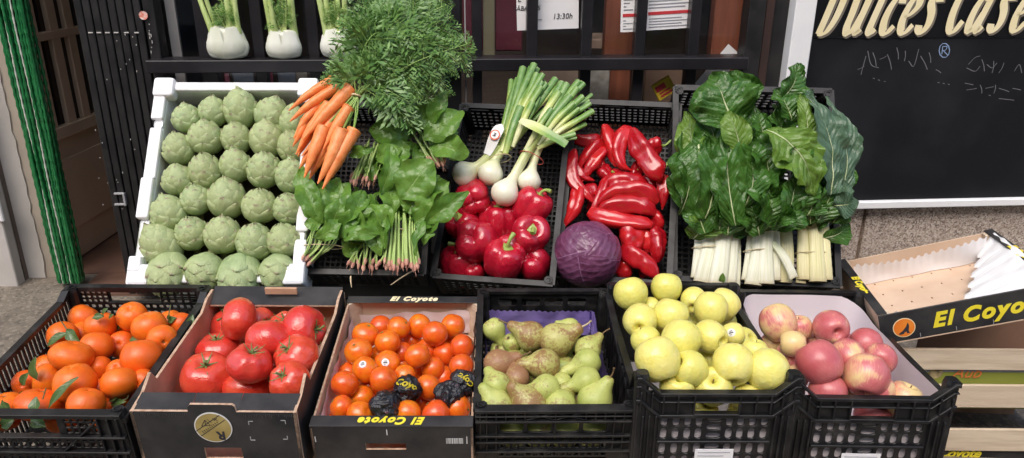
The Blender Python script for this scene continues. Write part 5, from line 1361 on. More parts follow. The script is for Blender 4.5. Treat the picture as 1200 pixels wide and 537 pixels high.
# wrapped ones
def wrapped(i):
    mb = MB(); P = []
    bm_ = bmesh.new(); bmesh.ops.create_icosphere(bm_, subdivisions=5, radius=1)
    for v in bm_.verts:
        n_ = v.co.normalized(); k = 1.08 + .22*N3(n_, 1.4, i*5) - .26*abs(N3(n_, 2.3, i*5+2)) - .07*abs(N3(n_, 4.6, i))
        v.co = n_*k
    me = bpy.data.meshes.new('wrapped_mandarin'); bm_.to_mesh(me); bm_.free(); me.materials.append(K['wrap'])
    me.polygons.foreach_set('use_smooth', [True]*len(me.polygons)); return me
wr = []
for i, (px, py, rp, lab) in enumerate(((452,476,16,'crumpled black paper wrapped mandarin in front of the one reading COYO'), (476,457,14.5,'black paper wrapped mandarin with yellow lettering at the centre of its carton'), (526,463,14.5,'crumpled black paper wrapped mandarin left of the lettered one at the right wall'), (543,449,14.5,'black paper wrapped mandarin with yellow lettering near the right carton wall'))):
    p = CR['coy'].at(px, py, .002); r = rp*1.12*depth(p)/F; o = bpy.data.objects.new('wrapped_mandarin', wrapped(i)); COL.objects.link(o)
    o.matrix_world = Matrix.Translation(p) @ Matrix.Rotation(i*1.3, 4, 'Z') @ Matrix.Scale(r, 4); tag(o, lab, 'wrapped mandarin', 'black wrapped mandarins in the carton'); wr.append((o, p, r))
def curved_text(body, it, size, tilt, lift, name='printed_letter', shift=(0, 0)):
    o, p, r = it; me = text_mesh(body, size, .2, size*.035, K['yellow'], .0002); dv_ = (CAM - p).normalized() + UP*lift; dv_.normalize()
    ax = (RT*math.cos(tilt) + UP*math.sin(tilt)); ax = (ax - dv_*ax.dot(dv_)).normalized(); ay = dv_.cross(ax)
    for v in me.vertices:
        x, y = v.co.x + shift[0], v.co.y + shift[1]; a, b_ = x/r, y/r
        q = dv_*math.cos(a)*math.cos(b_) + ax*math.sin(a) + ay*math.sin(b_)*math.cos(a); v.co = p + q*r*1.06
    t_ = bpy.data.objects.new(name, me); COL.objects.link(t_); t_.parent = o; t_.matrix_parent_inverse = o.matrix_world.inverted()
bpy.context.view_layer.update()
curved_text('Coyo', wr[1], .0195, R(-18), .55); curved_text('Coyote', wr[3], .0165, R(140), .45)

# --- pears: unique meshes, z axis from belly to neck
def pear(px, py, rp, tx, ty, lay, mat, lab, h0=.0, stem=True, seed=0, tz=.0):
    c = CR['pear']; p = c.at(px, py, h0 - lay*.016); return dict(p=p, r=rp*depth(p)/F*.92, rp=rp, lay=lay, c=c, px=px, py=py, t=(tx, ty), mat=mat, lab=lab, stem=stem, tz=tz)
G, RU, BR = 'pear', 'pear_rus', 'pear_brown'
pears = [
 pear(579,386,13,594,409,.6,G,'plain green pear in the back left corner of the pear crate'),
 pear(622,394,17,594,380,0,RU,'russet pear in the back row with its neck pointing left'),
 pear(652,399,20,683,383,0,RU,'biggest russet pear in the back row with a long pale stem'),
 pear(689,409,15,704,396,.6,G,'green pear in the back right corner below a pale stem'),
 pear(600,402,11,606,412,1.4,G,'small pear end peeking between two russet pears in the back row', stem=False),
 pear(668,384,11,650,380,1.5,G,'pear mostly hidden behind the biggest russet pear', stem=False),
 pear(584,427,17,607,418,.5,BR,'dark brownish pear lying against the left purple paper'),
 pear(638,427,18,604,424,.1,RU,'pale pear in the middle with its neck pointing at the brownish pear'),
 pear(688,425,16,651,438,.1,G,'smooth green pear on the right pointing left, upper of two alike'),
 pear(688,446,16,653,461,0,G,'smooth green pear on the right pointing left, lower of two alike'),
 pear(606,443,14,601,430,.8,BR,'brown speckled pear standing end on below the brownish one', stem=False),
 pear(640,455,16,598,461,.4,G,'long green pear in the centre lying left of the two alike'),
 pear(582,452,16,574,438,.8,G,'green pear with a dark calyx at the left wall', stem=False),
 pear(697,470,20,708,452,.2,G,'round yellowish pear in the front right corner'),
 pear(582,476,19,572,462,.3,G,'round pear in the front left corner of the pear crate', stem=False),
 pear(620,474,21,606,462,.2,RU,'large speckled pear at the front rim, second from left', stem=False),
 pear(656,475,18,668,464,.6,G,'rough pear at the front rim between two larger pears', stem=False),
 pear(627,441,11,640,446,1.4,G,'small pear end deep in the middle of the pear crate', stem=False),
 pear(658,450,13,650,440,1.6,G,'pear in shadow between the two alike green pears', stem=False),
]
for it in fillers(CR['pear'], pears, 'pear half hidden in a gap below the other pears', -.022, (585, 392, 690, 470)):
    it.update(t=(it['px']+random.uniform(-14, 14), it['py']+random.uniform(-10, 14)), mat=G, stem=False, tz=0); pears.append(it)
relax(pears, 80, .9)
for px, py, l_ in ((600,505,'left'),(632,505,'second'),(662,505,'third'),(692,503,'right')):
    q = CR['pear'].o + CR['pear'].u*0; p = hit(px, py, CR['pear'].o + CR['pear'].v*.042, CR['pear'].v); pears.append(dict(p=p, r=.026, rp=19, lay=1, c=CR['pear'], px=px, py=py, t=(px+12, py-6), mat=G, lab={'left':'pear seen through the leftmost slot of the pear crate front','second':'pear seen through the second slot of the pear crate front','third':'pear seen through the third slot of the pear crate front','right':'pear seen through the rightmost slot of the pear crate front'}[l_], stem=False, tz=0))
for i, it in enumerate(pears):
    d0 = depth(it['p']); r = it['rp']*1.04*d0/F; tp = at_d(it['t'][0], it['t'][1], d0 - .006); d = tp - it['p']; nl = max(1.65, min(2.4, d.length/r))
    # keep the true neck length when the view shortens it
    if d.length/r < 1.45:
        d += FW*math.sqrt(max(0, (1.45*r)**2 - d.length**2)) if it['lay'] > .3 else -FW*0.0
    prof = [(0,-.80),(.10,-.84),(.28,-.93),(.6,-.82),(.9,-.45),(1,-.02),(.92,.38),(.70,.75),(.50,1.0+.1*(nl-1.5)),(.38,nl*.80),(.28,nl*.95),(.10,nl),(0,nl-.01)]
    bx, by = random.Random(i).uniform(-.12, .12), random.Random(i+50).uniform(-.12, .12)
    def fn(p, u, th):
        k = 1 + .05*N3(p, .9, i*6) + .015*N3(p, 3, i); z = max(0, p.z); return V((p.x*k*r + bx*z*z*r*.5, p.y*k*r + by*z*z*r*.5, p.z*r))
    mb = MB(); mb.lathe(prof_spline(prof, 30), 30, fn); o = mb.build('pear', K[it['mat']], smooth=True, weld=True)
    o.matrix_world = Matrix.Translation(it['p']) @ orient(d.normalized(), i*1.7).to_4x4(); tag(o, it['lab'], 'pear', 'pears in the crate with purple paper')
    q = V((bx*nl*nl*r*.5, by*nl*nl*r*.5, nl*r))
    if it['stem']:
        L_ = .020 if i != 2 else .022
        mb = MB(); mb.tube(spline([q - V((0,0,.004)), q + V((.001, .001, L_*.5)), q + V((.005, .002, L_))], 5), [.0026,.0019,.0016,.0016,.0018,.0024], 7)
        s_ = mb.build('stem', K['stem_brown'] if i != 2 else pmat('pale_pear_stem', (.62,.50,.30)), smooth=True); s_.parent = o
    mb = MB(); mb.lathe([(.0001, -.845*r), (.10*r, -.86*r), (.16*r, -.93*r)], 8); s_ = mb.build('calyx', K['stem_brown'], smooth=True); s_.parent = o

# --- yellow apples
D_ = (.1, .5, -.8)
ya_rows = [
 ('back', [(739,344,20,20.5,0,(-.2,.9,-.3)), (762,361,13,13,1.4), (781,337,19,18,0,(.1,.95,-.2),'bright yellow apple on top'), (813,352,15,16,1), (833,362,20,20,.2,(.2,.9,-.3)), (848,357,18,20,.8)]),
 ('second', [(745,376,20,20.5,.5,(.2,.35,-.9),'yellow apple with its calyx facing out'), (757,399,18,18,1.2), (786,370,22,21,.2,(.3,.9,-.2)), (798,398,25,22,0,(.5,.8,-.3),'large pale yellow apple'), (832,395,20,20,.5,(-.55,.2,-.75),'yellow apple with its calyx turned right'), (859,392,14,14,.8,None,'yellow apple with a round sticker')]),
 ('third', [(760,421,27,26,0,(-.3,.9,-.3),'large pale yellow apple'), (808,432,23,20,1.4), (859,427,24,25,.4,(.1,.8,-.5),'greenish yellow apple'), (884,412,16,16,1.3), (901,434,27,25,0,(-.8,.35,-.4),'large yellow apple with a deep hollow facing right')]),
 ('front', [(793,454,22,19,.8,(.05,.75,.65),'yellow apple showing its stem hollow'), (835,453,24,23,.4,(-.15,.6,.75),'yellow apple with its brown stem showing'), (878,468,21,20,.8,(.2,.9,-.1))]),
]
yl = place('yapple', CR['yap'], ya_rows, 'yellow apple crate', 'yellow apple', 'apple', 'yellow apples in the black crate', .012, seed=3, fill='yellow apple half hidden in a gap below the other yellow apples')
sticker(find(yl, 859, 392), 857, 390, .0085, K['white'])
def slot_fruit(kind, crate, lst, group):
    for px, py, rp, lab in lst:
        c = CR[crate]; p = hit(px, py, c.o + c.v*.048, c.v); r = rp*depth(p)/F; me, ch = UNIT[kind][1]
        o = bpy.data.objects.new('apple', me); COL.objects.link(o); o.matrix_world = Matrix.Translation(p) @ orient(view(.3, .6, .5), px).to_4x4() @ Matrix.Scale(r, 4); tag(o, lab, 'apple', group)
        for nm, cm in ch: q = bpy.data.objects.new(nm, cm); COL.objects.link(q); q.parent = o
slot_fruit('yapple', 'yap', [(820,484,22,'yellow apple seen through the left half of its crate hand slot'), (872,484,20,'yellow apple seen through the right half of its crate hand slot')], 'yellow apples in the black crate')
pa_rows = [
 ('back', [(902,378,22,21.5,0,(-.2,.8,-.5),'cream and pale pink apple'), (936,384,15,16,.8), (974,384,21,20,0,(0,.2,-.95),'red apple with its calyx facing out')]),
 ('second', [(905,403,14,14,1.2), (929,403,16,15,.6,(-.9,.0,-.3),'pale pink apple with its calyx turned right'), (961,404,15,14,1.4,None,'cream coloured apple'), (994,417,20,19,.2,(.0,-.7,.6),'rosy apple with its hollow facing down')]),
 ('third', [(925,420,18,18,.9), (933,442,14,14,1.4), (960,425,27,25,0,(-.4,.8,-.4),'biggest deep pink apple'), (993,451,19,19,.8), (1015,440,29,24,.1,(.3,.8,-.4),'wide cream and pink apple')]),
 ('front', [(970,460,24,20,.3,(.1,.85,-.4),'deep pink apple'), (1028,458,22,19,.4,(-.2,.8,.3)), (1058,469,24,19,.4,(.3,.8,.2),'pale cream apple')]),
]
pl = place('papple', CR['pap'], pa_rows, 'pink apple crate', 'pink apple', 'apple', 'pink apples in the crate with white liner', .004, seed=12, fill='pink apple half hidden in a gap below the other pink apples', fbox=(885, 388, 1034, 478))
slot_fruit('papple', 'pap', [(1022,486,20,'cream apple seen through the left half of the pink apple crate slot'), (1053,486,20,'rosy apple seen through the right half of the pink apple crate slot')], 'pink apples in the crate with white liner')

# --- artichokes
def arti(i):
    rnd = random.Random(i+60); mb = MB(); NB = 25; squ = (1.0, 1.16, .94, 1.08, 1.22, 1.02)[i]
    def prof(z):   # z -1..1 -> radius
        z = max(-1, min(1, z)); return (1 - max(0, (-z-.1)/.9)**2.6)**.5 * (1 - max(0, (z+.1)/1.1)**1.9)**.75 if z < 1 else 0.0
    core = [(max(.001, prof(z)*.86), z*squ) for z in [-1+2*k/14 for k in range(15)]]
    mb.lathe(core, 20)
    mb.uv[:] = [[(.05, .5)]*len(f) for f in mb.f]
    for k in range(NB):
        t = k/(NB-1); a = k*2.39996 + rnd.uniform(-.12, .12); z0 = -1.0 + 1.45*t**.9; Ln = lerp(.98, .74, t)*rnd.uniform(.92, 1.08); hw = lerp(.95, .60, t)
        off = lerp(.17, .10, t); P = []; U = []
        for iu in range(7):
            u = iu/6; z = z0 + Ln*u; w_ = hw*(math.sin(min(1, (u*.85+.18))*math.pi*.60+.15))*(1 - max(0, (u-.55)/.45)**2.2*.93); rowp = []; rowu = []
            for jv in range(7):
                v = jv/6*2-1; rad_ = prof(z*.98)*.86 + .07 + off*(u**1.3)*.9 - .13*v*v*(1-.2*u) 
                if t > .8: rad_ *= 1 - .25*u
                aa = a + v*w_/max(.35, prof(z)*.9+.1)
                rad_ = max(.02, rad_)
                rowp.append(V((rad_*math.cos(aa), rad_*math.sin(aa), (z + .03*u)*squ))); rowu.append((u, jv/6))
            P.append(rowp); U.append(rowu)
        mb.grid(P, U)
    me = mb.mesh('artichoke', K['artichoke'], smooth=True)
    return (me, [('stem', tube_mesh('stem', [(0,0,-.9*squ), (.03,0,-1.25*squ), (.1,.05,-1.7*squ)], [.26,.22,.22], K['arti_stem'], 10))])
mk('artichoke', 6, arti)
U_ = lambda a: (a, .93, .38)
ar_rows = [
 ('top', [(219,139,15.5,0,-.1), (250,131,16,0,.1), (282,128,18.5,0,0), (319,134,18.5,0,.5), (344,143,16,0,.2)]),
 ('second', [(209,175,16.5,0,-.05), (241,161,19,0,.1), (277,162,16.5,0,0), (313,163,19,0,.05), (342,172,16,0,-.1)]),
 ('third', [(209,211,17,0,.05), (241,201,18,0,.1), (276,194,17,0,.0), (310,199,18.5,0,.15), (341,206,17.5,0,.1)]),
 ('fourth', [(198,250,19.5,0,-.3), (230,234,17,0,0), (266,232,20.5,0,.1), (304,241,19.5,0,.2), (338,244,17,0,.1)]),
 ('fifth', [(189,287,21,0,-.7), (225,273,18,0,.05), (261,275,20,0,.1), (298,283,20,0,.25), (333,281,19,0,-.1)]),
]
rnd = random.Random(31); c = CR['white']
def arti_put(px, py, rp, ax, lab, h, spin=None):
    p = c.at(px, py, h); me, ch = UNIT['artichoke'][rnd.randrange(6)]; r = rp*depth(p)/F*1.12
    o = bpy.data.objects.new('artichoke', me); COL.objects.link(o); o.matrix_world = Matrix.Translation(p) @ orient(ax, rnd.uniform(0, 6.28)).to_4x4() @ Matrix.Scale(r, 4)
    tag(o, lab, 'artichoke', 'artichokes in the white foam box')
    for nm, cm in ch: q = bpy.data.objects.new(nm, cm); COL.objects.link(q); q.parent = o
for rn, lst in ar_rows:
    for k, (px, py, rp, h, lean) in enumerate(lst):
        arti_put(px, py, rp, view(lean*.6, .80, .42+rnd.uniform(-.12, .22)), f"green artichoke, {ORD[k]} from left in the {rn} row of the white foam box", -.022)
for k, (px, py, rp) in enumerate(((197,322,22), (241,320,22), (281,326,23), (325,320,19.5))):
    arti_put(px, py, rp, view(rnd.uniform(-.15, .15), -.80, .55), f"artichoke pointing downward, {ORD[k]} from left in the bottom row of the foam box", -.020)

# --- bell peppers
def bell(i):
    nl = (4, 3, 4, 3)[i]
    prof = [(0,.55),(.12,.58),(.3,.74),(.55,.84),(.82,.72),(.98,.35),(1,0),(.95,-.4),(.82,-.75),(.58,-.97),(.3,-1.0),(.1,-.9),(0,-.86)]
    def fn(p, u, th):
        g = abs(math.cos(nl*th/2 + .4*math.sin(th+i)))**.7; rr_ = math.hypot(p.x, p.y)
        k = .84 + .19*g*(.5+.5*min(1, rr_)) + .05*N3(p, 1.1, i*5)
        z = p.z + (.10*g if p.z > .3 else (-.12*g if p.z < -.4 else 0)); return V((p.x*k, p.y*k, z*.98))
    mb = MB(); mb.lathe([(.0001,.60),(.15,.62),(.26,.70),(.30,.77),(.22,.74),(.10,.78)], 12); s = 1 if i % 2 else -1
    mb.tube(spline([(0,0,.70), (.02*s,0,.95), (.16*s,.03,1.16), (.42*s,.05,1.26)], 9), [.16,.11,.09,.085,.085,.085,.09,.10,.11,.12], 9)
    return (lathe_mesh('bell_pepper', prof, K['bellpepper'], 48, 34, fn=fn), [('stem', mb.mesh('stem', K['pepper_stem'], smooth=True))])
mk('bell_pepper', 4, bell)
bl_rows = [
 ('back', [(555,231,18,19,.3,(-.1,.3,-.95)), (624,241,20,19,.3,(.5,.75,.35),'red bell pepper with its stem leaning right')]),
 ('second', [(538,261,20,19,.4,(-.45,.45,.75),'red bell pepper with curled stem beside the spinach'), (584,260,24,19,.3,(0,.9,.35)), (622,275,21,20,0,(.1,.35,.9),'red bell pepper with its stem facing out')]),
 ('third', [(559,284,24,24,0,(.15,-.3,-.9),'large stemless looking red bell pepper'), (592,303,24,21,0,(.15,.7,.65),'red bell pepper with a pale cut stem'), (606,290,14,14,1.6)]),
 ('front', [(527,309,23,20,.1,(-.15,.85,.45),'red bell pepper with hooked stem'), (555,319,12,11,1.4,(.1,-.5,-.8),'small deep lying red bell pepper'), (625,310,19,19,.5,(.2,-.4,-.8))]),
]
place('bell_pepper', CR['pep'], bl_rows, 'pepper crate', 'red bell pepper', 'bell pepper', 'red bell peppers in the sloping crate', .000, seed=9)

# --- long red peppers
c = CR['chi']
def longpep(pts, rp, lab, lay=0, h=0.0, stem=False, seed=0, taper=None, wide=1.0):
    P = []
    for i, (px, py) in enumerate(pts): P.append(c.at(px, py, h - lay*.018 + (.006 if 0 < i < len(pts)-1 else 0)))
    r = rp*depth(P[0])/F; S = spline(P, 22); tp = taper or [.45, .92, 1.0, .97, .88, .74, .55, .30, .06]
    def lob(u, th): return 1 + .15*math.cos(3*th + seed + u*2.2) + .05*math.cos(5*th + seed*2 - u*3) + .15*noise.noise(V((u*7+seed*3.1, math.cos(th)*1.2, math.sin(th)*1.2))) + .09*noise.noise(V((u*16+seed, math.cos(th)*2.6, math.sin(th)*2.6)))
    mb = MB(); mb.tube(S, [r*interp(tp, i/22)*(1+.07*noise.noise(V((i*.5, seed*2.3, 0)))) for i in range(23)], 22, True, lob)
    o = mb.build('long_pepper', K['longpepper'], smooth=True, origin=P[len(P)//2]); tag(o, lab, 'long pepper', 'long red peppers in the sloping crate')
    if stem:
        d = (S[0]-S[3]).normalized(); q = S[0] - P[len(P)//2]; sd = V((random.Random(seed).uniform(-1, 1), 0, .6))*.3
        mb = MB(); mb.tube(spline([q - d*.004, q + d*.004, q + (d+sd)*.016, q + (d+sd*2.2)*.034], 8), [r*.42, r*.40, r*.22, r*.17, .0032, .0030, .0030, .0032, .0036], 9)
        s_ = mb.build('stem', K['pepper_stem'], smooth=True); s_.parent = o
T_END = [.4, .85, 1, 1, .97, .92, .85, .65, .2]
LP = [
 ([(704,163),(690,166),(672,163),(664,170)], 8.5, 'dark red pepper lying across the top left of the long peppers', 1.2, 0, False, None),
 ([(705,165),(694,176),(684,188),(676,204)], 9, 'slim red pepper slanting down left under the top left one', .3, 0, False, None),
 ([(673,176),(669,196),(673,214),(688,229),(698,240)], 9.5, 'long red pepper curving along the left crate wall', 0, .004, False, None),
 ([(711,172),(700,186),(690,199),(681,214)], 9.5, 'straight red pepper slanting through the upper middle', .5, 0, False, None),
 ([(709,148),(714,166),(719,184),(722,196)], 9.5, 'red pepper pointing straight up with its blunt end highest', .4, .006, False, [.55,.9,1,.9,.8,.7,.55,.4,.1]),
 ([(741,152),(729,160),(724,178),(729,194),(740,200)], 10, 'red pepper arched like a hook at the top', .1, .008, False, None),
 ([(741,153),(749,170),(760,187),(771,203),(777,207)], 14, 'thick glossy red pepper slanting down right at the top', -.3, .008, False, T_END),
 ([(775,171),(764,172),(752,180)], 11, 'short red pepper with green stem at the top right', .6, 0, True, T_END),
 ([(702,196),(712,206),(724,214)], 10, 'red pepper lying deep in the middle of the long peppers', 1.6, 0, False, None),
 ([(733,205),(720,207),(712,222),(706,238)], 9, 'red pepper with a pale green stem in the middle', .9, 0, True, None),
 ([(699,240),(715,228),(735,223),(757,226),(771,238)], 13, 'widest ribbed red pepper lying across the middle', -.1, .004, False, [.35,.7,.92,1,1,1,.95,.8,.35]),
 ([(700,250),(716,243),(737,240),(756,243),(768,252)], 12.5, 'ribbed red pepper lying just under the widest one', -.1, .004, False, T_END),
 ([(706,222),(722,214),(742,214),(762,220)], 12, 'red pepper lying just above the widest ribbed one', .5, 0, False, T_END),
 ([(691,248),(706,256),(728,260),(756,263),(766,262)], 10.5, 'red pepper lying flat just above the cabbage', -.2, .006, False, [.55,.9,1,1,1,.95,.85,.6,.15]),
 ([(679,214),(676,236),(670,252),(656,271)], 10, 'red pepper tapering down to the cabbage at the left wall', .0, .004, False, None),
 ([(711,208),(705,226),(698,240),(688,254)], 6.5, 'thinnest red pepper curving down the middle', .2, .006, False, None),
 ([(742,262),(740,280),(744,298)], 16, 'short thick ribbed red pepper right of the cabbage top', .3, 0, False, T_END),
 ([(767,266),(770,284),(771,308)], 11.5, 'upright red pepper along the right crate wall', .3, 0, False, T_END),
 ([(729,290),(742,300),(756,310),(771,326)], 13, 'red pepper slanting down right beside the cabbage', 0, .006, False, T_END),
 ([(727,296),(730,312),(734,328)], 12, 'red pepper end beside the cabbage just above the yellow apples', 1.0, 0, False, T_END),
 ([(777,206),(778,224),(776,246)], 9.5, 'red pepper hanging down the right wall with curved stem', .8, 0, True, None),
 ([(690,216),(694,232),(688,246)], 9, 'red pepper lying deep beside the left wall peppers', 1.6, 0, False, None),
 ([(757,206),(764,218),(768,232)], 9, 'red pepper lying deep under the thick glossy one', 1.4, 0, False, None),
 ([(752,190),(744,206),(740,222)], 9, 'red pepper lying deep in the upper right of the heap', 1.8, 0, False, None),
 ([(752,296),(758,312),(752,326)], 11, 'red pepper lying lowest among those right of the cabbage', 1.7, 0, False, T_END),
]
LP += [
 ([(716,156),(722,172),(729,188)], 7.5, 'slim red pepper squeezed between the upright one and the hook shaped one', .9, 0, False, None),
 ([(668,188),(676,200),(686,208),(697,212)], 7.5, 'slim red pepper crossing behind the left wall pepper', .8, 0, False, None),
 ([(697,226),(712,232),(726,246),(734,256)], 7, 'slim red pepper slanting under the widest ribbed one', .7, .004, False, None),
 ([(664,236),(667,250),(662,264)], 8, 'slim dark red pepper lowest along the left crate wall', .9, 0, False, None),
 ([(762,246),(770,256),(776,268)], 8.5, 'red pepper tucked at the right wall below the widest ribbed one', .8, 0, False, T_END),
 ([(754,264),(757,280),(760,296)], 9.5, 'upright red pepper between the short thick one and the right wall pepper', .6, 0, False, T_END),
 ([(736,216),(748,226),(764,228),(776,224)], 7, 'thin red pepper curling over the right end of the widest ribbed one', .5, .006, True, None),
 ([(695,180),(703,192),(707,204)], 7.5, 'slim red pepper deep between the two slanting ones', 1.2, 0, False, None),
]
for i, (pts, rp, lab, lay, h, st, tp) in enumerate(LP): longpep(pts, rp*(.90 if rp < 15 else .95), lab, lay, h - .012, st, i, tp)
# --- cabbage
K['cab_leaf'] = leafmat('veined_cabbage_leaf', (.075,.014,.050), (.22,.08,.17), (.34,.16,.30), 7, .30, .010, .45, 40, .02, blotch=(.17,.05,.10), vstr=.55, vb=.35)
p = c.at(688, 297, .022); r = 38*depth(p)/F
cb_root = empty('red_cabbage', p, 'round red cabbage with veined purple leaves resting on the long red peppers', 'cabbage')
mb = MB(); bm_ = bmesh.new(); bmesh.ops.create_icosphere(bm_, subdivisions=5, radius=1)
for v in bm_.verts: v.co = v.co*(r*.965*(1 + .03*N3(v.co, 1.2, 3)))
me = bpy.data.meshes.new('head'); bm_.to_mesh(me); bm_.free(); me.materials.append(K['cabbage']); me.polygons.foreach_set('use_smooth', [True]*len(me.polygons))
o = bpy.data.objects.new('head', me); COL.objects.link(o); o.parent = cb_root
rnd = random.Random(21)
for i, (a, e, w_, hh, sp) in enumerate(((-.5, .75, .75, .95, .5), (.62, .7, .7, .9, 2.4), (.05, -.15, .95, .9, 4.1), (-.9, -.1, .8, 1.0, 1.2), (.95, -.25, .8, 1.0, 5.3), (-.2, -.9, 1.0, .8, 3.2))):
    dv_ = view(a, e, .75); rot = orient(dv_, sp); P = []; UVc = []
    for iu in range(17):
        u = iu/16*2-1; row = []; UVc.append([(j_/16, iu/16) for j_ in range(17)])
        for jv in range(17):
            v = jv/16*2-1; x, y = u*w_*(1-.25*v*v), v*hh*(1-.2*u*u); rr_ = r*(1.0 + .012*i + .05*max(0, abs(u)-.5)**2*(1 if i % 2 else .3) + .012*N3(V((x, y, i)), 2.2, i))
            q = V((math.sin(x)*math.cos(y), math.sin(y), math.cos(x)*math.cos(y)))*rr_; row.append(rot @ q)
        P.append(row)
    mb = MB(); mb.grid(P, UVc); mb.build('leaf', K['cab_leaf'], cb_root, smooth=True)

# --- spring onions
c = CR['pep']
def onion_bunch(name, label, bulbs, leaves, band, tagp=None, bmat=K['band']):
    p0 = c.at(bulbs[0][0][0][0], bulbs[0][0][0][1], 0); rr = empty(name, p0, label, 'spring onions')
    for pts, rp, h in bulbs:
        P = [c.at(x, y, h + .035*i/(len(pts)-1)) for i, (x, y) in enumerate(pts)]; r = rp*depth(P[0])/F
        d0 = (P[1]-P[0]).normalized(); S = spline([P[0] - d0*r*.95] + P, 18); rad = []
        L = [0]
        for a, b_ in zip(S, S[1:]): L.append(L[-1] + (b_-a).length)
        for x in L:
            t = x/r
            rad.append(r*(math.sqrt(max(.003, 1-(t-.95)**2/.95**2)) if t < .95 else max(.30 + .02*math.sin(t), .34 + .66*(1-sstep((t-.95)/1.25)))))
        rad[0] = r*.12
        mb = MB(); mb.tube(S, rad, 20, uvon=True); ob = mb.build('bulb', K['onion_white'], rr, smooth=True, origin=None)
        ob.location = -p0
        mb = MB(); q = S[0]
        for k in range(9):
            a = V((math.sin(k*2.1), math.cos(k*2.1), 0))*.004; mb.tube([q + d0*.002, q - d0*.004 + a], .0005, 4)
        rt_ = mb.build('root', K['stem_brown'], ob)
    rx_ = random.Random(len(label)); leaves = leaves + [(L[0]+rx_.uniform(-3, 3), L[1]+rx_.uniform(-3, 3), L[2]+rx_.uniform(-9, 9), L[3]+rx_.uniform(-8, 14), L[4]*.8, L[5]-.006, L[6]-rx_.uniform(.002, .02)) for L in leaves]
    for k, (bx, by, tx, ty, wp, h0_, h1_) in enumerate(leaves):
        a, b_ = c.at(bx, by, h0_), c.at(tx, ty, h1_); mid = a.lerp(b_, .55) + c.n*.008 + c.u*random.Random(k).uniform(-.006, .006)
        S = spline([a, mid, b_], 10); w_ = wp*depth(b_)/F*random.Random(k+9).uniform(.50, .80); mb = MB()
        mb.tube(S, [w_*interp([.75, .85, .95, 1.0, 1.0], i/10) for i in range(11)], 10, True, None, 0, True, flat=.62, side=c.n.cross(b_-a))
        ob = mb.build('leaf', K['onion_leaf'], rr, smooth=True); ob.location = -p0
        d = (S[-1]-S[-2]).normalized(); mb = MB(); mb.tube([S[-1] - d*.0005, S[-1] + d*.0012], w_*.62, 10); o2 = mb.build('cut_end', K['onion_cut'], ob)
    (x0, y0), (x1, y1), hb = band
    a, b_ = c.at(x0, y0, hb), c.at(x1, y1, hb); ctr = (a+b_)/2; ax = (b_-a)/2; nn = c.n*ax.length*.8
    pts = [ctr + ax*math.cos(t)*1.06 + nn*math.sin(t) for t in [2*math.pi*i/24 for i in range(25)]]
    mb = MB(); mb.tube(pts, .0013, 6, False); ob = mb.build('band', bmat, rr, smooth=True); ob.location = -p0
    return rr, p0
rr, p0 = onion_bunch('spring_onion_bunch', 'left spring onion bunch with round white bulbs and a red edged paper tag',
 [([(545,204),(558,196),(572,184),(584,170)], 16, .020), ([(575,203),(580,189),(588,176),(596,160)], 15.5, .024)],
 [(585,180,613,79,7,.05,.07),(588,178,626,75,6.5,.055,.08),(588,176,629,86,6,.05,.085),(592,172,636,87,6,.05,.09),(594,172,640,98,6,.05,.08),(590,168,620,95,6,.06,.075),(598,168,651,92,5.5,.05,.07),(600,166,634,102,6.5,.06,.09),(584,178,607,92,6,.045,.06),(596,176,643,106,5.5,.04,.06),(600,172,624,120,6,.06,.09),(592,180,610,125,6.5,.06,.085)],
 ((574,188),(598,184),.045))
# tag
q0 = c.at(588, 146, .085); q1 = c.at(570, 180, .062); dt = (q1-q0); sd = dt.normalized().cross(c.n).normalized(); tw = .030
mb = MB(); P = []
for i in range(9):
    u = i/8; cc = q0 + dt*u + c.n*(.006*math.sin(u*5)); w_ = tw*(1 - .35*max(0, (u-.6)/.4)) if u > .15 else tw*(.25+.75*u/.15); P.append([cc - sd*w_/2, cc + c.n*.002, cc + sd*w_/2])
mb.grid(P); ob = mb.build('paper_tag', K['white'], rr, smooth=True); ob.location = -p0
tg = ob
mb = MB(); cc = q0.lerp(q1, .42) + c.n*.009; mb.lathe([(.0001, 0), (.0105, 0), (.0135, 0)], 24, None, frame(cc, sd, dt.normalized(), sd.cross(dt.normalized()))); ob = mb.build('round_mark', pmat('orange_red_print', (.72,.10,.03)), tg)
mb = MB(); mb.lathe([(.0001, .0), (.0105, .0)], 24, None, frame(cc + c.n*.0006, sd, dt.normalized(), sd.cross(dt.normalized()))); mb.build('pale_field', K['paper'], tg)
zz_ = c.n if (sd.cross(dt.normalized())).dot(c.n) > 0 else -c.n
X_ = RT - c.n*RT.dot(c.n); X_.normalize(); X_ = (X_*math.cos(R(62)) + c.n.cross(X_)*math.sin(R(62)))
put_text('printed_letter', 'lnf', frame(cc + c.n*.0014, X_, c.n.cross(X_), c.n), tg, .0105, K['ink'], bold=.0004)
mb = MB(); a = q0 + dt*.10 + c.n*.0036; mb.grid([[a - sd*.006, a + sd*.006], [a - sd*.0135 + dt*.14, a + sd*.0135 + dt*.14]]); mb.build('red_tip', K['redink'], tg)
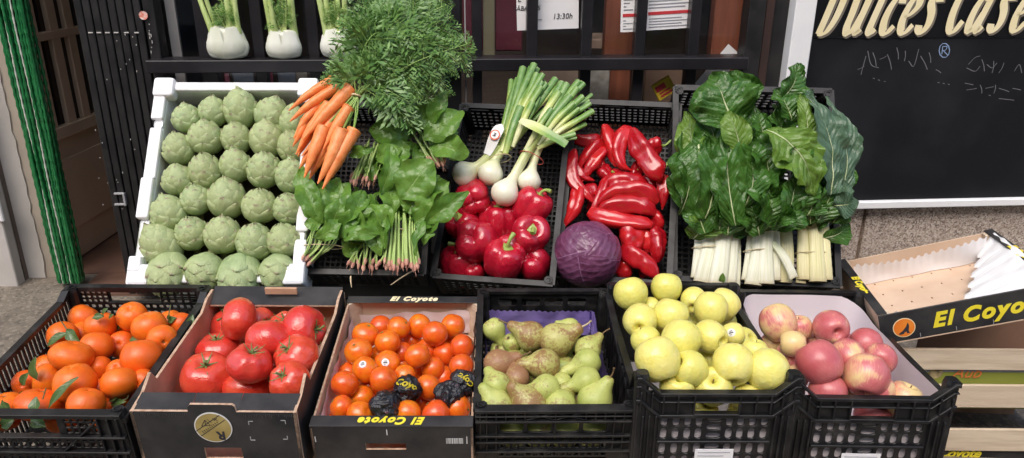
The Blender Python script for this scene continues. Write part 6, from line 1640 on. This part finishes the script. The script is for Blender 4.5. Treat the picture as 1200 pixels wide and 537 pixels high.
onion_bunch('spring_onion_bunch', 'right spring onion bunch with a thin red wire and spreading cut green leaves',
 [([(592,226),(606,200),(616,182),(628,160)], 17, .026), ([(620,212),(626,188),(633,170),(644,150)], 14.5, .016)],
 [(622,176,664,98,7.5,.05,.085),(624,174,678,95,6,.05,.08),(626,172,676,103,6.5,.05,.085),(628,170,683,113,6.5,.05,.08),(630,170,672,121,7,.055,.09),(632,170,678,127,6.5,.05,.08),(634,170,695,130,5,.05,.07),(634,172,678,140,6,.05,.07),(620,172,655,108,7,.055,.09),(616,176,646,128,7,.06,.09),(630,174,674,157,5.5,.05,.075),(626,168,668,112,6,.06,.09),(640,160,690,118,5,.04,.06)],
 ((610,180),(636,190),.045), bmat=K['band_red'])
# two flat leaves that fold out of the right bunch
for lab, pts in (('broad pale green spring onion leaf folded across the bunches', (609,141,664,170,12,.10)), ):
    a, b_ = c.at(pts[0], pts[1], pts[5]), c.at(pts[2], pts[3], pts[5]-.005); mb = MB(); leaf(mb, a, b_, pts[4]*depth(a)/F, c.n, .06, .2, .02, 3, 10, 6, [.5,.85,1,1,.95,.9,.85,.8]); o = mb.build('onion_leaf', K['onion_leaf'], smooth=True, origin=a); tag(o, lab, 'leaf')
#@@PART4
# ------------------------------------------------------------------ leafy bunches
def reparent(ob, rr, p0): ob.parent = rr; ob.location = -p0
SPR = [.14,.62,.92,1,.97,.82,.55,.12]
def spinach(label, root, fan, h, leaves, nst, band, seed, fill=6, fillbox=None, nroots=9, roots=True):
    """root: pixel of the tied root end; fan: pixel span the stems reach; leaves: base, tip, width, lift"""
    c = CR['spin']; rnd = random.Random(seed); p0 = c.at(root[0], root[1], h); rr = empty('spinach_bunch', p0, label, 'spinach', 'bunches of spinach in the sloping crate')
    lf = MB()
    for k, L in enumerate(leaves):
        bx, by, tx, ty, w_, lift = L[:6]; opt = L[6] if len(L) > 6 else {}
        a, b_ = c.at(bx, by, h + lift*.6), c.at(tx, ty, h + lift); n_ = (c.n*.7 - FW*.5 + RT*opt.get('roll', rnd.uniform(-.7, .7))).normalized()
        leaf(lf, a, b_, w_*depth(b_)/F, n_, opt.get('bulge', .10), opt.get('fold', .25), .07, seed*7+k, 14, 8, SPR, .015, droop=-c.n*opt.get('droop', .08), curl=rnd.uniform(-.08, .08))
    if fillbox:
        x0, y0, x1, y1 = fillbox
        for k in range(int(fill*1.9)):
            tx, ty = rnd.uniform(x0, x1), rnd.uniform(y0, y1); bx, by = lerp(tx, (fan[0][0]+fan[1][0])/2, rnd.uniform(.5, .8)), lerp(ty, fan[0][1]+8, rnd.uniform(.5, .8))
            a, b_ = c.at(bx, by, h - .012), c.at(tx, ty, h + rnd.uniform(-.02, .028))
            if (a-b_).length < .02: continue
            leaf(lf, a, b_, rnd.uniform(11, 24)*depth(b_)/F, (c.n*.7 - FW*.4 + RT*rnd.uniform(-1.1, 1.1)).normalized(), rnd.uniform(.0, .3), rnd.uniform(.1, .8), .10, seed*31+k, 12, 8, SPR, .018, droop=-c.n*rnd.uniform(0, .25), curl=rnd.uniform(-.15, .15))
    ob = lf.build('foliage', K['spinach'], rr, smooth=True); ob.location = -p0
    st = MB(); rt_ = MB()
    for k in range(nst):
        t = (k + rnd.uniform(.1, .9))/nst; fx_, fy_ = lerp(fan[0][0], fan[1][0], t), lerp(fan[0][1], fan[1][1], t) + rnd.uniform(-10, 8); fx_ += rnd.uniform(-5, 5)
        rx_2, ry_2 = root[0] + (t-.5)*root[2] + rnd.uniform(-2, 2), root[1] + rnd.uniform(-6, 4)
        mx, my = lerp(rx_2, fx_, .5) + rnd.uniform(-4, 4), lerp(ry_2, fy_, .5)
        if band: mx = lerp(mx, band[0] + (t-.5)*band[2], .6); my = lerp(my, band[1], .6)
        hh = h + rnd.uniform(-.012, .018)
        P = [c.at(rx_2, ry_2, hh - .004), c.at(mx, my, hh + .006), c.at(fx_, fy_, hh)]
        r0 = rnd.uniform(.0021, .0031); st.tube(spline(P, 9), [r0*1.25, r0*1.15, r0, r0, r0, r0*.95, r0*.95, r0*.9, r0*.85, r0*.8], 6)
        if roots:
            d = (P[0]-P[1]).normalized(); rt_.tube([P[0] - d*.012, P[0] - d*.004, P[0] + d*.004], [r0*1.1, r0*1.9, r0*.9], 7)
            if rnd.random() < .7: rt_.tube([P[0] + d*.002, P[0] + d*.014 + V((rnd.uniform(-.004, .004), 0, rnd.uniform(-.004, .004)))], [.0011, .0004], 4)
    ob = st.build('stems', K['spin_stem'], rr, smooth=True); ob.location = -p0
    if roots: ob = rt_.build('roots', K['spin_root'], rr, smooth=True); ob.location = -p0
    if band:
        x, y, w_ = band; a, b_ = c.at(x-w_/2, y, h), c.at(x+w_/2, y+1, h); ctr = (a+b_)/2; ax = (b_-a)/2; nn = c.n*min(ax.length*.7, .018)
        mb = MB(); mb.tube([ctr + ax*math.cos(t)*1.05 + nn*math.sin(t) for t in [2*math.pi*i/24 for i in range(25)]], .0012, 5, False); ob = mb.build('band', K['band'], rr, smooth=True); ob.location = -p0
    return rr
spinach('spinach bunch at the upper right with large pale leaves beside the spring onions', (512,192,20), ((480,158),(512,160)), .045,
 [(497,165,543,128,34,.06,dict(fold=.12,roll=.1)), (502,152,527,102,20,.075,dict(fold=.3)), (494,140,447,134,24,.06,dict(roll=-.2)), (478,162,432,150,34,.04), (505,172,549,180,32,.03), (488,152,508,112,24,.065), (470,165,440,118,30,.035), (492,150,470,118,26,.05), (480,170,455,185,26,.03)], 16, None, 3, 10, (438,122,540,190))
spinach('spinach bunch with pink roots between the carrots and the large pale leaf', (425,213,32), ((428,170),(446,172)), .05,
 [(408,182,436,172,16,.075,dict(fold=.1)), (446,228,456,168,22,.065,dict(fold=.5)), (440,185,470,172,26,.05), (455,195,480,178,26,.045)], 18, None, 5, 7, (428,160,480,210))
spinach('spinach bunch at the lower left corner with a tall upright leaf', (359,308,14), ((362,262),(396,262)), .035,
 [(377,262,350,193,26,.06,dict(fold=.45,roll=.35)), (392,262,408,212,26,.055), (380,262,386,212,30,.05), (400,262,432,232,28,.05), (376,262,356,262,18,.05), (405,262,428,250,24,.05), (378,258,352,240,20,.045), (398,275,420,262,22,.05), (370,280,400,258,20,.055),(396,262,392,206,30,.055),(415,265,425,222,30,.05),(388,268,402,232,26,.06)], 14, (378,289,46), 7, 13, (362,210,435,285))
spinach('spinach bunch between two others with a dark folded leaf and cut roots', (427,312,40), ((418,282),(446,284)), .03,
 [(402,280,443,274,20,.06,dict(fold=.2,bulge=.25)), (440,285,432,226,34,.045), (430,285,412,236,30,.045), (448,280,436,248,26,.05), (446,300,424,240,26,.03), (450,292,456,244,22,.055,dict(fold=.5))], 12, None, 9, 12, (400,215,460,285))
spinach('spinach bunch in the centre with white stems tied below one large upright leaf', (471,313,40), ((458,240),(486,242)), .045,
 [(471,233,505,185,52,.085,dict(fold=.08,roll=.15,bulge=.05)), (498,262,548,221,24,.065,dict(fold=.5)), (492,255,525,212,32,.05), (496,250,516,205,28,.05), (458,268,436,238,20,.06), (488,300,496,256,13,.06,dict(fold=.2)), (496,288,507,272,14,.05), (486,262,512,250,34,.04), (462,250,446,212,26,.04), (478,250,492,215,30,.05), (496,275,520,250,28,.035)], 26, (470,271,28), 11, 12, (446,195,530,268))
p = CR['spin']
# loose rootlets over the crate rim
for a_, b_, lab in (((411,324),(412,337),'short pale root hanging over the spinach crate rim'), ((488,315),(458,334),'long pale root lying over the spinach crate rim')):
    q0 = p.at(a_[0], a_[1], .012); q1 = p.at(b_[0], b_[1], .016); mb = MB(); mb.tube(spline([q0, q0.lerp(q1, .5) + p.n*.004, q1], 6), [.0022,.0021,.002,.0018,.0016,.0012,.0008], 6); o = mb.build('loose_root', pmat('pale_root', (.62,.48,.30)), smooth=True, origin=q0); tag(o, lab, 'root')

# carrots
def feather(stem, leafm, P, n_pin, lp, rnd, dens=1.0, big=1.0):
    """one carrot or fennel frond along the points P: pinnae with small cut leaflets"""
    S = spline(P, 22); stem.tube(S, [lerp(.0022, .0008, i/22) for i in range(23)], 5)
    for k in range(n_pin):
        u = lerp(.28, 1.0, (k+rnd.random()*.6)/n_pin); i = min(21, int(u*22)); p = S[i].lerp(S[i+1], u*22-i); d = (S[i+1]-S[i]).normalized()
        sd = d.cross(view(rnd.uniform(-.5, .5), rnd.uniform(-.3, .3), 1)).normalized()*(1 if k % 2 else -1)
        ln = lp*(1.15-u*.75)*rnd.uniform(.7, 1.2); dirp = (d*rnd.uniform(.4, .9) + sd + view(0, 0, 1)*rnd.uniform(-.35, .5)).normalized(); droop = V((0,0,-1))*ln*rnd.uniform(.0, .45)
        Q = [p + dirp*(ln*t) + droop*t*t for t in [j/6 for j in range(7)]]; stem.tube(Q, [.0007, .0006, .0006, .0005, .0005, .0004, .0004], 4, False)
        for j in range(1, 7):
            dd = (Q[j]-Q[j-1]).normalized(); s2 = dd.cross(view(rnd.uniform(-.6, .6), rnd.uniform(-.6, .6), 1)).normalized()
            for sg in (-1, 1):
                l2 = ln*.42*(1.1-j/8)*rnd.uniform(.7, 1.3); d2 = (dd*.75 + s2*sg + view(0,0,1)*rnd.uniform(-.3, .3)).normalized(); n2 = d2.cross(s2 + dd*.3 + V((rnd.uniform(-.5, .5),)*3)).normalized()
                base = Q[j]
                for q in range(int(3*dens)):
                    t = (q+.6)/3; b0 = base + d2*(l2*t); sgn = 1 if q % 2 else -1; l3 = l2*.74*big*(1.2-t*.6); s3 = d2.cross(n2).normalized()
                    e = b0 + (d2*1.0 + s3*sgn*.62).normalized()*l3; w3 = l3*.13; perp = (e-b0).cross(n2).normalized()*w3
                    m3 = b0.lerp(e, .55)
                    leafm.add([b0, m3 + perp, e, m3 - perp], [(0,1,2,3)])
def carrot_bunch(label, carrots, band, fronds, seed, targets_h):
    c = CR['white']; p0 = c.at(band[0], band[1], .09); rr = empty('carrot_bunch', p0, label, 'carrots'); rnd = random.Random(seed)
    pb = c.at(band[0], band[1], .100)
    sm = MB()
    for k, (x0, y0, x1, y1, rp, h) in enumerate(carrots):
        x1, y1 = x1 + (x1-x0)*.06, y1 + (y1-y0)*.06; a, b_ = c.at(x0, y0, h), c.at(x1, y1, h - .012); r = rp*depth(a)/F*1.2; mid = a.lerp(b_, .5) + c.n*.004 + c.u*rnd.uniform(-.006, .006)
        S = spline([a - (b_-a).normalized()*.003, a, mid, b_], 24); pr = [.35,.88,1.0,.97,.93,.86,.78,.66,.50,.30,.10]
        rad = [r*interp(pr, i/24)*(1 + .08*noise.noise(V((i*.9, k*3.3, seed))) - (.045 if (i*7+k*3) % 5 == 0 else 0)) for i in range(25)]
        mb = MB(); mb.tube(S, rad, 16, True, lambda u, th: 1 + .02*noise.noise(V((u*22, math.cos(th)*.6, math.sin(th)*.6))))
        ob = mb.build('carrot', K['carrot'], rr, smooth=True); ob.location = -p0
        for q in range(3):
            e = pb + V((rnd.uniform(-.006, .006), rnd.uniform(-.004, .004), rnd.uniform(-.006, .006))); m_ = a.lerp(e, .5) + c.n*.004 + c.u*rnd.uniform(-.006, .006)
            sm.tube(spline([a + c.n*.001, m_, e], 8), [.0026,.0024,.0022,.002,.002,.0019,.0019,.0018,.0018], 5)
    lm = MB()
    for fxx, fyy, hh in fronds:
        e = c.at(fxx, fyy, hh); m_ = pb.lerp(e, .45) + c.n*rnd.uniform(.01, .05) + c.u*rnd.uniform(-.03, .03); feather(sm, lm, [pb, m_, e], 11, rnd.uniform(.08, .115), rnd, 1.0, 1.3)
    ob = sm.build('stems', K['carrot_stem'], rr, smooth=True); ob.location = -p0
    ob = lm.build('foliage', K['carrot_green'], rr); ob.location = -p0
    dd = (c.at(band[0]+band[2], band[1]-band[3], .10) - pb).normalized(); s_ = dd.cross(c.n).normalized()
    mb = MB(); mb.tube([pb + s_*math.cos(t)*.011 + c.n*math.sin(t)*.010 for t in [2*math.pi*i/20 for i in range(21)]], .0028, 6, False); ob = mb.build('band', K['band'], rr, smooth=True); ob.location = -p0
rnd = random.Random(77)
fr1 = [(rnd.uniform(448, 540), rnd.uniform(-35, 45), rnd.uniform(.05, .16)) for _ in range(12)] + [(448, 70, .10), (470, 55, .13), (500, 20, .12), (440, 45, .08), (520, 50, .10), (548, 58, .10), (553, 62, .09)]
fr2 = [(rnd.uniform(435, 530), rnd.uniform(10, 88), rnd.uniform(.05, .13)) for _ in range(10)] + [(552, 50, .12), (540, 70, .11), (525, 95, .07), (470, 105, .09), (490, 90, .10), (450, 100, .09), (500, 100, .08)]
carrot_bunch('upper carrot bunch whose feathery greens hang over the window bars', [(388,95,341,128,5.5,.07),(396,102,343,140,6,.075),(379,118,346,160,5.5,.06),(384,124,349,178,6,.068),(357,143,344,170,5,.05),(410,106,358,160,8,.092),(362,158,350,182,5,.05)], (420,80,10,8), fr1, 1, .1)
carrot_bunch('lower carrot bunch with thick orange roots beside the spinach', [(397,131,356,180,6.2,.075),(408,128,381,172,6.5,.095),(379,152,358,205,8,.078),(400,155,374,212,8.5,.088),(414,155,380,218,7.5,.082),(390,160,368,200,6.5,.065),(372,168,352,196,5.5,.055),(404,168,390,206,6,.06),(386,176,364,208,6,.055)], (418,113,4,12), fr2, 2, .1)

# fennel on the cross rail
def fennel(px, py, rp, lab, stalks, seed):
    rnd = random.Random(seed)
    s, _ = Ws(px, py, -.045); zb = zl_t + .001
    o0 = WO + WX*s + WN*(-.040) + V((0,0,zb)); r = rp*depth(o0)/F; rr = empty('fennel', frame(o0, WX, WN, V((0,0,1))), lab, 'fennel', 'fennel bulbs on the window rail')
    prof = [(0,.03),(.5,.0),(.85,.12),(1,.5),(.97,.85),(.82,1.2),(.72,1.42),(.5,1.5),(0,1.5)]
    def fn(p, u, th):
        k = 1 + .06*math.cos(2*th + .4) + .03*math.cos(5*th+seed) + .04*N3(p, 1.2, seed); return V((p.x*k*r, p.y*k*r*.62, (p.z + (.10*abs(math.cos(th))*p.z if p.z > 1 else 0) - (.06*(1-abs(math.cos(th))) if p.z < .1 else 0))*r))
    mb = MB(); mb.lathe(prof_spline(prof, 24), 36, fn); mb.build('bulb', K['fennel'], rr, smooth=True)
    for i, (sx_, w_) in enumerate(((-1, .55), (1, .5))):
        P = []
        for iu in range(13):
            u = iu/12; row = []
            for jv in range(9):
                v = jv/8*2-1; th = -math.pi/2 + sx_*.55 + v*.75*(1-.5*u); z = .1 + 1.5*u; rad_ = interp([.75,.98,1.05,1.04,.95,.86,.78], u)*1.03
                row.append(V((rad_*math.cos(th)*r, rad_*math.sin(th)*r*.64 - .0006*i, z*r)))
            P.append(row)
        mb = MB(); mb.grid(P); mb.build('outer_layer', K['fennel'], rr, smooth=True)
    lm = MB(); fs = MB()
    for k, (dx0, dx1, ht, w_) in enumerate(stalks):
        a = V((dx0*r, rnd.uniform(-.2, .2)*r, 1.30*r)); b_ = V((dx1*r, rnd.uniform(-.3, .1)*r, (1.3+ht)*r)); mb = MB()
        mb.tube(spline([a, a.lerp(b_, .5) + V((0, -.004, 0)), b_], 8), [w_*r*x for x in (1.3,1.1,1,.95,.92,.9,.88,.86,.85)], 10, flat=.8); mb.build('stalk', K['fennel_stalk'], rr, smooth=True)
    Mi = rr.matrix_world
    for k in range(9):
        a = Mi @ V((rnd.uniform(-.25, .35)*r, 0, 1.5*r)); b_ = Mi @ V((rnd.uniform(-.55, .65)*r, rnd.uniform(-.5, .1)*r, rnd.uniform(2.4, 3.6)*r)); feather(fs, lm, [a, a.lerp(b_, .5), b_], 10, .035, rnd, 1)
    Mn = Mi.inverted(); fs.v = [Mn @ v for v in fs.v]; lm.v = [Mn @ v for v in lm.v]
    fs.build('frond_stem', K['fennel_stalk'], rr, smooth=True); lm.build('fronds', K['fennel_frond'], rr)
fennel(267, 60, 22.5, 'widest fennel bulb, above the top edge of the white foam box at left', [(-.62,-1.15,1.9,.15),(-.38,-.78,1.9,.13),(.25,.30,2.9,.17),(.48,.52,2.9,.17),(.68,.72,2.6,.13)], 1)
fennel(333, 60, 19.5, 'rounder fennel bulb, between two others on the window rail', [(-.62,-.85,2.9,.20),(-.38,-.55,2.9,.17),(.55,.62,2.9,.18),(.70,.74,2.6,.16)], 2)
fennel(398, 60, 20.5, 'fennel bulb half covered by carrot greens on the window rail', [(-.62,-1.05,2.9,.18),(-.42,-.62,2.9,.17),(.45,.5,2.6,.17),(.1,.1,2.6,.15)], 3)

# chard
CHP = [.30,.62,.85,1,1,.93,.74,.38,.06]
K['chard_rib'] = pmat('pale_green_rib', (.42,.50,.24), (.58,.63,.38), 20, .4)
def chard(label, stalks, leaves, band, seed, mats):
    c = CR['chard']; rnd = random.Random(seed); p0 = c.at(stalks[0][0], stalks[0][1], .03); rr = empty('chard_bunch', p0, label, 'chard', 'bunches of white stalked chard')
    for k, (x0, y0, x1, y1, wp, h, m_) in enumerate(stalks):
        y0 += rnd.uniform(-4, 3); y1 -= 26 if y1 < 284 else 0; a, b_ = c.at(x0, y0, h), c.at(x1, y1, h+.004); d = (b_-a); sd = d.normalized().cross(c.n).normalized(); w_ = wp*depth(a)/F; P = []; n_ = 16
        bow = rnd.uniform(-.006, .006)
        for i in range(n_+1):
            u = i/n_; cc = a + d*u + c.n*(.008*math.sin(u*3.1)) + sd*bow*math.sin(u*3.1); ww = w_*lerp(1.0, .78, u)*(1 + .03*math.sin(u*9+k)); row = []
            for j in range(14):
                th = 2*math.pi*j/14; x = math.cos(th)*ww/2; y = math.sin(th)*ww*.34 + (abs(math.cos(th))**2)*ww*.10*(1 if math.sin(th) > 0 else .2) + .0006*math.cos(th*6+k)
                row.append(cc + sd*x + c.n*y)
            P.append(row)
        mb = MB(); mb.grid(P, [[(i/n_, j/14 + k*.37) for j in range(14)] for i in range(n_+1)], 0, True); mb.add(P[0][::-1], [tuple(range(14))], [(0, .5)]*14); mb.add(P[-1], [tuple(range(14))], [(1, .5)]*14); ob = mb.build('stalk', K[m_], rr, smooth=True); ob.location = -p0
    for k, L in enumerate(leaves):
        bx, by, tx, ty, wp, h0, h1, m_ = L[:8]; o = L[8] if len(L) > 8 else {}
        by, ty = [y - max(0, y-235)*.42 + (rnd.uniform(-8, 10) if y > 250 else 0) for y in (by, ty)]
        a, b_ = c.at(bx, by, h0), c.at(tx, ty, h1); n_ = (c.n*.6 - FW*.6 + RT*o.get('roll', rnd.uniform(-.85, .85)) + UP*o.get('pitch', 0)).normalized(); mb = MB()
        w_ = wp*depth(b_)/F; sdv = rnd.randint(0, 500)
        leaf(mb, a, b_, w_, n_, o.get('bulge', rnd.uniform(.04, .18)), o.get('fold', rnd.uniform(.2, .6)), .12, sdv, 40, 22, CHP, o.get('crk', .011), corr=o.get('corr', .028), ncor=9, droop=-c.n*o.get('droop', .10), curl=o.get('curl', rnd.uniform(-.10, .10)))
        ob = mb.build('leaf', K[m_], rr, smooth=True); ob.location = -p0
        dv_ = b_ - a; nn = (n_ - dv_.normalized()*n_.dot(dv_.normalized())).normalized(); sd = dv_.normalized().cross(nn); cu_ = 0
        # rib along the leaf's own spine rows
        row = [mb.v[i*23 + 11] for i in range(41)]; rb = MB(); rb.tube([v + nn*.0008 for v in row[:26]], [min(w_*.006 + w_*.004*i, lerp(w_*.024, w_*.004, i/25)) for i in range(26)], 6, True, flat=.6, side=sd)
        o2 = rb.build('midrib', K['chard_rib'], ob, smooth=True)
    if band:
        (x0, y0), (x1, y1), h = band; a, b_ = c.at(x0, y0, h), c.at(x1, y1, h); ctr = (a+b_)/2; ax = (b_-a)/2; nn = c.n*.022
        mb = MB(); mb.tube([ctr + ax*math.cos(t)*1.04 + nn*math.sin(t) for t in [2*math.pi*i/24 for i in range(25)]], .0014, 5, False); ob = mb.build('band', K['band'], rr, smooth=True); ob.location = -p0
    return rr
W_, Y_ = 'chard_stalk', 'chard_stalk_y'
C_, P_, G_ = 'chard', 'chard_pale', 'chard_grey'
chard('right chard bunch with yellowish stalks and greyish puckered outer leaves', [(944,331,944,262,20,.005,Y_),(958,332,955,262,20,.014,Y_),(969,332,963,262,13,.010,Y_),(938,330,938,268,12,.0,Y_)],
 [(974,228,950,103,46,.10,.16,G_,dict(fold=.10,bulge=.06,droop=.05)), (986,232,972,108,36,.07,.12,G_,dict(fold=.3,roll=.5)), (957,268,974,202,40,.07,.10,C_), (976,246,1010,234,32,.08,.11,G_,dict(droop=.3)), (972,272,984,240,30,.05,.06,C_), (966,300,996,262,26,.03,.04,C_), (950,270,940,205,40,.06,.09,C_), (985,225,1000,190,30,.05,.07,C_),
  (946,172,938,107,26,.13,.155,P_,dict(fold=.15,bulge=.03)), (945,205,936,150,34,.12,.15,C_), (960,250,985,215,34,.04,.06,C_), (955,290,965,240,30,.03,.05,C_), (962,200,958,120,40,.07,.10,G_), (978,262,992,210,30,.06,.09,G_), (948,250,960,170,40,.08,.11,C_), (945,275,952,225,34,.08,.10,C_), (976,285,990,262,24,.05,.06,C_)], ((933,297),(969,297),.012), 4, None)
chard('left chard bunch with broad white stalks and a big leaf folded over at the top', [(822,331,838,258,20,.008,W_),(840,332,848,255,22,.018,W_),(855,331,856,262,15,.012,W_),(815,330,822,270,12,.004,W_),(862,336,862,280,10,.0,W_)],
 [(860,150,835,84,78,.115,.135,C_,dict(fold=.10,bulge=.16,droop=.06,roll=-.1,crk=.016)), (872,130,862,80,62,.07,.10,C_,dict(fold=.3)), (826,258,832,148,56,.08,.105,C_,dict(fold=.25)), (818,160,822,262,66,.085,.07,C_,dict(fold=.2,bulge=.14)), (806,235,799,140,34,.05,.07,C_), (812,300,824,240,42,.04,.07,P_,dict(fold=.3)), (862,272,858,140,42,.09,.13,C_,dict(fold=.4)), (856,250,846,170,46,.07,.10,C_),
  (868,180,852,128,34,.125,.15,P_,dict(fold=.2)), (874,215,870,152,44,.09,.12,C_), (845,262,862,200,40,.06,.09,C_), (800,250,806,190,34,.03,.05,C_), (838,275,826,215,46,.05,.07,C_), (796,262,798,170,30,.06,.08,C_), (842,285,846,190,44,.07,.09,C_), (872,250,874,170,36,.10,.12,C_), (836,210,820,120,50,.06,.085,C_), (852,300,858,235,34,.06,.08,C_), (826,285,812,225,40,.06,.085,C_), (880,190,884,120,34,.08,.11,C_), (806,200,806,128,34,.05,.08,P_)], ((812,291),(861,290),.014), 5, None)
chard('middle chard bunch with one white stalk splayed right and a yellow green drooping leaf', [(882,333,890,272,20,.018,W_),(897,334,898,272,20,.022,W_),(908,333,905,275,13,.014,W_),(930,327,905,284,11,.03,W_),(874,330,880,276,12,.01,W_),(918,334,918,282,20,.0,Y_)],
 [(898,152,957,228,56,.15,.135,P_,dict(fold=.15,bulge=.14,roll=.2,crk=.015)), (914,168,945,190,44,.14,.15,P_,dict(bulge=.2)), (896,290,888,195,62,.07,.10,C_,dict(fold=.3)), (905,288,945,225,54,.08,.10,C_,dict(fold=.15)), (885,285,868,225,44,.07,.09,C_), (916,118,936,72,34,.12,.14,C_,dict(fold=.4)), (928,145,908,103,42,.11,.13,C_), (912,150,938,105,36,.09,.12,C_), (890,210,880,150,48,.10,.12,C_), (902,292,915,230,50,.09,.11,C_), (885,245,900,180,54,.085,.11,C_), (925,282,912,262,34,.06,.05,G_,dict(droop=.3)), (908,200,925,150,50,.10,.125,C_), (880,300,866,262,34,.04,.05,C_), (896,170,888,130,40,.10,.13,C_), (910,285,930,190,44,.09,.12,C_), (890,295,872,215,40,.08,.10,C_), (930,265,948,190,40,.08,.11,C_), (912,190,906,120,46,.08,.115,C_), (900,285,905,215,46,.10,.125,C_,dict(fold=.45)), (920,280,936,240,34,.09,.10,C_), (898,225,882,160,44,.105,.125,C_,dict(fold=.4)), (868,292,862,240,30,.06,.08,C_)], ((872,295),(906,293),.022), 6, None)
c = CR['chard']
# loose torn leaf bit at the crate rim
q0, q1 = c.at(845, 332, .03), c.at(847, 320, .045); mb = MB(); leaf(mb, q0, q1, 8*depth(q0)/F, c.n, .1, .3, .1, 3, 6, 4); o = mb.build('leaf_scrap', K['chard_pale'], smooth=True, origin=q0); tag(o, 'tiny torn green leaf scrap at the foot of the left chard stalks', 'leaf')

# ------------------------------------------------------------------ light
w = bpy.data.worlds.new('World'); sc.world = w; w.use_nodes = True; t = w.node_tree
sky = t.nodes.new('ShaderNodeTexSky'); sky.sky_type = 'NISHITA'; sky.sun_disc = False
EL, AZ = R(52), R(200)      # azimuth measured from +Y clockwise: sun high behind the camera, a little left
sky.sun_elevation = EL; sky.sun_rotation = AZ; sky.dust_density = 3.0; sky.ozone_density = .6
bg = t.nodes['Background']; bg.inputs[1].default_value = .15; t.links.new(sky.outputs[0], bg.inputs[0])
sd = bpy.data.lights.new('sun', 'SUN'); sd.energy = 1.35; sd.angle = R(50); sd.color = (1, .96, .90)
so = bpy.data.objects.new('sun', sd); COL.objects.link(so)
sv = V((math.sin(AZ)*math.cos(EL), math.cos(AZ)*math.cos(EL), math.sin(EL)))
so.rotation_euler = (-sv).to_track_quat('-Z', 'Y').to_euler()
vs = sc.view_settings; sc.display_settings.display_device = 'sRGB'; vs.view_transform = 'Standard'; vs.look = 'None'; vs.exposure = .92; vs.gamma = 1; vs.use_curve_mapping = False
sc.render.engine = 'CYCLES'; sc.cycles.max_bounces = 8; sc.cycles.transparent_max_bounces = 8; sc.cycles.caustics_reflective = False; sc.cycles.caustics_refractive = False
print('DBG', DBG)
